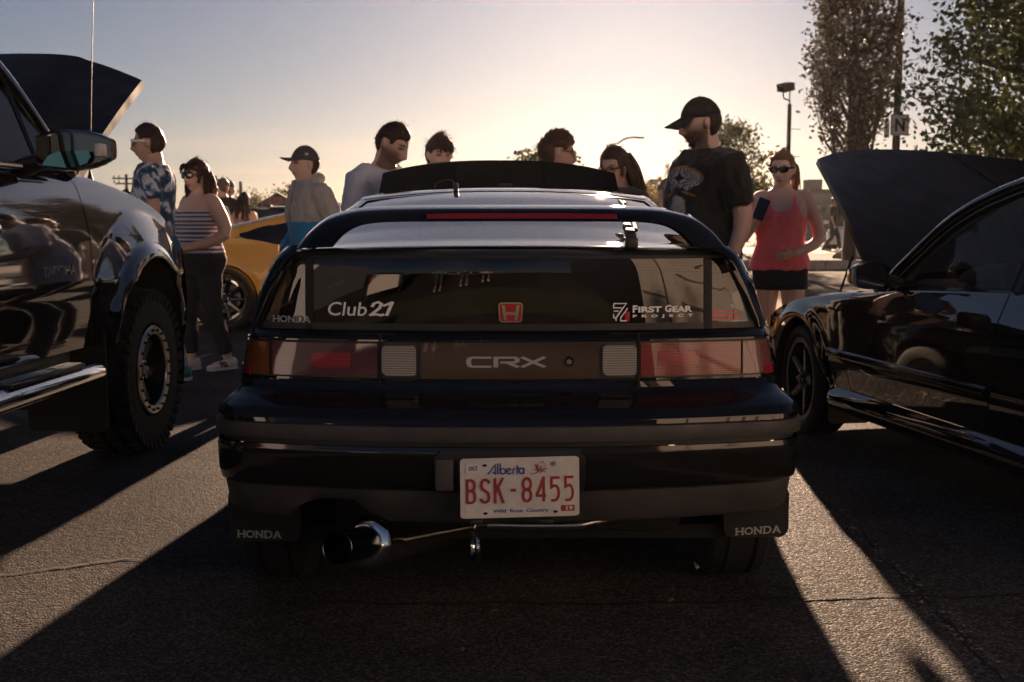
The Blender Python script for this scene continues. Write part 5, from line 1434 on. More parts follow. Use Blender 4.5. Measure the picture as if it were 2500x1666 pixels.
    def scoop_tank(s, col, hem, inf, name, vox=.008, amp=.004, **kw):
        m = MB(); m.rings(s.torso(hem, 1.462, inf)); me = remesh(m, vox, 2); fold(me, amp, 9, 2)
        bm = bmesh.new(); bm.from_mesh(me); kill = []
        ci = Vector((0, 0, .95 * s.k))
        for v in bm.verts:
            q = v.co / s.k; ax = abs(q.x)
            neck = 1.315 + .13 * (ax / .088) ** 4 if q.y < .0 else 1.37 + .09 * (ax / .088) ** 4
            armh = .150 * (.6 + .4 * s.g) - .055 * max(0, min(1, (q.z - 1.27) / .12))
            if q.z > neck or (q.z > 1.275 and ax > armh): kill.append(v)
        bmesh.ops.delete(bm, geom=kill, context='VERTS')
        for _ in range(10):
            new = {}
            for v in bm.verts:
                nb = [e.other_vert(v) for e in v.link_edges if e.is_boundary]
                if len(nb) == 2: new[v] = v.co * .4 + (nb[0].co + nb[1].co) * .3
            for v, c in new.items(): v.co = c
        bm.to_mesh(me); bm.free()
        paint(me, col if callable(col) else (lambda p: col)); return link_mesh(name, me, CLOTH, s.root)
    def trousers(s, col, length=1.0, inf=.012, top=1.0, name='trousers', mat=None, **kw):
        m = MB(); m.rings(s.torso(.80, top, inf * .8))
        for sd in (1, -1):
            a = s.leg_pts(sd); r = s.leg_rad()
            if length >= 1: s.limb(m, a[:-1] + [a[-1] + Vector((0, 0, .0))], r[:-1] + [r[-1] * 1.35], inf)
            elif length > .55: s.limb(m, a[:3] + [a[2].lerp(a[4], (length - .5) * 2)], r[:3] + [r[3] * .9], inf)
            else: s.limb(m, [a[0], a[0].lerp(a[2], length)], [r[0], r[0] + (r[1] - r[0]) * length], inf)
        return s.garment(name, m, col, mat=mat or DENIM, **kw)
    def shoes(s, col, sole=(.6, .58, .55)):
        for sd in (1, -1):
            an = s.leg[sd][1]; m = MB(); k = s.k; yw = s.leg[sd][2]; rr = []
            for y, w, h in ((.075, .028, .075), (.06, .038, .085), (.0, .042, .085), (-.06, .046, .06), (-.13, .048, .045), (-.18, .040, .035), (-.205, .02, .025)):
                rr.append([Vector((math.cos(2 * PI * i / 14) * w, y, .012 + (.5 + .5 * math.sin(2 * PI * i / 14)) * h)) for i in range(14)])
            q = Matrix.Translation(Vector((an.x, an.y, max(0, an.z - .085 * k)))) @ Matrix.Rotation(R(yw), 4, 'Z') @ Matrix.Scale(k, 4)
            m.rings(rr); m.xf(q); o = m.build('shoe', pm('shoe_%02d%02d%02d' % tuple(int(99 * c) for c in col), col, .55), s.root, smooth=60)
            m = MB(); m.prism([(.03, .078), (.044, .03), (.05, -.10), (.044, -.18), (.0, -.212), (-.044, -.18), (-.05, -.10), (-.044, .03), (-.03, .078)], 'Z', .0, .024); m.xf(q); m.build('sole', pm('sole_%02d' % int(99 * sole[0]), sole, .6), o)
    # ---- hair and head wear
    def hair(s, mask, col, thick=.014, noise_amp=.006, nscale=38, strands=260, slen=.03, seed=1, col2=None, flow=(0, .2, -1), grow=1.0):
        """mask(q, th) 0..1 where hair grows (head space)"""
        rnd = random.Random(seed); roots = []
        def mod(p, th, ph):
            w = mask(p, th); nv = p.normalized()
            d = -.007 + (thick + .007) * w
            if w > .3: d += noise_amp * mnoise.noise(p * nscale + Vector((seed, 0, 0)))
            q = p + nv * d
            if w > .6: roots.append((q, nv))
            return q
        m = MB(); m.rings([[s.HM @ p for p in r] for r in head_grid(mod, nu=64, nv=52, heavy=s.heavy)], True)
        fl = Vector(flow)
        for _ in range(strands if roots else 0):
            q, nv = rnd.choice(roots); t = (fl - nv * fl.dot(nv)); t = t.normalized() if t.length > .01 else Vector((0, 1, 0))
            t = (t + Vector((rnd.gauss(0, .35), rnd.gauss(0, .35), rnd.gauss(0, .3)))).normalized(); L_ = slen * rnd.uniform(.5, 1.3); w = .0022 * rnd.uniform(.7, 1.5)
            b = nv.cross(t).normalized() * w; p0 = q - nv * .002; p1 = p0 + (t * .6 + nv * .35 * grow) * L_ * .6; p2 = p0 + (t + nv * .25 * grow) * L_
            n0 = len(m.v); m.v += [s.HM @ x for x in (p0 - b, p0 + b, p1 + b * .7, p1 - b * .7, p2)]; m.f += [[n0, n0 + 1, n0 + 2, n0 + 3], [n0 + 3, n0 + 2, n0 + 4]]
        me = bpy.data.meshes.new('hair'); me.from_pydata([tuple(v) for v in m.v], [], [tuple(f) for f in m.f]); me.update()
        c2 = Vector(col2 or col)
        paint(me, lambda p: (Vector(col).lerp(c2, .5 + .5 * mnoise.noise(p * 60)))[:]); s.hairo = link_mesh('hair', me, HAIRM, s.root); return s.hairo
    def locks(s, specs, col, seed=3, n=26, r=.011, wave=.006):
        """hanging bundles: specs = list of (list of head-space points, spread)"""
        rnd = random.Random(seed); m = MB()
        for pts, spread in specs:
            for _ in range(n):
                off = Vector((rnd.gauss(0, spread), rnd.gauss(0, spread), 0)); q = []
                ph = rnd.uniform(0, 6)
                for i, p in enumerate(pts):
                    w_ = i / (len(pts) - 1)
                    q.append(s.HM @ (Vector(p) + off * (.35 + .65 * w_) + Vector((math.sin(ph + w_ * 9), math.cos(ph + w_ * 8), 0)) * wave * w_ + Vector((0, 0, rnd.uniform(-.02, .02) * w_))))
                q = spline(q, 4); rr = r * rnd.uniform(.6, 1.2)
                m.tube(q, [rr * (.7 + .6 * math.sin(PI * min(1, .15 + .8 * i / len(q)))) * (1 - .65 * (i / len(q)) ** 3) for i in range(len(q))], 6, flat=.55)
        me = bpy.data.meshes.new('hair_lengths'); me.from_pydata([tuple(v) for v in m.v], [], [tuple(f) for f in m.f]); me.update()
        paint(me, lambda p: (Vector(col) * (1 + .5 * mnoise.noise(p * 50)))[:]); o = link_mesh('hair_lengths', me, HAIRM, s.root); o['kind'] = 'stuff'; return o
    def cap(s, mat, brim_dir=0.0, brim_len=.085, brim_drop=.02, badge=None):
        hm = lambda p, th: 1.0 if p.z > .030 + .012 * math.cos(th) * 0 else 0.0
        def mod(p, th, ph):
            w = max(0, min(1, (p.z - .026) / .012)); q = p + p.normalized() * (-.008 + .026 * w)
            if q.z > .06: q.z += .003 * min(1, (q.z - .06) / .04)
            return q
        m = MB(); m.rings([[s.HM @ p for p in r] for r in head_grid(mod, nu=48, nv=40)], True); c = m.build('cap', mat, s.root, smooth=70)
        b = MB(); rows = []
        for i in range(17):
            u = -1 + 2 * i / 16; th = u * 1.12 + brim_dir
            base = head_radius_pt(th, .32) ; base = base + base.normalized() * .014; base.z = .044
            row = []
            for t in (0, .35, .7, 1):
                out = Vector((math.sin(brim_dir) , -math.cos(brim_dir), 0)); l = brim_len * (1 - .35 * abs(u) ** 2.5)
                row.append(s.HM @ (base + out * l * t + Vector((0, 0, -brim_drop * t - .018 * u * u * (.4 + .6 * t)))))
            rows.append(row)
        b.slab(rows, s.HM.to_3x3() @ Vector((0, 0, -.004))).build('brim', mat, c, smooth=50)
        MB().ell(s.HM @ Vector((0, .004, .1405)), (.009, .009, .005)).build('button', mat, c)
        # panel seams
        for k in range(6):
            th = k * PI / 3; pts = []
            for ph in np.linspace(.42, 1.45, 9):
                p = mod(head_radius_pt(th, ph), th, ph); pts.append(s.HM @ (p + p.normalized() * .0012))
            MB().tube(pts, .0014, 5).build('seam', mat, c)
        return c
    def glasses(s, frame, lens, fw=.0035, lh=.021, lw=.026, name='sunglasses', y=-.105):
        g = MB()
        for sd in (1, -1):
            c = Vector((sd * .033, y, .006)); ring = [c + Vector((math.cos(a) * lw * (1 if True else 1), .012 * abs(math.cos(a)) * (1 if sd * math.cos(a) > 0 else -.2), math.copysign(abs(math.sin(a)) ** .7, math.sin(a)) * lh)) for a in [2 * PI * i / 18 for i in range(19)]]
            g.tube([s.HM @ p for p in ring], fw, 6)
            g.tube([s.HM @ p for p in (Vector((sd * .058, y + .012, .014)), Vector((sd * .078, y + .035, .013)), Vector((sd * .083, -.01, .012)), Vector((sd * .082, .022, .002)))], fw * 1.2, 6, flat=1.8)
        g.tube([s.HM @ p for p in (Vector((-.010, y, .012)), Vector((0, y - .003, .014)), Vector((.010, y, .012)))], fw, 6)
        fo = g.build(name, frame, s.root, smooth=60)
        for sd in (1, -1):
            c = Vector((sd * .033, y + .001, .006)); n = 18
            ring = [s.HM @ (c + Vector((math.cos(a) * lw, .012 * abs(math.cos(a)) * (1 if sd * math.cos(a) > 0 else -.2), math.copysign(abs(math.sin(a)) ** .7, math.sin(a)) * lh))) for a in [2 * PI * i / n for i in range(n)]]
            mm = MB(); mm.add([s.HM @ (c + Vector((0, -.004, 0)))] + ring, [[0, 1 + i, 1 + (i + 1) % n] for i in range(n)]); mm.build('lens', lens, fo, smooth=60)
        return fo

def hair_short(front=.062, side_=-.005, back=-.062):
    side_ = max(side_, .012) if side_ > -.04 else side_
    """hairline: front height, sideburn height, nape height"""
    def f(p, th):
        a = abs(th)
        hl = front - .012 * (a / .98) ** 4 if a < .98 else (front - .012 + (side_ - front + .012) * min(1, (a - .98) / .2) if a < 1.3 else side_ + (back - side_) * min(1, (a - 1.3) / .9))
        if 1.35 < a < 1.95: hl = max(hl, .030)      # clear of the ears
        return max(0, min(1, (p.z - hl) / .012 + .5))
    return f
def gp3(px, py_feet):
    q = gp(px, py_feet); return (q.x, q.y, 0)
def at(px, d): return ((px - 1250) / CAM_F * d / math.cos(PITCH) * .9946, d, 0)
# ---- the bystanders, left to right
rose_skin, fair, tan = (.60, .40, .32), (.64, .44, .36), (.54, .35, .27)
def floral(p):
    q = p * 14 + Vector((3, 1, 7)); a = mnoise.noise(q + Vector((mnoise.noise(q * 1.3), mnoise.noise(q * 1.1 + Vector((5, 5, 5))), 0)) * 1.2); b = mnoise.noise(p * 34)
    if a > .12: return (.72, .74, .80) if b > -.25 else (.24, .34, .52)
    if a > -.10: return (.04, .20, .38) if b < .2 else (.40, .47, .58)
    return (.014, .06, .13)
def jeans(c):
    def f(p): n = mnoise.noise(p * 9); return (c[0] * (1 + .25 * n), c[1] * (1 + .25 * n), c[2] * (1 + .22 * n))
    return f
M_whiteframe = pm('white_plastic_frame', (.7, .7, .68), .3)
M_blackframe = pm('black_plastic_frame', (.012, .012, .012), .25, coat=.5)

p1 = Person(at(382, 8.0), 1.80, -84, 'young man in blue floral T-shirt and white-framed sunglasses beside the pickup', girth=.92, head=(-4, 2, 0), skin=tan, vox=.0075, arms={1: ((.235, .045, 1.13), (.23, -.04, .90), (0, -.25, -1), .5)}, legs={1: ((.10, -.05, .49), (.11, -.03, .085), 0), -1: ((-.10, .03, .49), (-.10, .12, .085), 0)})
p1.finish(brow=(.03, .02, .015)); p1.shirt(floral, hem=.78, sleeve=.62, loose=.14, vox=.008, amp=.015)
p1.trousers(jeans((.30, .34, .42))); p1.shoes((.03, .20, .22))
p1.hair(hair_short(.070, .0, -.075), (.030, .018, .014), .016, .006, strands=500, slen=.03, col2=(.07, .035, .02), flow=(0, -1, .1), grow=.4); p1.glasses(M_whiteframe, M_lens_dark, fw=.0045)

p2 = Person(at(492, 8.67), 1.58, -42, 'woman in striped camisole and black leggings, in dark glasses behind the floral shirt', girth=1.32, fem=True, belly=.05, chest=.05, heavy=.5, head=(8, 0, 0), skin=(.64, .43, .34), vox=.008,
            arms={1: ((.315, .02, 1.14), (.10, -.22, 1.03), (-.9, -.3, -.05), .5), -1: ((-.30, .02, 1.12), (-.16, -.20, 1.0), (.8, -.5, 0), .5)}, legs={1: ((.11, .04, .49), (.12, .16, .09), 0), -1: ((-.11, -.06, .50), (-.11, -.05, .085), 0)})
p2.finish(lips=(.42, .14, .13))
stripe = lambda p: (.55, .56, .60) if math.sin(p.z * 210) > .0 else (.035, .05, .17)
p2.tank(stripe, hem=.98, top=1.335, strapx=.10, vox=.007, amp=.002, name='camisole', strapr=.0095)
p2.trousers((.018, .020, .028), length=.93, inf=.006, top=1.02, name='leggings', amp=.002)
p2.shoes((.62, .60, .57))
for sd in (1, -1):
    an = p2.leg[sd][1]
    for k in range(3): MB().box(an + Vector((sd * .042, -.045 - .022 * k, -.035)), (.006, .009, .05), Euler((.5, 0, 0))).build('shoe_stripe', M_dark, [c for c in p2.root.children if c.name.startswith('shoe')][0 if sd == 1 else 1])
hc = (.040, .018, .012)
p2.hair(hair_short(.050, -.05, -.10), hc, .026, .008, strands=500, slen=.045, col2=(.09, .04, .022), flow=(.0, .1, -1), grow=.2)
p2.locks([([(sx * .070, .0, .06), (sx * .098, .015, -.02), (sx * .105, .02, -.10), (sx * .10, .02, -.17), (sx * .105, .01, -.21)], .018) for sx in (1, -1)] + [([(x, .085, .05), (x * 1.15, .115, -.05), (x * 1.2, .11, -.15), (x * 1.25, .10, -.21)], .02) for x in (-.05, .0, .05)], hc, n=16)
p2.locks([([(x, -.085, .10), (x * 1.05, -.108, .070), (x * 1.1, -.112, .035)], .008) for x in (-.04, 0.0, .04)], hc, n=12, r=.007, wave=.002)
p2.glasses(M_blackframe, M_lens_dark, lh=.024, lw=.029)

p3 = Person(at(756, 8.2), 1.65, -52, 'young man in grey cap and grey jacket with a bright blue band', girth=.95, head=(-8, -4, 0), skin=fair, vox=.006, arms={1: ((.27, .06, 1.13), (.20, -.10, .95), (-.3, -.5, -.8), .6), -1: ((-.27, .06, 1.13), (-.20, -.10, .95), (.3, -.5, -.8), .6)})
def jacket(p):
    z = p.z / p3.k; n = .06 * mnoise.noise(p * 20); zip_ = abs(p.x + .004) < .007 and p.y < 0
    if zip_: return (.10, .10, .10)
    if z > 1.19: return (.48 + n, .46 + n, .42 + n)
    if z > .985: return (.015, .28, .55)
    return (.015, .022, .05)
p3.finish(beard=None); p3.shirt(jacket, hem=.80, sleeve=1.92, inf=.022, name='jacket', loose=.08, amp=.018, scale=10, vox=.009, neck=1.49)
m = MB(); k3 = p3.k
for a0 in range(1):
    pts = [p3.lp(Vector((math.sin(a) * .085, -math.cos(a) * .075 + .015, 1.475 + .045 * (1 - math.cos(a)) * .5)) * k3) for a in np.linspace(.55, 2 * PI - .55, 15)]
    m.tube(pts, [.016 + .028 * math.sin(PI * i / 14) for i in range(15)], 10)
p3.garment('hood', m, (.48, .46, .42), amp=.008, scale=14, vox=.009)
p3.shirt((.5, .5, .52), hem=1.30, sleeve=0, inf=.006, name='undershirt', neck=1.49)
p3.trousers((.02, .022, .03)); p3.shoes((.05, .05, .05))
p3.hair(hair_short(.2, .05, -.075), (.055, .032, .02), .011, .004, strands=250, slen=.02)
M_capgrey = pm('grey_cap_cloth', (.075, .078, .082), .9, bump=.15, bscale=200)
cp = p3.cap(M_capgrey, brim_drop=.006)
letter_mesh('cap_letter', hs, lambda u, v, l: p3.HM @ (lambda q: q + q.normalized() * (.021 + l))(head_radius_pt(1.35 + (u - .5) * .3, .52 + (v - .5) * .22)), M_white, cp)

p4 = Person(at(905, 6.7), 1.715, 56, 'bearded man in white T-shirt and neck chain looking down into the engine bay', girth=1.0, lean=13, head=(10, 28, 0), skin=rose_skin, vox=.006, arms={1: ((.27, -.12, 1.12), (.2, -.35, 1.02), (-.2, -.8, -.2), .4), -1: ((-.27, -.10, 1.12), (-.17, -.34, 1.0), (.2, -.8, -.2), .4)})
p4.finish(beard=((.05, .028, .02), .75), brow=(.035, .02, .015)); p4.shirt((.78, .78, .86), hem=.84, sleeve=.9, inf=.018, loose=.05, amp=.016, scale=11, vox=.0085); p4.trousers(jeans((.05, .06, .09))); p4.shoes((.1, .1, .1))
p4.hair(hair_short(.060, -.012, -.06), (.028, .016, .012), .012, .005, strands=650, slen=.026, col2=(.10, .045, .02), flow=(0, -1, .15), grow=.6)
ch = [p4.lp(Vector((math.sin(a) * .085, -.02 - .115 * (.5 - .5 * math.cos(a)) ** .8 * 1.0, 1.475 - .17 * (.5 - .5 * math.cos(a)) ** 1.1)) * p4.k) for a in np.linspace(0, 2 * PI, 29)]
MB().tube(ch, .0024, 6).build('neck_chain', pm('chain_metal', (.16, .14, .11), .3, metal=1), p4.root)

p5 = Person(at(1074, 7.5), 1.685, 12, 'young man with brown fringe peering over the raised bonnet', girth=.95, head=(8, 10, 0), skin=fair, vox=.0065)
p5.finish(); p5.shirt((.06, .06, .07)); p5.trousers((.03, .035, .05)); p5.shoes((.1, .1, .1))
p5.hair(hair_short(.045, -.03, -.08), (.045, .026, .016), .022, .006, strands=700, slen=.045, col2=(.12, .06, .03), flow=(.7, -.5, -.4))
p5.locks([([(x, -.07, .11), (x + .012, -.105, .078), (x + .022, -.108, .038)], .008) for x in (-.04, -.01, .025)], (.045, .026, .016), n=14, r=.007, wave=.002)

p6 = Person(at(1350, 6.9), 1.66, 98, 'curly-haired man in glasses seen in profile behind the bonnet', girth=1.0, head=(0, 6, 0), skin=rose_skin, vox=.009)
p6.finish(); p6.shirt((.05, .05, .055)); p6.trousers((.03, .035, .05)); p6.shoes((.1, .1, .1))
p6.hair(hair_short(.055, -.03, -.07), (.042, .022, .014), .026, .014, nscale=46, strands=1500, slen=.024, col2=(.16, .075, .035), flow=(0, -.3, .9), grow=1.1)
p6.glasses(M_blackframe, glass_mat('spectacle_lens', (.9, .9, .9), 1.4), fw=.0022, name='glasses')

p7 = Person(at(1508, 6.9), 1.575, -38, 'woman with long straight hair and glasses bending her head behind the bonnet', girth=.95, fem=True, head=(-4, 20, 0), skin=(.58, .39, .31), vox=.009)
p7.finish(); p7.shirt((.10, .085, .08), sleeve=.6); p7.trousers((.03, .03, .04)); p7.shoes((.1, .1, .1))
hb = (.085, .048, .032)
p7.hair(hair_short(.072, -.05, -.1), hb, .018, .003, strands=400, slen=.04, col2=(.14, .08, .05), flow=(0, .4, -1), grow=.15)
p7.locks([([(sx * .06, -.01, .085), (sx * .092, .01, .0), (sx * .105, .025, -.11), (sx * .10, .02, -.24), (sx * .095, .01, -.36)], .014) for sx in (1, -1)] + [([(x, .08, .06), (x * 1.2, .11, -.04), (x * 1.4, .115, -.16), (x * 1.5, .11, -.34)], .018) for x in (-.06, -.02, .02, .06)], hb, n=18, wave=.002)
p7.glasses(M_blackframe, glass_mat('spectacle_lens', (.9, .9, .9), 1.4), fw=.003, name='glasses')

p8 = Person(at(1716, 6.25), 1.785, -68, 'tall bearded man in black cap and black skull-print T-shirt between the cars', girth=1.14, belly=.05, heavy=.5, head=(-20, 6, 0), skin=(.56, .38, .32), vox=.0062, shoulder=1.0, arms={1: ((.265, .07, 1.13), (.27, -.01, .90), (0, -.2, -1), .5), -1: ((-.30, .0, 1.12), (-.2, -.25, 1.10), (.3, -.9, .2), .7)})
def skull(p):
    """white print on the chest: fan of jagged lines over a skull, ochre outline"""
    k = p8.k; z, x, y = p.z / k, p.x / k, p.y / k
    base = (.010, .010, .011)
    if y > .06: return base
    u = (x - .02)                                      # across the chest; near side is +x
    v = z
    # fan of streaks
    r = math.hypot(u * .95, v - 1.20); a = math.degrees(math.atan2(u, v - 1.20))
    if 1.265 < v < 1.40 and -42 < a < 52:
        edge = .085 + .010 * math.sin(a * 1.9)
        if r > edge and r < .185:
            return (.42, .42, .44) if math.sin(a * 2.1 + 8 * r) > -.25 else base
        if r < .197 and r >= .185: return (.30, .16, .03)
    if 1.235 < v < 1.265 and abs(u) < .15 and abs(v - 1.25 - .05 * (.5 - abs(u) / .15)) < .006: return (.30, .16, .03)
    # skull: oval, eye hollows, nose, teeth
    e = (u / .085) ** 2 + ((v - 1.135) / .105) ** 2
    if e < 1:
        if ((abs(u) - .034) / .024) ** 2 + ((v - 1.125) / .026) ** 2 < 1: return base
        if abs(u) < .011 and 1.075 < v < 1.10: return base
        if v < 1.06 and math.sin(u * 300) > .55: return base
        if v < 1.075 and abs(u) > .055: return base
        return (.40, .40, .40) if mnoise.noise(p * 42) > -.35 else (.12, .12, .12)
    return base
p8.finish(beard=((.035, .022, .018), .8), brow=(.03, .02, .015)); p8.shirt(skull, hem=.74, sleeve=.80, loose=.10, inf=.018, vox=.007, amp=.017, scale=9); p8.trousers((.012, .012, .014), inf=.02); p8.shoes((.03, .03, .03))
p8.hair(hair_short(.2, .05, -.07), (.03, .018, .014), .012, .004, strands=250, slen=.02)
M_capblack = pm('black_cap_cloth', (.018, .018, .019), .92, var=.5, vscale=30, bump=.15, bscale=160)
p8.cap(M_capblack, brim_len=.092, brim_drop=.040)
m = MB()   # the rest of the beard as fine stubble standing off the jaw
rnd = random.Random(5)
for _ in range(900):
    th = rnd.uniform(-1.5, 1.5); ph = rnd.uniform(-1.25, -.35); q = head_radius_pt(th, ph, heavy=.5)
    if abs(th) < .35 and ph > -.72: continue
    nv = q.normalized(); b = Vector((rnd.gauss(0, 1), rnd.gauss(0, 1), rnd.gauss(0, 1))).cross(nv).normalized() * .0012; t_ = q + (nv * .6 + Vector((0, -.2, -.7))) * .012
    n0 = len(m.v); m.v += [p8.HM @ x for x in (q - nv * .002 - b, q - nv * .002 + b, t_)]; m.f.append([n0, n0 + 1, n0 + 2])
bo = obj('beard', m.v, m.f, pm('beard_hair', (.03, .018, .014), .6), p8.root, smooth=0, normals=False); bo['kind'] = 'stuff'

p9 = Person(at(1904, 7.5), 1.585, -14, 'woman in coral tank top and dark shorts looking down at her phone', girth=1.10, fem=True, belly=.03, chest=.055, heavy=.25, head=(-14, 8, 0), skin=(.62, .43, .36), vox=.006, shoulder=1.02,
            arms={-1: ((-.275, -.02, 1.12), (-.165, -.20, 1.245), (.25, -.25, .9), .9), 1: ((.262, .02, 1.12), (.09, -.20, 1.02), (-.85, -.35, -.25), .7)}, legs={1: ((.10, -.03, .49), (.085, .0, .085), 8), -1: ((-.10, .0, .49), (-.11, .05, .085), -8)})
p9.finish(lips=(.45, .17, .16), brow=(.07, .04, .025))
p9.tank((.95, .19, .23), hem=.90, vox=.0075, amp=.010, inf=.014, scoop=True)
p9.trousers((.016, .02, .036), length=.36, inf=.012, top=.93, name='shorts', amp=.003); p9.shoes((.3, .28, .27))
hl_ = (.16, .085, .045)
p9.hair(hair_short(.070, -.02, -.08), hl_, .015, .004, strands=500, slen=.035, col2=(.26, .15, .08), flow=(0, 1, .0), grow=.15)
p9.locks([([(.03, .09, .03), (.05, .125, .01), (.06, .13, -.08), (.05, .12, -.17)], .014)], hl_, n=26)
p9.glasses(M_blackframe, M_lens_dark, lh=.020, lw=.030)
# her phone, held in the fingers
w_ = p9.arm[-1][1] + Vector((.03, -.06, .085)) * p9.k
ph = MB().box((0, 0, 0), (.074, .009, .15), bev=.004, seg=3)
pho = ph.build('phone', pm('phone_back', (.012, .012, .013), .25, coat=.6), None)
pho.matrix_world = p9.root.matrix_basis @ Matrix.Translation(w_) @ Euler((R(-18), R(22), R(8))).to_matrix().to_4x4()
tag(pho, 'black mobile phone held up by the woman in the coral tank top', 'phone')
MB().box((0, -.0052, .0), (.068, .001, .142)).build('screen', M_gloss, pho)
MB().box((-.022, .0055, .058), (.018, .002, .02), bev=.002).build('camera_bump', M_gloss, pho)

# ---- people further back
def simple(px, d, H, yaw, label, shirt, hairc, fem=False, long=False, girth=1.0, z=0.0, group=None, pants=(.03, .035, .05), sleeve=.6, vox=.02, head=(0, 0, 0), legs=None, skin=rose_skin):
    l = at(px, d); q = Person((l[0], l[1], z), H, yaw, label, group, girth=girth, fem=fem, vox=vox, head=head, skin=skin, legs=legs)
    q.finish(); q.shirt(shirt, sleeve=sleeve, vox=.02) if sleeve else q.tank(shirt, vox=.016, strapr=.02)
    q.trousers(pants, vox=.02); q.shoes((.1, .1, .1))
    q.hair(hair_short(.06, -.02, -.08), hairc, .016, .006, strands=160, slen=.04)
    if long: q.locks([([(x, .07, .07), (x * 1.2, .10, -.05), (x * 1.3, .11, -.18), (x * 1.3, .11, -.30)], .022) for x in (-.06, 0, .06)], hairc, n=14)
    return q
simple(549, 16.5, 1.74, 160, 'man in black T-shirt with short grey hair behind the striped camisole', (.012, .012, .013), (.13, .12, .11))
simple(562, 18.5, 1.78, 140, 'man in royal blue T-shirt in the crowd left of the orange coupe', (.03, .09, .42), (.03, .02, .015))
simple(601, 16.0, 1.52, 170, 'woman with long dark hair in grey sleeveless top seen from behind', (.32, .30, .29), (.015, .010, .009), fem=True, long=True, sleeve=0)
simple(318, 14.0, 1.50, -120, 'woman with wavy brown hair half hidden by the pickup bonnet side', (.15, .1, .1), (.09, .045, .025), fem=True, long=True)
simple(520, 13.0, 1.56, 30, 'woman with auburn hair just behind the striped camisole', (.08, .07, .07), (.11, .05, .025), fem=True, long=True)
simple(662, 31.0, 1.58, -60, 'distant man in black shirt beneath the red roadside sign', (.012, .012, .012), (.02, .015, .012))
simple(1628, 9.5, 1.47, -150, 'man in dark jacket with a camera, hidden behind the skull-print T-shirt', (.02, .02, .022), (.20, .19, .18), sleeve=1.8)
simple(2030, 36.5, 1.76, 70, 'distant man in dark clothes walking past the white sport-utility car', (.012, .013, .016), (.10, .05, .03), sleeve=.9, z=.12, legs={1: ((.09, -.16, .50), (.09, -.25, .09), 0), -1: ((-.09, .02, .50), (-.09, .25, .16), 0)})
# ================================================================ setting beyond the cars
def leaf_mat(name, col, tl=.45):
    return pm(name, col, .55, spec=.3, var=.45, vscale=3.5, tl=tl)
M_bark = pm('bark', (.055, .042, .034), .9, var=.4, vscale=12, bump=.4, bscale=40)
def tree(name, base, H, label, leafcol, crown, seed, trunk_r=.12, n_leaf=7000, leaf=.09, columnar=False, trunk_h=.25, group=None, gaps=.5, nb=26, wind=0.0, tl=.45, clump=.35):
    """crown(t) -> radius at height fraction t of the crown; limbs reach into it and carry leaf clumps"""
    rnd = random.Random(seed); root = empty(name, base, 0, label, 'tree', group)
    tm = MB(); lean = Vector((rnd.uniform(-.03, .03), 0, 0)); tips = []
    zt = H * trunk_h
    trunk = [Vector((lean.x * z * 3 + .02 * math.sin(z * 2 + seed), .02 * math.cos(z * 1.7), z)) for z in np.linspace(0, H * (.96 if columnar else .8), 10)]
    tm.tube(trunk, [trunk_r * (1 - .85 * i / 9) + .01 for i in range(10)], 10)
    ch = H - zt
    for i in range(nb):
        t = (i + rnd.random()) / nb; z0 = zt * .8 + t * ch * (.8 if not columnar else .75); rr = crown(t)
        a = i * 2.4 + rnd.uniform(-.5, .5); d = Vector((math.cos(a), math.sin(a), 0))
        p0 = Vector((lean.x * z0 * 3, 0, z0))
        if columnar:
            ln = ch * rnd.uniform(.22, .42); pts = [p0 + d * rr * (.15 + .75 * u ** .5) + Vector((0, 0, ln * u)) for u in (0, .3, .6, 1)]
        else:
            ln = rr * rnd.uniform(.75, 1.05); up = rnd.uniform(.25, .7) * (1.1 - .6 * t); pts = [p0 + d * ln * u + Vector((rnd.uniform(-.05, .05), rnd.uniform(-.05, .05), ln * up * u ** 1.2)) for u in (0, .35, .7, 1)]
        r0 = trunk_r * (.5 if not columnar else .3) * (1 - .6 * t)
        tm.tube(pts, [r0, r0 * .7, r0 * .4, r0 * .12 + .004], 6)
        # twigs
        for k in range(5 if not columnar else 4):
            u = rnd.uniform(.3, 1.0); q = pts[0].lerp(pts[-1], u) if columnar else spline(pts, 3)[int(u * 8.99)]
            dv = Vector((rnd.gauss(0, 1), rnd.gauss(0, 1), rnd.gauss(.5, .6))).normalized() * rr * rnd.uniform(.18, .42)
            if columnar: dv = Vector((dv.x * .5, dv.y * .5, abs(dv.z) * 1.6 + .1))
            tm.tube([q, q + dv * .5 + Vector((0, 0, .02)), q + dv], [r0 * .3 + .003, r0 * .16 + .002, .002], 4)
            tips += [q + dv, q + dv * .6]
        tips += [pts[-1], pts[-2]]
    trunk_o = tm.build('trunk', M_bark, root, smooth=60)
    v, f = [], []
    for _ in range(n_leaf):
        c = rnd.choice(tips); sg = clump * (1 if not columnar else .6)
        p = c + Vector((rnd.gauss(0, sg), rnd.gauss(0, sg), rnd.gauss(0, sg * (.7 if not columnar else 1.3))))
        if mnoise.noise(p * (1.6 / max(.5, clump * 2)) + Vector((seed, seed, 0))) < -.55 + gaps * .9 - .35: continue
        s_ = leaf * rnd.uniform(.55, 1.25)
        a = Vector((rnd.gauss(0, 1), rnd.gauss(0, 1), rnd.gauss(0, .7))).normalized(); b = a.orthogonal().normalized(); b = (b * math.cos(rnd.random() * 6) + a.cross(b) * math.sin(rnd.random() * 6)).normalized()
        n0 = len(v); v += [p - a * s_ * .5, p + b * s_ * .28, p + a * s_ * .5, p - b * s_ * .28]; f.append([n0, n0 + 1, n0 + 2, n0 + 3])
    crown_o = obj('crown', v, f, leaf_mat('leaves_' + name + str(seed), leafcol, tl), root, smooth=0, normals=False)
    return root
def tpos(px, d): p = at(px, d); return (p[0], p[1], 0)
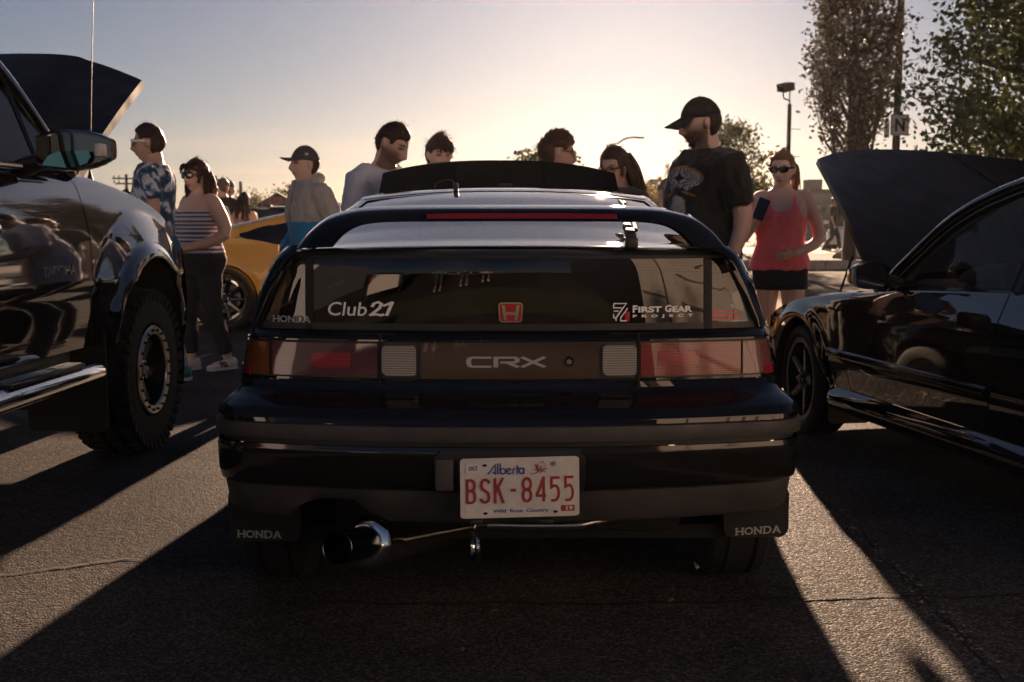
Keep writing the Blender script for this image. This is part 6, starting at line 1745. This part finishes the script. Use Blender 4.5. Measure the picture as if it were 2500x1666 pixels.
tree('poplar_tree', tpos(2072, 27), 7.2, 'tall columnar poplar with brownish leaves left of the lamp post', (.06, .046, .018), lambda t: 1.12 * (1 - .1 * t) * min(1, .35 + t * 2.2), 11, .16, 13500, .125, columnar=True, trunk_h=.22, nb=64, gaps=.48, clump=.24, tl=.22)
tree('leafy_tree', tpos(2465, 21), 6.4, 'broad green tree at the top right corner beyond the raised bonnet', (.06, .08, .022), lambda t: 2.15 * math.sin(PI * (.22 + .72 * t)) ** .8, 23, .11, 17000, .14, trunk_h=.24, nb=40, gaps=.5, clump=.30, tl=.4)
tree('young_tree', tpos(1798, 34), 4.75, 'thin young tree with sparse leaves behind the man in the black cap', (.07, .075, .025), lambda t: 1.35 * math.sin(PI * (.2 + .75 * t)) ** .8, 31, .06, 4600, .14, trunk_h=.2, nb=30, gaps=.5, clump=.22)
tree('roadside_tree', tpos(1330, 40), 4.15, 'rounded green tree behind the curly-haired man', (.055, .07, .022), lambda t: 1.35 * math.sin(PI * (.2 + .75 * t)) ** .7, 37, .08, 8000, .17, trunk_h=.2, nb=28, gaps=.4, clump=.24)
tree('roadside_tree', tpos(1445, 46), 3.35, 'low golden bushy tree right of the curly-haired man', (.15, .105, .03), lambda t: 1.2 * math.sin(PI * (.2 + .75 * t)) ** .7, 41, .07, 3000, .15, trunk_h=.15, nb=24, gaps=.45, clump=.28, tl=.6)
tree('roadside_tree', tpos(1590, 50), 2.75, 'low golden shrubby tree below the small conifer', (.16, .11, .03), lambda t: 1.5 * math.sin(PI * (.2 + .75 * t)) ** .6, 43, .07, 3000, .15, trunk_h=.12, nb=24, gaps=.4, clump=.3, tl=.6)
tree('roadside_tree', tpos(1692, 48), 2.6, 'golden shrubby tree beside the skull-print T-shirt', (.14, .10, .03), lambda t: 1.3 * math.sin(PI * (.2 + .75 * t)) ** .6, 44, .07, 2400, .15, trunk_h=.12, nb=20, gaps=.4, clump=.3, tl=.6)
tree('roadside_tree', tpos(618, 58), 2.75, 'low round tree left of the red roadside sign', (.085, .095, .03), lambda t: 1.0 * math.sin(PI * (.2 + .75 * t)) ** .6, 47, .07, 2600, .16, trunk_h=.15, nb=22, gaps=.4, clump=.28, tl=.55)
tree('roadside_tree', tpos(590, 66), 2.5, 'small tree behind the dark-haired woman', (.09, .09, .03), lambda t: .9 * math.sin(PI * (.2 + .75 * t)) ** .6, 48, .07, 2000, .16, trunk_h=.15, nb=20, gaps=.4, clump=.28, tl=.55)
tree('roadside_tree', tpos(722, 52), 3.1, 'small leafy tree between the red sign and the grey jacket', (.075, .085, .026), lambda t: 1.05 * math.sin(PI * (.2 + .75 * t)) ** .6, 53, .07, 2600, .16, trunk_h=.15, nb=22, gaps=.45, clump=.28, tl=.55)
tree('roadside_tree', tpos(1870, 60), 3.4, 'dark distant tree between the black cap and the floodlight pole', (.045, .055, .02), lambda t: 1.6 * math.sin(PI * (.2 + .75 * t)) ** .6, 57, .08, 3000, .2, trunk_h=.15, nb=22, gaps=.35, clump=.4)
# small conifers
def conifer(pos, H, label, seed):
    rnd = random.Random(seed); root = empty('conifer', pos, 0, label, 'tree'); MB().tube([(0, 0, 0), (0, 0, H)], [.06, .01], 6).build('trunk', M_bark, root); v, f = [], []
    for i in range(1500):
        t = rnd.random() ** .8; z = H * (.15 + .85 * t); rr = .62 * (1 - t) * (.6 + .4 * math.sin(t * 40)) + .03; a = rnd.uniform(0, 2 * PI); r_ = rr * math.sqrt(rnd.random()); p = Vector((math.cos(a) * r_, math.sin(a) * r_, z - r_ * .25))
        d = Vector((math.cos(a), math.sin(a), rnd.uniform(-.5, .2))).normalized() * .11; b = Vector((-d.y, d.x, rnd.gauss(0, .03))).normalized() * .03
        n0 = len(v); v += [p, p + d * .5 + b, p + d, p + d * .5 - b]; f.append([n0, n0 + 1, n0 + 2, n0 + 3])
    obj('crown', v, f, leaf_mat('needles', (.03, .042, .02), .2), root, smooth=0, normals=False)
conifer(tpos(1626, 56), 3.95, 'small dark conifer left of the man in the black cap', 3)
conifer(tpos(1607, 58), 3.35, 'shorter conifer just left of the other one', 4)

# ---- lamps, poles and signs
M_pole = pm('dark_steel', (.03, .03, .033), .5, metal=.4)
M_wood = pm('weathered_pole', (.05, .04, .033), .9)
pole = empty('lamp_post', tpos(2176, 28), 0, 'thick dark lamp post carrying a white letter sign, right of the poplar', 'lamp post')
MB().tube([(0, 0, 0), (0, 0, 7.2)], [.10, .085], 14).build('post', M_pole, pole)
MB().lathe([(.2, 0), (.2, .5), (.12, .55)], (0, 0, 0), 'Z', 16).build('footing', pm('concrete', (.33, .31, .29), .9, var=.2, vscale=6), pole)
MB().box((.4, 0, 7.2), (.9, .3, .16), bev=.04).build('luminaire', M_pole, pole)
sg = empty('letter_sign', (pole.location.x + .03, pole.location.y - .13, 3.42), R(6), 'white square sign with a black letter N strapped to the lamp post', 'sign')
MB().box((0, 0, 0), (.46, .03, .5), bev=.01).build('board', pm('sign_white', (.55, .55, .54), .5), sg)
letter_mesh('letter', glyphs('N', .04), lambda u, v, l: Vector((-.125 + .25 * u, -.0165, -.155 + .31 * v)), M_dark, sg)
MB().add([(x, -.016, z) for x, z in ((-.215, -.235), (.215, -.235), (.215, .235), (-.215, .235), (-.2, -.22), (.2, -.22), (.2, .22), (-.2, .22))], [[0, 1, 5, 4], [1, 2, 6, 5], [2, 3, 7, 6], [3, 0, 4, 7]]).build('border', pm('sign_border', (.25, .25, .25), .6), sg, smooth=0, normals=False)
MB().box((-.27, .11, -.12), (.03, .25, .36), bev=.008).build('side_board', pm('sign_white', (.55, .55, .54), .5), sg)

fp = empty('floodlight_pole', tpos(1917, 25), 0, 'slim pole with a tilted floodlight above the woman in coral', 'lamp post')
MB().tube([(0, 0, 0), (0, 0, 3.62)], [.055, .045], 10).build('post', M_pole, fp)
MB().tube(spline([(0, 0, 3.6), (-.0, 0, 3.68), (-.05, 0, 3.72), (-.11, 0, 3.74), (-.14, 0, 3.80), (-.14, 0, 3.88)], 4), .016, 6).build('bracket', M_pole, fp)
MB().tube([(0, 0, 3.62), (0, 0, 3.9)], .014, 6).build('bracket', M_pole, fp)
MB().box((-.09, .0, 3.98), (.30, .26, .17), Euler((R(10), R(-14), R(25))), bev=.02).build('floodlight', M_pole, fp)
for z in (3.1, 2.52): MB().tube([(0, 0, z), (.25, 0, z - .01)], .008, 5).build('climbing_peg', M_pole, fp)
f2_ = empty('floodlight_pole', tpos(1266, 40), 0, 'distant twin floodlight just left of the curly-haired man', 'lamp post')
MB().tube([(0, 0, 0), (0, 0, 3.30)], .04, 8).build('post', M_pole, f2_)
for dx, an in ((-.12, 30), (.05, -8)): MB().box((dx, 0, 3.48), (.17 if dx > 0 else .10, .14, .13), Euler((0, R(an), 0)), bev=.012).build('floodlight', M_pole, f2_)
for px, d, hgt, rch, lb in ((1489, 46, 4.5, 1.03, 'curved-arm street lamp above the long-haired woman'), (1436, 62, 4.15, -.75, 'smaller, more distant curved-arm street lamp with a leftward arm')):
    L_ = empty('street_lamp', tpos(px, d), 0, lb, 'street lamp')
    pts = [(0, 0, 0), (0, 0, hgt - 1.0)] + [(rch * .8 * (1 - math.cos(a)), 0, hgt - 1.0 + .92 * math.sin(a)) for a in np.linspace(.15, PI / 2, 8)] + [(rch, 0, hgt - .08)]
    MB().tube(pts, .035, 8).build('post', pm('galvanised', (.30, .28, .26), .5, metal=.6), L_)
    MB().box((rch * 1.12, 0, hgt - .09), (.32, .14, .07), bev=.03).build('luminaire', pm('galvanised', (.30, .28, .26), .5, metal=.6), L_)
for px, d, hgt, arms_, lb in ((317, 95, 4.95, 2, 'leftmost utility pole with crossarms and a transformer'), (534, 105, 5.2, 1, 'utility pole with one crossarm behind the striped camisole'), (593, 80, 3.85, 0, 'bare wooden pole left of the red roadside sign')):
    U = empty('utility_pole', tpos(px, d), 0, lb, 'pole')
    MB().tube([(0, 0, 0), (0, 0, hgt)], [.15, .11], 8).build('post', M_wood, U)
    for k in range(arms_):
        c_ = MB().box((0, 0, hgt - .35 - .42 * k), (2.3 - .5 * k, .12, .13)).build('crossarm', M_wood, U)
        for x in (-1.0, -.6, .6, 1.0): MB().lathe([(.05, 0), (.06, .1), (.03, .22)], (x, 0, hgt - .3 - .42 * k), 'Z', 8).build('insulator', M_pole, c_)
    if arms_: MB().lathe([(0, 0), (.26, 0), (.28, .5), (.2, .95), (0, 1.0)], (-.42, 0, hgt - 2.6), 'Z', 12).build('transformer', M_pole, U)
# roadside casino sign
cs = empty('roadside_sign', tpos(683, 45), R(-6), 'dark gabled roadside sign with red casino lettering in the distance', 'sign')
cs.scale = (.66, .66, .74)
M_signd = pm('sign_panel_dark', (.05, .045, .045), .6); M_signred = pm('sign_red', (.42, .05, .05), .5); M_signgrey = pm('sign_grey', (.3, .28, .27), .6)
z0 = 1.75
MB().prism([(-1.05, z0 + .25), (-1.25, z0 + .62), (-.75, z0 + .9), (0, z0 + 1.28), (.75, z0 + .9), (1.25, z0 + .62), (1.05, z0 + .25), (.95, z0), (-.95, z0)], 'Y', -.12, .12).build('board', M_signd, cs, smooth=20)
letter_mesh('lettering', glyphs('CASINO', .03), lambda u, v, l: Vector((-1.0 + 2.0 * u, -.126, z0 + .42 + .42 * v + .18 * math.sin(u * PI))), M_signred, cs)
letter_mesh('lettering', glyphs('YELLOWHEAD', .02), lambda u, v, l: Vector((-.72 + 1.44 * u, -.126, z0 + .14 + .2 * v)), M_signgrey, cs)
MB().box((0, 0, z0 - .5), (1.5, .2, .85), bev=.02).build('lower_board', M_signgrey, cs)
for k, c_ in enumerate([(.45, .05, .04), (.05, .1, .4), (.6, .6, .58), (.3, .05, .2)]): MB().box((-.5 + .33 * k, -.104, z0 - .38 - .15 * (k % 2)), (.24, .012, .26)).build('light_panel', pm('light_panel%d' % k, c_, .6), cs)  # plain coloured panels stand in for the board's coloured lights
for x in (-.6, .6): MB().box((x, .02, (z0 - .9) / 2), (.18, .16, z0 - .9)).build('post', M_signd, cs)

# ---- buildings
M_wall_grey = pm('grey_cladding', (.19, .18, .175), .85, var=.12, vscale=1.2); M_roofdark = pm('dark_roof', (.06, .055, .055), .8)
bg = empty('building', (0, 0, 0), 0, 'low grey flat-roofed building on the right beyond the car park', 'building')
a_ = at(1945, 72); b_ = at(2620, 72)
MB().box(((a_[0] + b_[0]) / 2, 78, 1.45), (b_[0] - a_[0], 12, 2.9)).build('wall', M_wall_grey, bg, smooth=0)
rf = MB().box(((a_[0] + b_[0]) / 2, 77.9, 2.98), (b_[0] - a_[0] + .3, 12.6, .22)).build('roof', M_roofdark, bg, smooth=0)
MB().box((at(2018, 72)[0], 76, 3.45), (.9, 1.4, .75)).build('roof_unit', M_wall_grey, rf, smooth=0)
MB().box((at(1984, 72)[0], 77, 3.3), (.04, .04, .9)).build('roof_mast', M_pole, rf, smooth=0)
for k in range(7):
    x = a_[0] + 1.6 + 2.3 * k; w_ = MB().box((x, 71.97, 1.35), (1.3, .08, 1.5)).build('window', M_gloss, bg, smooth=0); MB().box((x, 71.9, .55), (1.45, .16, .08)).build('sill', M_wall_grey, w_, smooth=0)
bs = empty('building', (0, 0, 0), 0, 'long low dark-roofed building behind the conifers', 'building')
a2 = at(1575, 80); b2 = at(1760, 80)
MB().box(((a2[0] + b2[0]) / 2, 84, 1.7), (b2[0] - a2[0], 8, 3.4)).build('wall', M_wall_grey, bs, smooth=0)
MB().prism([(a2[0] - .3, 3.4), (b2[0] + .3, 3.4), (b2[0] - .2, 4.0), (a2[0] + .2, 4.0)], 'Y', 79.6, 88.4).build('roof', M_roofdark, bs, smooth=0)
for k in range(3): MB().box((a2[0] + 1.0 + 1.6 * k, 79.97, 1.6), (1.0, .08, 1.2)).build('window', M_gloss, bs, smooth=0)
bl = empty('building', (0, 0, 0), 0, 'faint low sheds along the left horizon', 'building')
a3 = at(200, 120); b3 = at(760, 120)
MB().box(((a3[0] + b3[0]) / 2, 124, 1.1), (b3[0] - a3[0], 8, 2.2)).build('wall', M_wall_grey, bl, smooth=0)
MB().box(((a3[0] + b3[0]) / 2, 123.9, 2.3), (b3[0] - a3[0] + .3, 8.6, .2)).build('roof', M_roofdark, bl, smooth=0)

# ---- raised island with a kerb on the right, mulch and pebbles
M_kerb = pm('kerb_concrete', (.36, .33, .30), .9, var=.2, vscale=4)
M_mulch = pm('mulch', (.085, .062, .045), .95, var=.6, vscale=9, bump=.8, bscale=14)
x0, x1, yk = at(1700, 27)[0], at(2190, 27)[0], 27.0
for i in range(26):
    xx = x0 + i * 1.5
    if xx > x1: break
    k_ = MB().box((xx + .745, yk, .10), (1.485, .28, .24), bev=.03).build('kerb_stone', M_kerb, None)
    k_.parent = ground
isl = MB(); isl.grid([[Vector((x, y, .15 + .08 * mnoise.noise(Vector((x * .6, y * .6, 0))) + .05 * math.sin((y - yk) / 8 * PI))) for x in np.linspace(x0, x1, 60)] for y in np.linspace(yk + .13, yk + 7, 16)]); iso = isl.build('planted_island', M_mulch, smooth=60); iso['kind'] = 'structure'
pv = MB(); pv.box(((x0 + x1) / 2 + 6, yk + 12, .06), (x1 - x0 + 12, 10, .12)); pvo = pv.build('far_pavement', pm('pale_concrete', (.33, .29, .25), .9, var=.15, vscale=2), smooth=0); pvo['kind'] = 'structure'
rk = []
for px, d, s_ in ((2075, 29.5, .38), (2056, 29.0, .25), (2110, 30, .3)):
    m = MB(); m.ell((0, 0, 0), (s_, s_ * .7, s_ * .55), 14, 9); m.v = [p * (1 + .25 * mnoise.noise(p * 3 / s_ * .4 + Vector((px, 0, 0)))) for p in m.v]
    q = at(px, d); m.xf(Matrix.Translation((q[0], q[1], .25)))
    o = m.build('boulder', pm('granite', (.3, .27, .25), .85, var=.3, vscale=8), smooth=60)
    tag(o, {2075: 'largest grey boulder on the planted island', 2056: 'small grey boulder at the left of the island rocks', 2110: 'grey boulder partly behind the raised black bonnet'}[px], 'rock')

# ---- other cars
def far_car(pos, rz, label, mat, L=4.3, W=1.74, H=1.42, suv=False, hood_up=False, pickup=False, group=None):
    """simple but complete saloon: body, cabin, glass, wheels, lamps; nose towards +y"""
    r = empty('parked_car', pos, R(rz), label, 'car', group); hw = W / 2; zb, belt = .24, (.92 if suv else .84); hl = L / 2
    rows = []
    for y in np.linspace(-hl, hl, 30):
        t = y / hl; top = belt + (.02 if t < .2 else -.10 * (t - .2) - .12 * max(0, (t - .82) / .18) ** 2) - .16 * max(0, (-t - .9) / .1) ** 2
        w = hw * (1 - .10 * abs(t) ** 4 - .05 * max(0, abs(t) - .85) / .15)
        row = []
        for a in np.linspace(0, PI, 17):
            ca, sa = math.cos(a), math.sin(a); x = math.copysign(abs(ca) ** .35, ca) * w * (1 - .06 * max(0, sa - .3)); z = zb + (top - zb) * abs(sa) ** .42; row.append(Vector((x, y, z)))
        rows.append(row)
    m = MB(); m.grid(rows)
    for e in (0, -1): n0 = len(m.v); m.v += [p.copy() for p in rows[e]]; m.f.append([n0 + i for i in range(len(rows[e]))])
    m.build('body', mat, r, smooth=45)
    y0, y1, y2, y3 = (-hl * .95, -hl * .80, hl * .12, hl * .42) if suv else (-hl * .72, -hl * .36, hl * .08, hl * .40)
    if pickup: y0, y1 = -hl * .1, -hl * .05
    cab = []
    for y, z in ((y0, belt), (y1, H - .02), ((y1 + y2) / 2, H), (y2, H - .03), (y3, belt - .02)): cab.append([Vector((x * (hw * (.92 if z < belt + .1 else .74)), y, (belt - .01) + (z - belt + .012) * (1 if abs(x) < .999 else .96))) for x in (-1, -.96, -.5, 0, .5, .96, 1)])
    m = MB(); m.grid(cab)
    for s_ in (0, -1):
        n0 = len(m.v); pts = [row[s_] for row in cab]; m.v += [p.copy() for p in pts]; m.f.append([n0 + i for i in range(len(pts))])
    cb = m.build('cabin', M_gloss, r, smooth=25)
    m = MB(); m.grid([[Vector((x * hw * .745, y, H + .004 + (-.02 if y in (y1, y2) else 0))) for x in (-1, -.5, 0, .5, 1)] for y in (y1, (y1 + y2) / 2, y2)]); m.build('roof', mat, r, smooth=45)
    for sx in (-1, 1):
        for yy in (-hl * .62, hl * .64):
            ty = tyre_mesh(.315, .2, 28).xf(Matrix.Translation((sx * (hw - .09), yy, .315))).build('tyre', M_rubber, r, smooth=30)
            MB().lathe([(.02, sx * .1), (.12, sx * .08), (.17, sx * .1), (.19, sx * .09)], (sx * (hw - .09), yy, .315), 'X', 18).build('rim', M_alu, ty)
        MB().box((sx * hw * .68, hl * .965, .62), (.36, .1, .14), bev=.04).build('headlamp', M_lampglass, r)
        MB().box((sx * hw * .72, -hl * .975, .70), (.3, .08, .14), bev=.03).build('tail_lamp', M_lens_red, r)
        MB().box((sx * (hw + .06), y3 - .12, belt + .05), (.18, .1, .12), bev=.04).build('mirror', mat, r)
    if hood_up:
        m = MB(); m.slab([[Vector((x * hw * .85, y3 + .03 + .55 * v - .06 * abs(x) ** 2, belt - .06 + .78 * v - .08 * abs(x) ** 2)) for x in np.linspace(-1, 1, 11)] for v in np.linspace(0, 1, 6)], Vector((0, .02, -.03))).build('bonnet', mat, r, smooth=45)
    return r
M_carwhite = pm('white_car_paint', (.6, .59, .57), .25, coat=1); M_carsilver = pm('silver_car_paint', (.35, .35, .35), .3, metal=.7, coat=1); M_carblue = pm('deep_blue_paint', (.008, .014, .035), .2, coat=1); M_carred = pm('red_car_paint', (.3, .02, .02), .25, coat=1)
q = at(628, 27); far_car((q[0], q[1], 0), 70, 'white saloon parked behind the orange coupe', M_carwhite)
q = at(752, 23); far_car((q[0], q[1], 0), 5, 'black car with its bonnet up left of the grey jacket', M_paint2, hood_up=True)
q = at(2085, 40); far_car((q[0], q[1], .12), 160, 'white sport-utility car parked beyond the planted island', M_carwhite, suv=True, H=1.75)
q = at(2390, 47); far_car((q[0], q[1], .12), 90, 'silver car parked far right beyond the black bonnet', M_carsilver)
# ================================================================ orange coupe side-on behind the striped camisole
OC = at(545, 11.75)
ORG = empty('sports_coupe', (OC[0], OC[1], 0), R(-90), 'orange-yellow sports coupe parked side-on, its rear wheel by the leggings', 'car')
ORG.location = (OC[0] + .0, OC[1] + .86, 0)      # local: +y towards the nose (image right), side facing the camera at x = +.86
M_orange = pm('orange_paint', (.92, .46, .06), .25, coat=1.0, rvar=.05, vscale=3)
def o_top(y): return smooth_t([(-.86, .62), (-.74, .84), (-.55, .90), (-.2, .885), (.1, .85), (.5, .80), (1.0, .78), (1.6, .80), (2.2, .78), (2.9, .70), (3.35, .52)], y)
def o_roof(y): return smooth_t([(-.86, .70), (-.6, .93), (-.2, 1.035), (.2, 1.13), (.6, 1.215), (1.0, 1.285), (1.3, 1.30), (1.6, 1.27), (2.0, 1.10), (2.3, .92), (2.5, .82)], y)
def o_w(y, z):
    w = smooth_t([(.15, .80), (.3, .85), (.45, .88), (.6, .885), (.75, .865), (.9, .81)], z)
    for yw in (0, 2.55):
        r = math.hypot(y - yw, z - .34); w += .03 * math.exp(-((r - .38) / .12) ** 2)
    if y < -.4: w -= .5 * (-.4 - y) ** 2
    if y > 2.9: w -= .5 * (y - 2.9) ** 2
    return w
def o_zb(y):
    for yw in (0, 2.55):
        if abs(y - yw) < .365: return max(.17, .33 + math.sqrt(.365 ** 2 - (y - yw) ** 2))
    return .17
def o_beltglass(y): return smooth_t([(-.4, .95), (.0, .975), (.35, .93), (.6, .885), (1.2, .86), (2.1, .86)], y)
# quarter panel sweeps up into the roof; door; front wing
def quarter_top(y): return min(o_roof(y) - .03, o_beltglass(y)) if y > -.05 else o_roof(y) - .02
side_panel('quarter_panel', -.86, .565, o_zb, lambda y: o_beltglass(y) if y > .25 else smooth_t([(-.86, .66), (-.5, .90), (-.2, .985), (.25, .945)], y), o_w, 1, M_orange, ORG, ny=50, nz=18)
dr2 = side_panel('door', .573, 1.78, lambda y: .2, lambda y: o_beltglass(y), o_w, 1, M_orange, ORG, ny=24, nz=14)
side_panel('front_wing', 1.788, 3.35, o_zb, o_top, o_w, 1, M_orange, ORG, ny=40, nz=14)
side_panel('far_side', -.86, 3.35, lambda y: .2, o_top, o_w, -1, M_orange, ORG, ny=24, nz=6)
# roof as rings across the car, with a cant rail above the side glass
rows = []
def q_top(y): return smooth_t([(-.86, .66), (-.5, .90), (-.2, .985), (.25, .945)], y)
for y in np.linspace(-.80, 1.62, 30):
    zr = o_roof(y); k = max(0, min(1, (y - .0) / .35)); k = k * k * (3 - 2 * k); zs = q_top(y)
    xs, zz = o_w(y, min(.9, zs)) - .004, zs - .004
    xe, ze = xs + (.705 - xs) * k, zz + (zr - .105 - zz) * k
    rows.append([Vector(p) for p in ((xe - .02, y, ze - .004), (xe, y, ze), (xe - .018, y, ze + (zr - ze) * .5), (.625, y, zr - .022), (.56, y, zr - .004), (.3, y, zr + .012), (0, y, zr + .018), (-.3, y, zr + .012), (-.56, y, zr - .004), (-.65, y, zr - .05))])
MB().grid(rows).build('roof', M_orange, ORG, smooth=60)
MB().tube(spline([Vector((.665, 1.6, o_roof(1.6) - .07)), Vector((.70, 2.0, 1.03)), Vector((.76, 2.35, .84))], 6), .035, 8).build('roof_pillar', M_orange, ORG)
rows = [[Vector((x, 1.62 + .88 * k, 1.26 - .44 * k + .02 * (1 - (x / .62) ** 2))) for x in np.linspace(-.62, .62, 7)] for k in np.linspace(0, 1, 5)]
MB().grid(rows).build('windscreen', M_glass_hatch, ORG, smooth=60)
MB().grid([[Vector((x, 2.3 + 1.05 * k, .86 - .12 * k + .04 * (1 - (x / .8) ** 2) - .2 * max(0, k - .8))) for x in np.linspace(-.8, .8, 9)] for k in np.linspace(0, 1, 8)]).build('bonnet', M_orange, ORG, smooth=60)
# cabin side glass with its pointed rear end
gy = [(y, z0, z1) for y, z0, z1 in ((.16, .985, .992), (.24, .955, 1.012), (.34, .93, o_roof(.34) - .11), (.45, .912, o_roof(.45) - .108), (.566, .897, o_roof(.566) - .107))]
gy2 = [(y, z0, min(o_roof(y) - .107, 1.19)) for y, z0 in ((.574, .893), (.9, .872), (1.3, .865), (1.62, .865))] + [(1.95, .865, .98), (2.2, .862, .89)]
for nm, G, pr in (('quarter_window', gy, ORG), ('door_window', gy2, dr2)):
    def col_(y, z0, z1, o): return [Vector((o_w(y, .88) - .012 + o + (.705 - o_w(y, .88)) * k * min(1, (z1 - z0) / .26), y, z0 + (z1 - z0) * k)) for k in np.linspace(0, 1, 5)]
    MB().grid([col_(y, z0, z1, 0) for y, z0, z1 in G]).build(nm, M_glass_hatch, pr, smooth=60)
    MB().grid([col_(y, z0 - .012, z1 + .012, -.02) for y, z0, z1 in G]).build('window_surround', M_gloss, pr, smooth=60)
# upright door handle in a bright scoop
hb_ = MB(); hx = o_w(.66, .75); hb_.prism([(.585, .82), (.635, .825), (.70, .665), (.685, .645), (.60, .65)], 'X', hx - .02, hx + .012); hbo = hb_.build('door_handle', M_chrome, dr2, smooth=20)
MB().prism([(.60, .80), (.63, .80), (.672, .68), (.61, .68)], 'X', hx + .010, hx + .022).build('handle_grip', M_alu, hbo)
OW = dict(lip=pm('black_rim_lip', (.03, .03, .03), .3, metal=.5), barrel=M_dark, spoke=pm('black_spoke', (.025, .025, .026), .25, metal=.5, coat=.5), hub=pm('black_hub', (.02, .02, .02), .3), bolt=M_dark)
wheel_thing(ORG, (.775, 0, .335), .335, .25, .245, 1, 10, 'sport', OW, nuts=5)
wheel_thing(ORG, (.775, 2.55, .335), .335, .24, .245, 1, 10, 'sport', OW, nuts=5)
for yy in (0, 2.55):
    tyre_mesh(.335, .25).xf(Matrix.Translation((-.775, yy, .335))).build('tyre', M_rubber, ORG)
    m = MB(); m.grid([[Vector((x, yy + math.cos(a) * .366, .33 + math.sin(a) * .366)) for x in (.86, .5, .3)] for a in np.linspace(-.3, PI + .3, 20)]); m.build('wheel_arch_liner', M_dark, ORG, smooth=0)
MB().box((0, 1.25, .22), (1.4, 3.6, .08)).build('floor_pan', M_dark, ORG)
m = MB(); rows = []
for z, o_ in ((.2, .0), (.4, .06), (.6, .05), (.72, 0)): rows.append([Vector((x, -.86 - o_ - .1 * (1 - (abs(x) / .72) ** 2), z)) for x in np.linspace(-.74, .74, 11)])
m.grid(rows).build('rear_bumper', M_orange, ORG, smooth=60)
m = MB(); rows = []
for z, o_ in ((.15, .0), (.35, .08), (.55, .02)): rows.append([Vector((x, 3.35 + o_ + .2 * (1 - (abs(x) / .8) ** 2), z)) for x in np.linspace(-.78, .78, 11)])
m.grid(rows).build('front_bumper', M_orange, ORG, smooth=60)
# ================================================================ what stands behind the camera (seen in paint and glass, and bouncing the sun back; the pale block is added for fill)
M_stucco = pm('beige_stucco', (.50, .475, .45), .92, var=.08, vscale=.8, bump=.15, bscale=30)
hall = empty('hall_building', (0, 0, 0), 0, 'beige stucco hall behind the camera, mirrored in the rear window', 'building')
HX0, HX1, HY = 3.75, 24.0, -4.2
MB().box(((HX0 + HX1) / 2, HY - 5, 3.3), (HX1 - HX0, 10, 6.6)).build('wall', M_stucco, hall, smooth=0)
M_reveal = pm('stucco_reveal', (.16, .13, .105), .9)
for k in range(9): MB().box(((HX0 + HX1) / 2, HY + .01, .55 + .62 * k), (HX1 - HX0 - .1, .03, .05)).build('reveal', M_reveal, hall, smooth=0)
for k in range(4):
    x = HX0 + 1.1 + 5.2 * k
    MB().box((x, HY + .02, 2.6), (.5, .18, 5.2), bev=.03).build('pilaster', M_stucco, hall)
    MB().tube([(x + 2.6 + 1.3 * math.cos(a), HY + .03, 2.4 + 1.3 * math.sin(a)) for a in np.linspace(0, PI, 14)], .07, 6).build('arch_moulding', M_reveal, hall)
MB().box(((HX0 + HX1) / 2, HY - .1, 6.7), (HX1 - HX0 + .4, .7, .3)).build('cornice', M_stucco, hall, smooth=0)
h2 = empty('bounce_block', (0, 0, 0), 0, 'pale blue-grey block added behind the camera for cool fill light', 'building')
MB().box((-30, -20, 3.4), (33, 10, 6.8)).build('wall', pm('pale_block', (.55, .58, .66), .9, var=.06, vscale=.6), h2, smooth=0)  # unseen block added to bounce light, pale blue for a cooler fill
for k in range(6):
    w_ = MB().box((-43 + 5.0 * k, -14.96, 1.5), (2.4, .08, 1.9)).build('window', M_gloss, h2, smooth=0); MB().box((-43 + 5.0 * k, -14.9, .5), (2.6, .16, .08)).build('sill', M_roofdark, w_, smooth=0)
MB().box((-30, -14.9, 6.9), (33.4, .5, .3)).build('parapet', M_roofdark, h2, smooth=0)
lw = MB(); lw.grid([[Vector((x, y, .02 + .03 * mnoise.noise(Vector((x * .5, y * .5, 3))))) for x in np.linspace(-16, 3.6, 40)] for y in np.linspace(-7.5, -4.4, 8)])
lwo = lw.build('lawn', pm('grass', (.07, .085, .025), .95, var=.4, vscale=7, bump=.8, bscale=25), smooth=60); lwo['kind'] = 'structure'
far_car((-5.6, -11.5, 0), 168, 'white car parked behind the camera to the left', M_carwhite)
far_car((-1.2, -12.5, 0), 200, 'silver car parked behind the camera', M_carsilver)
simple(1250, 7, 1.72, 180, 'onlooker in teal shirt standing behind the camera', (.05, .2, .22), (.04, .03, .02)).root.location = (-2.3, -8.5, 0)
simple(1250, 7, 1.65, 180, 'onlooker in pale shirt standing behind the camera', (.5, .48, .45), (.06, .04, .02), fem=True, long=True).root.location = (-.5, -9.2, 0)
simple(1250, 7, 1.75, 180, 'onlooker in dark shirt standing behind the camera', (.02, .02, .025), (.03, .02, .015)).root.location = (-1.3, -8.8, 0)
# ---- dusty evening air over the whole lot
hz = MB().box((0, 45, 5.5), (300, 240, 13)).build('haze', pm('spare', (0, 0, 0)), None, smooth=0)
hm = bpy.data.materials.new('dusty_air'); hm.use_nodes = True
hn = hm.node_tree.nodes; hn.clear()
ho2 = hn.new('ShaderNodeOutputMaterial'); hv = hn.new('ShaderNodeVolumePrincipled')
hv.inputs['Color'].default_value = (0.93, 0.9, 0.88, 1); hv.inputs['Density'].default_value = 0.00011; hv.inputs['Anisotropy'].default_value = 0.7
hm.node_tree.links.new(hv.outputs[0], ho2.inputs['Volume'])
hz.data.materials.clear(); hz.data.materials.append(hm); hz['kind'] = 'stuff'
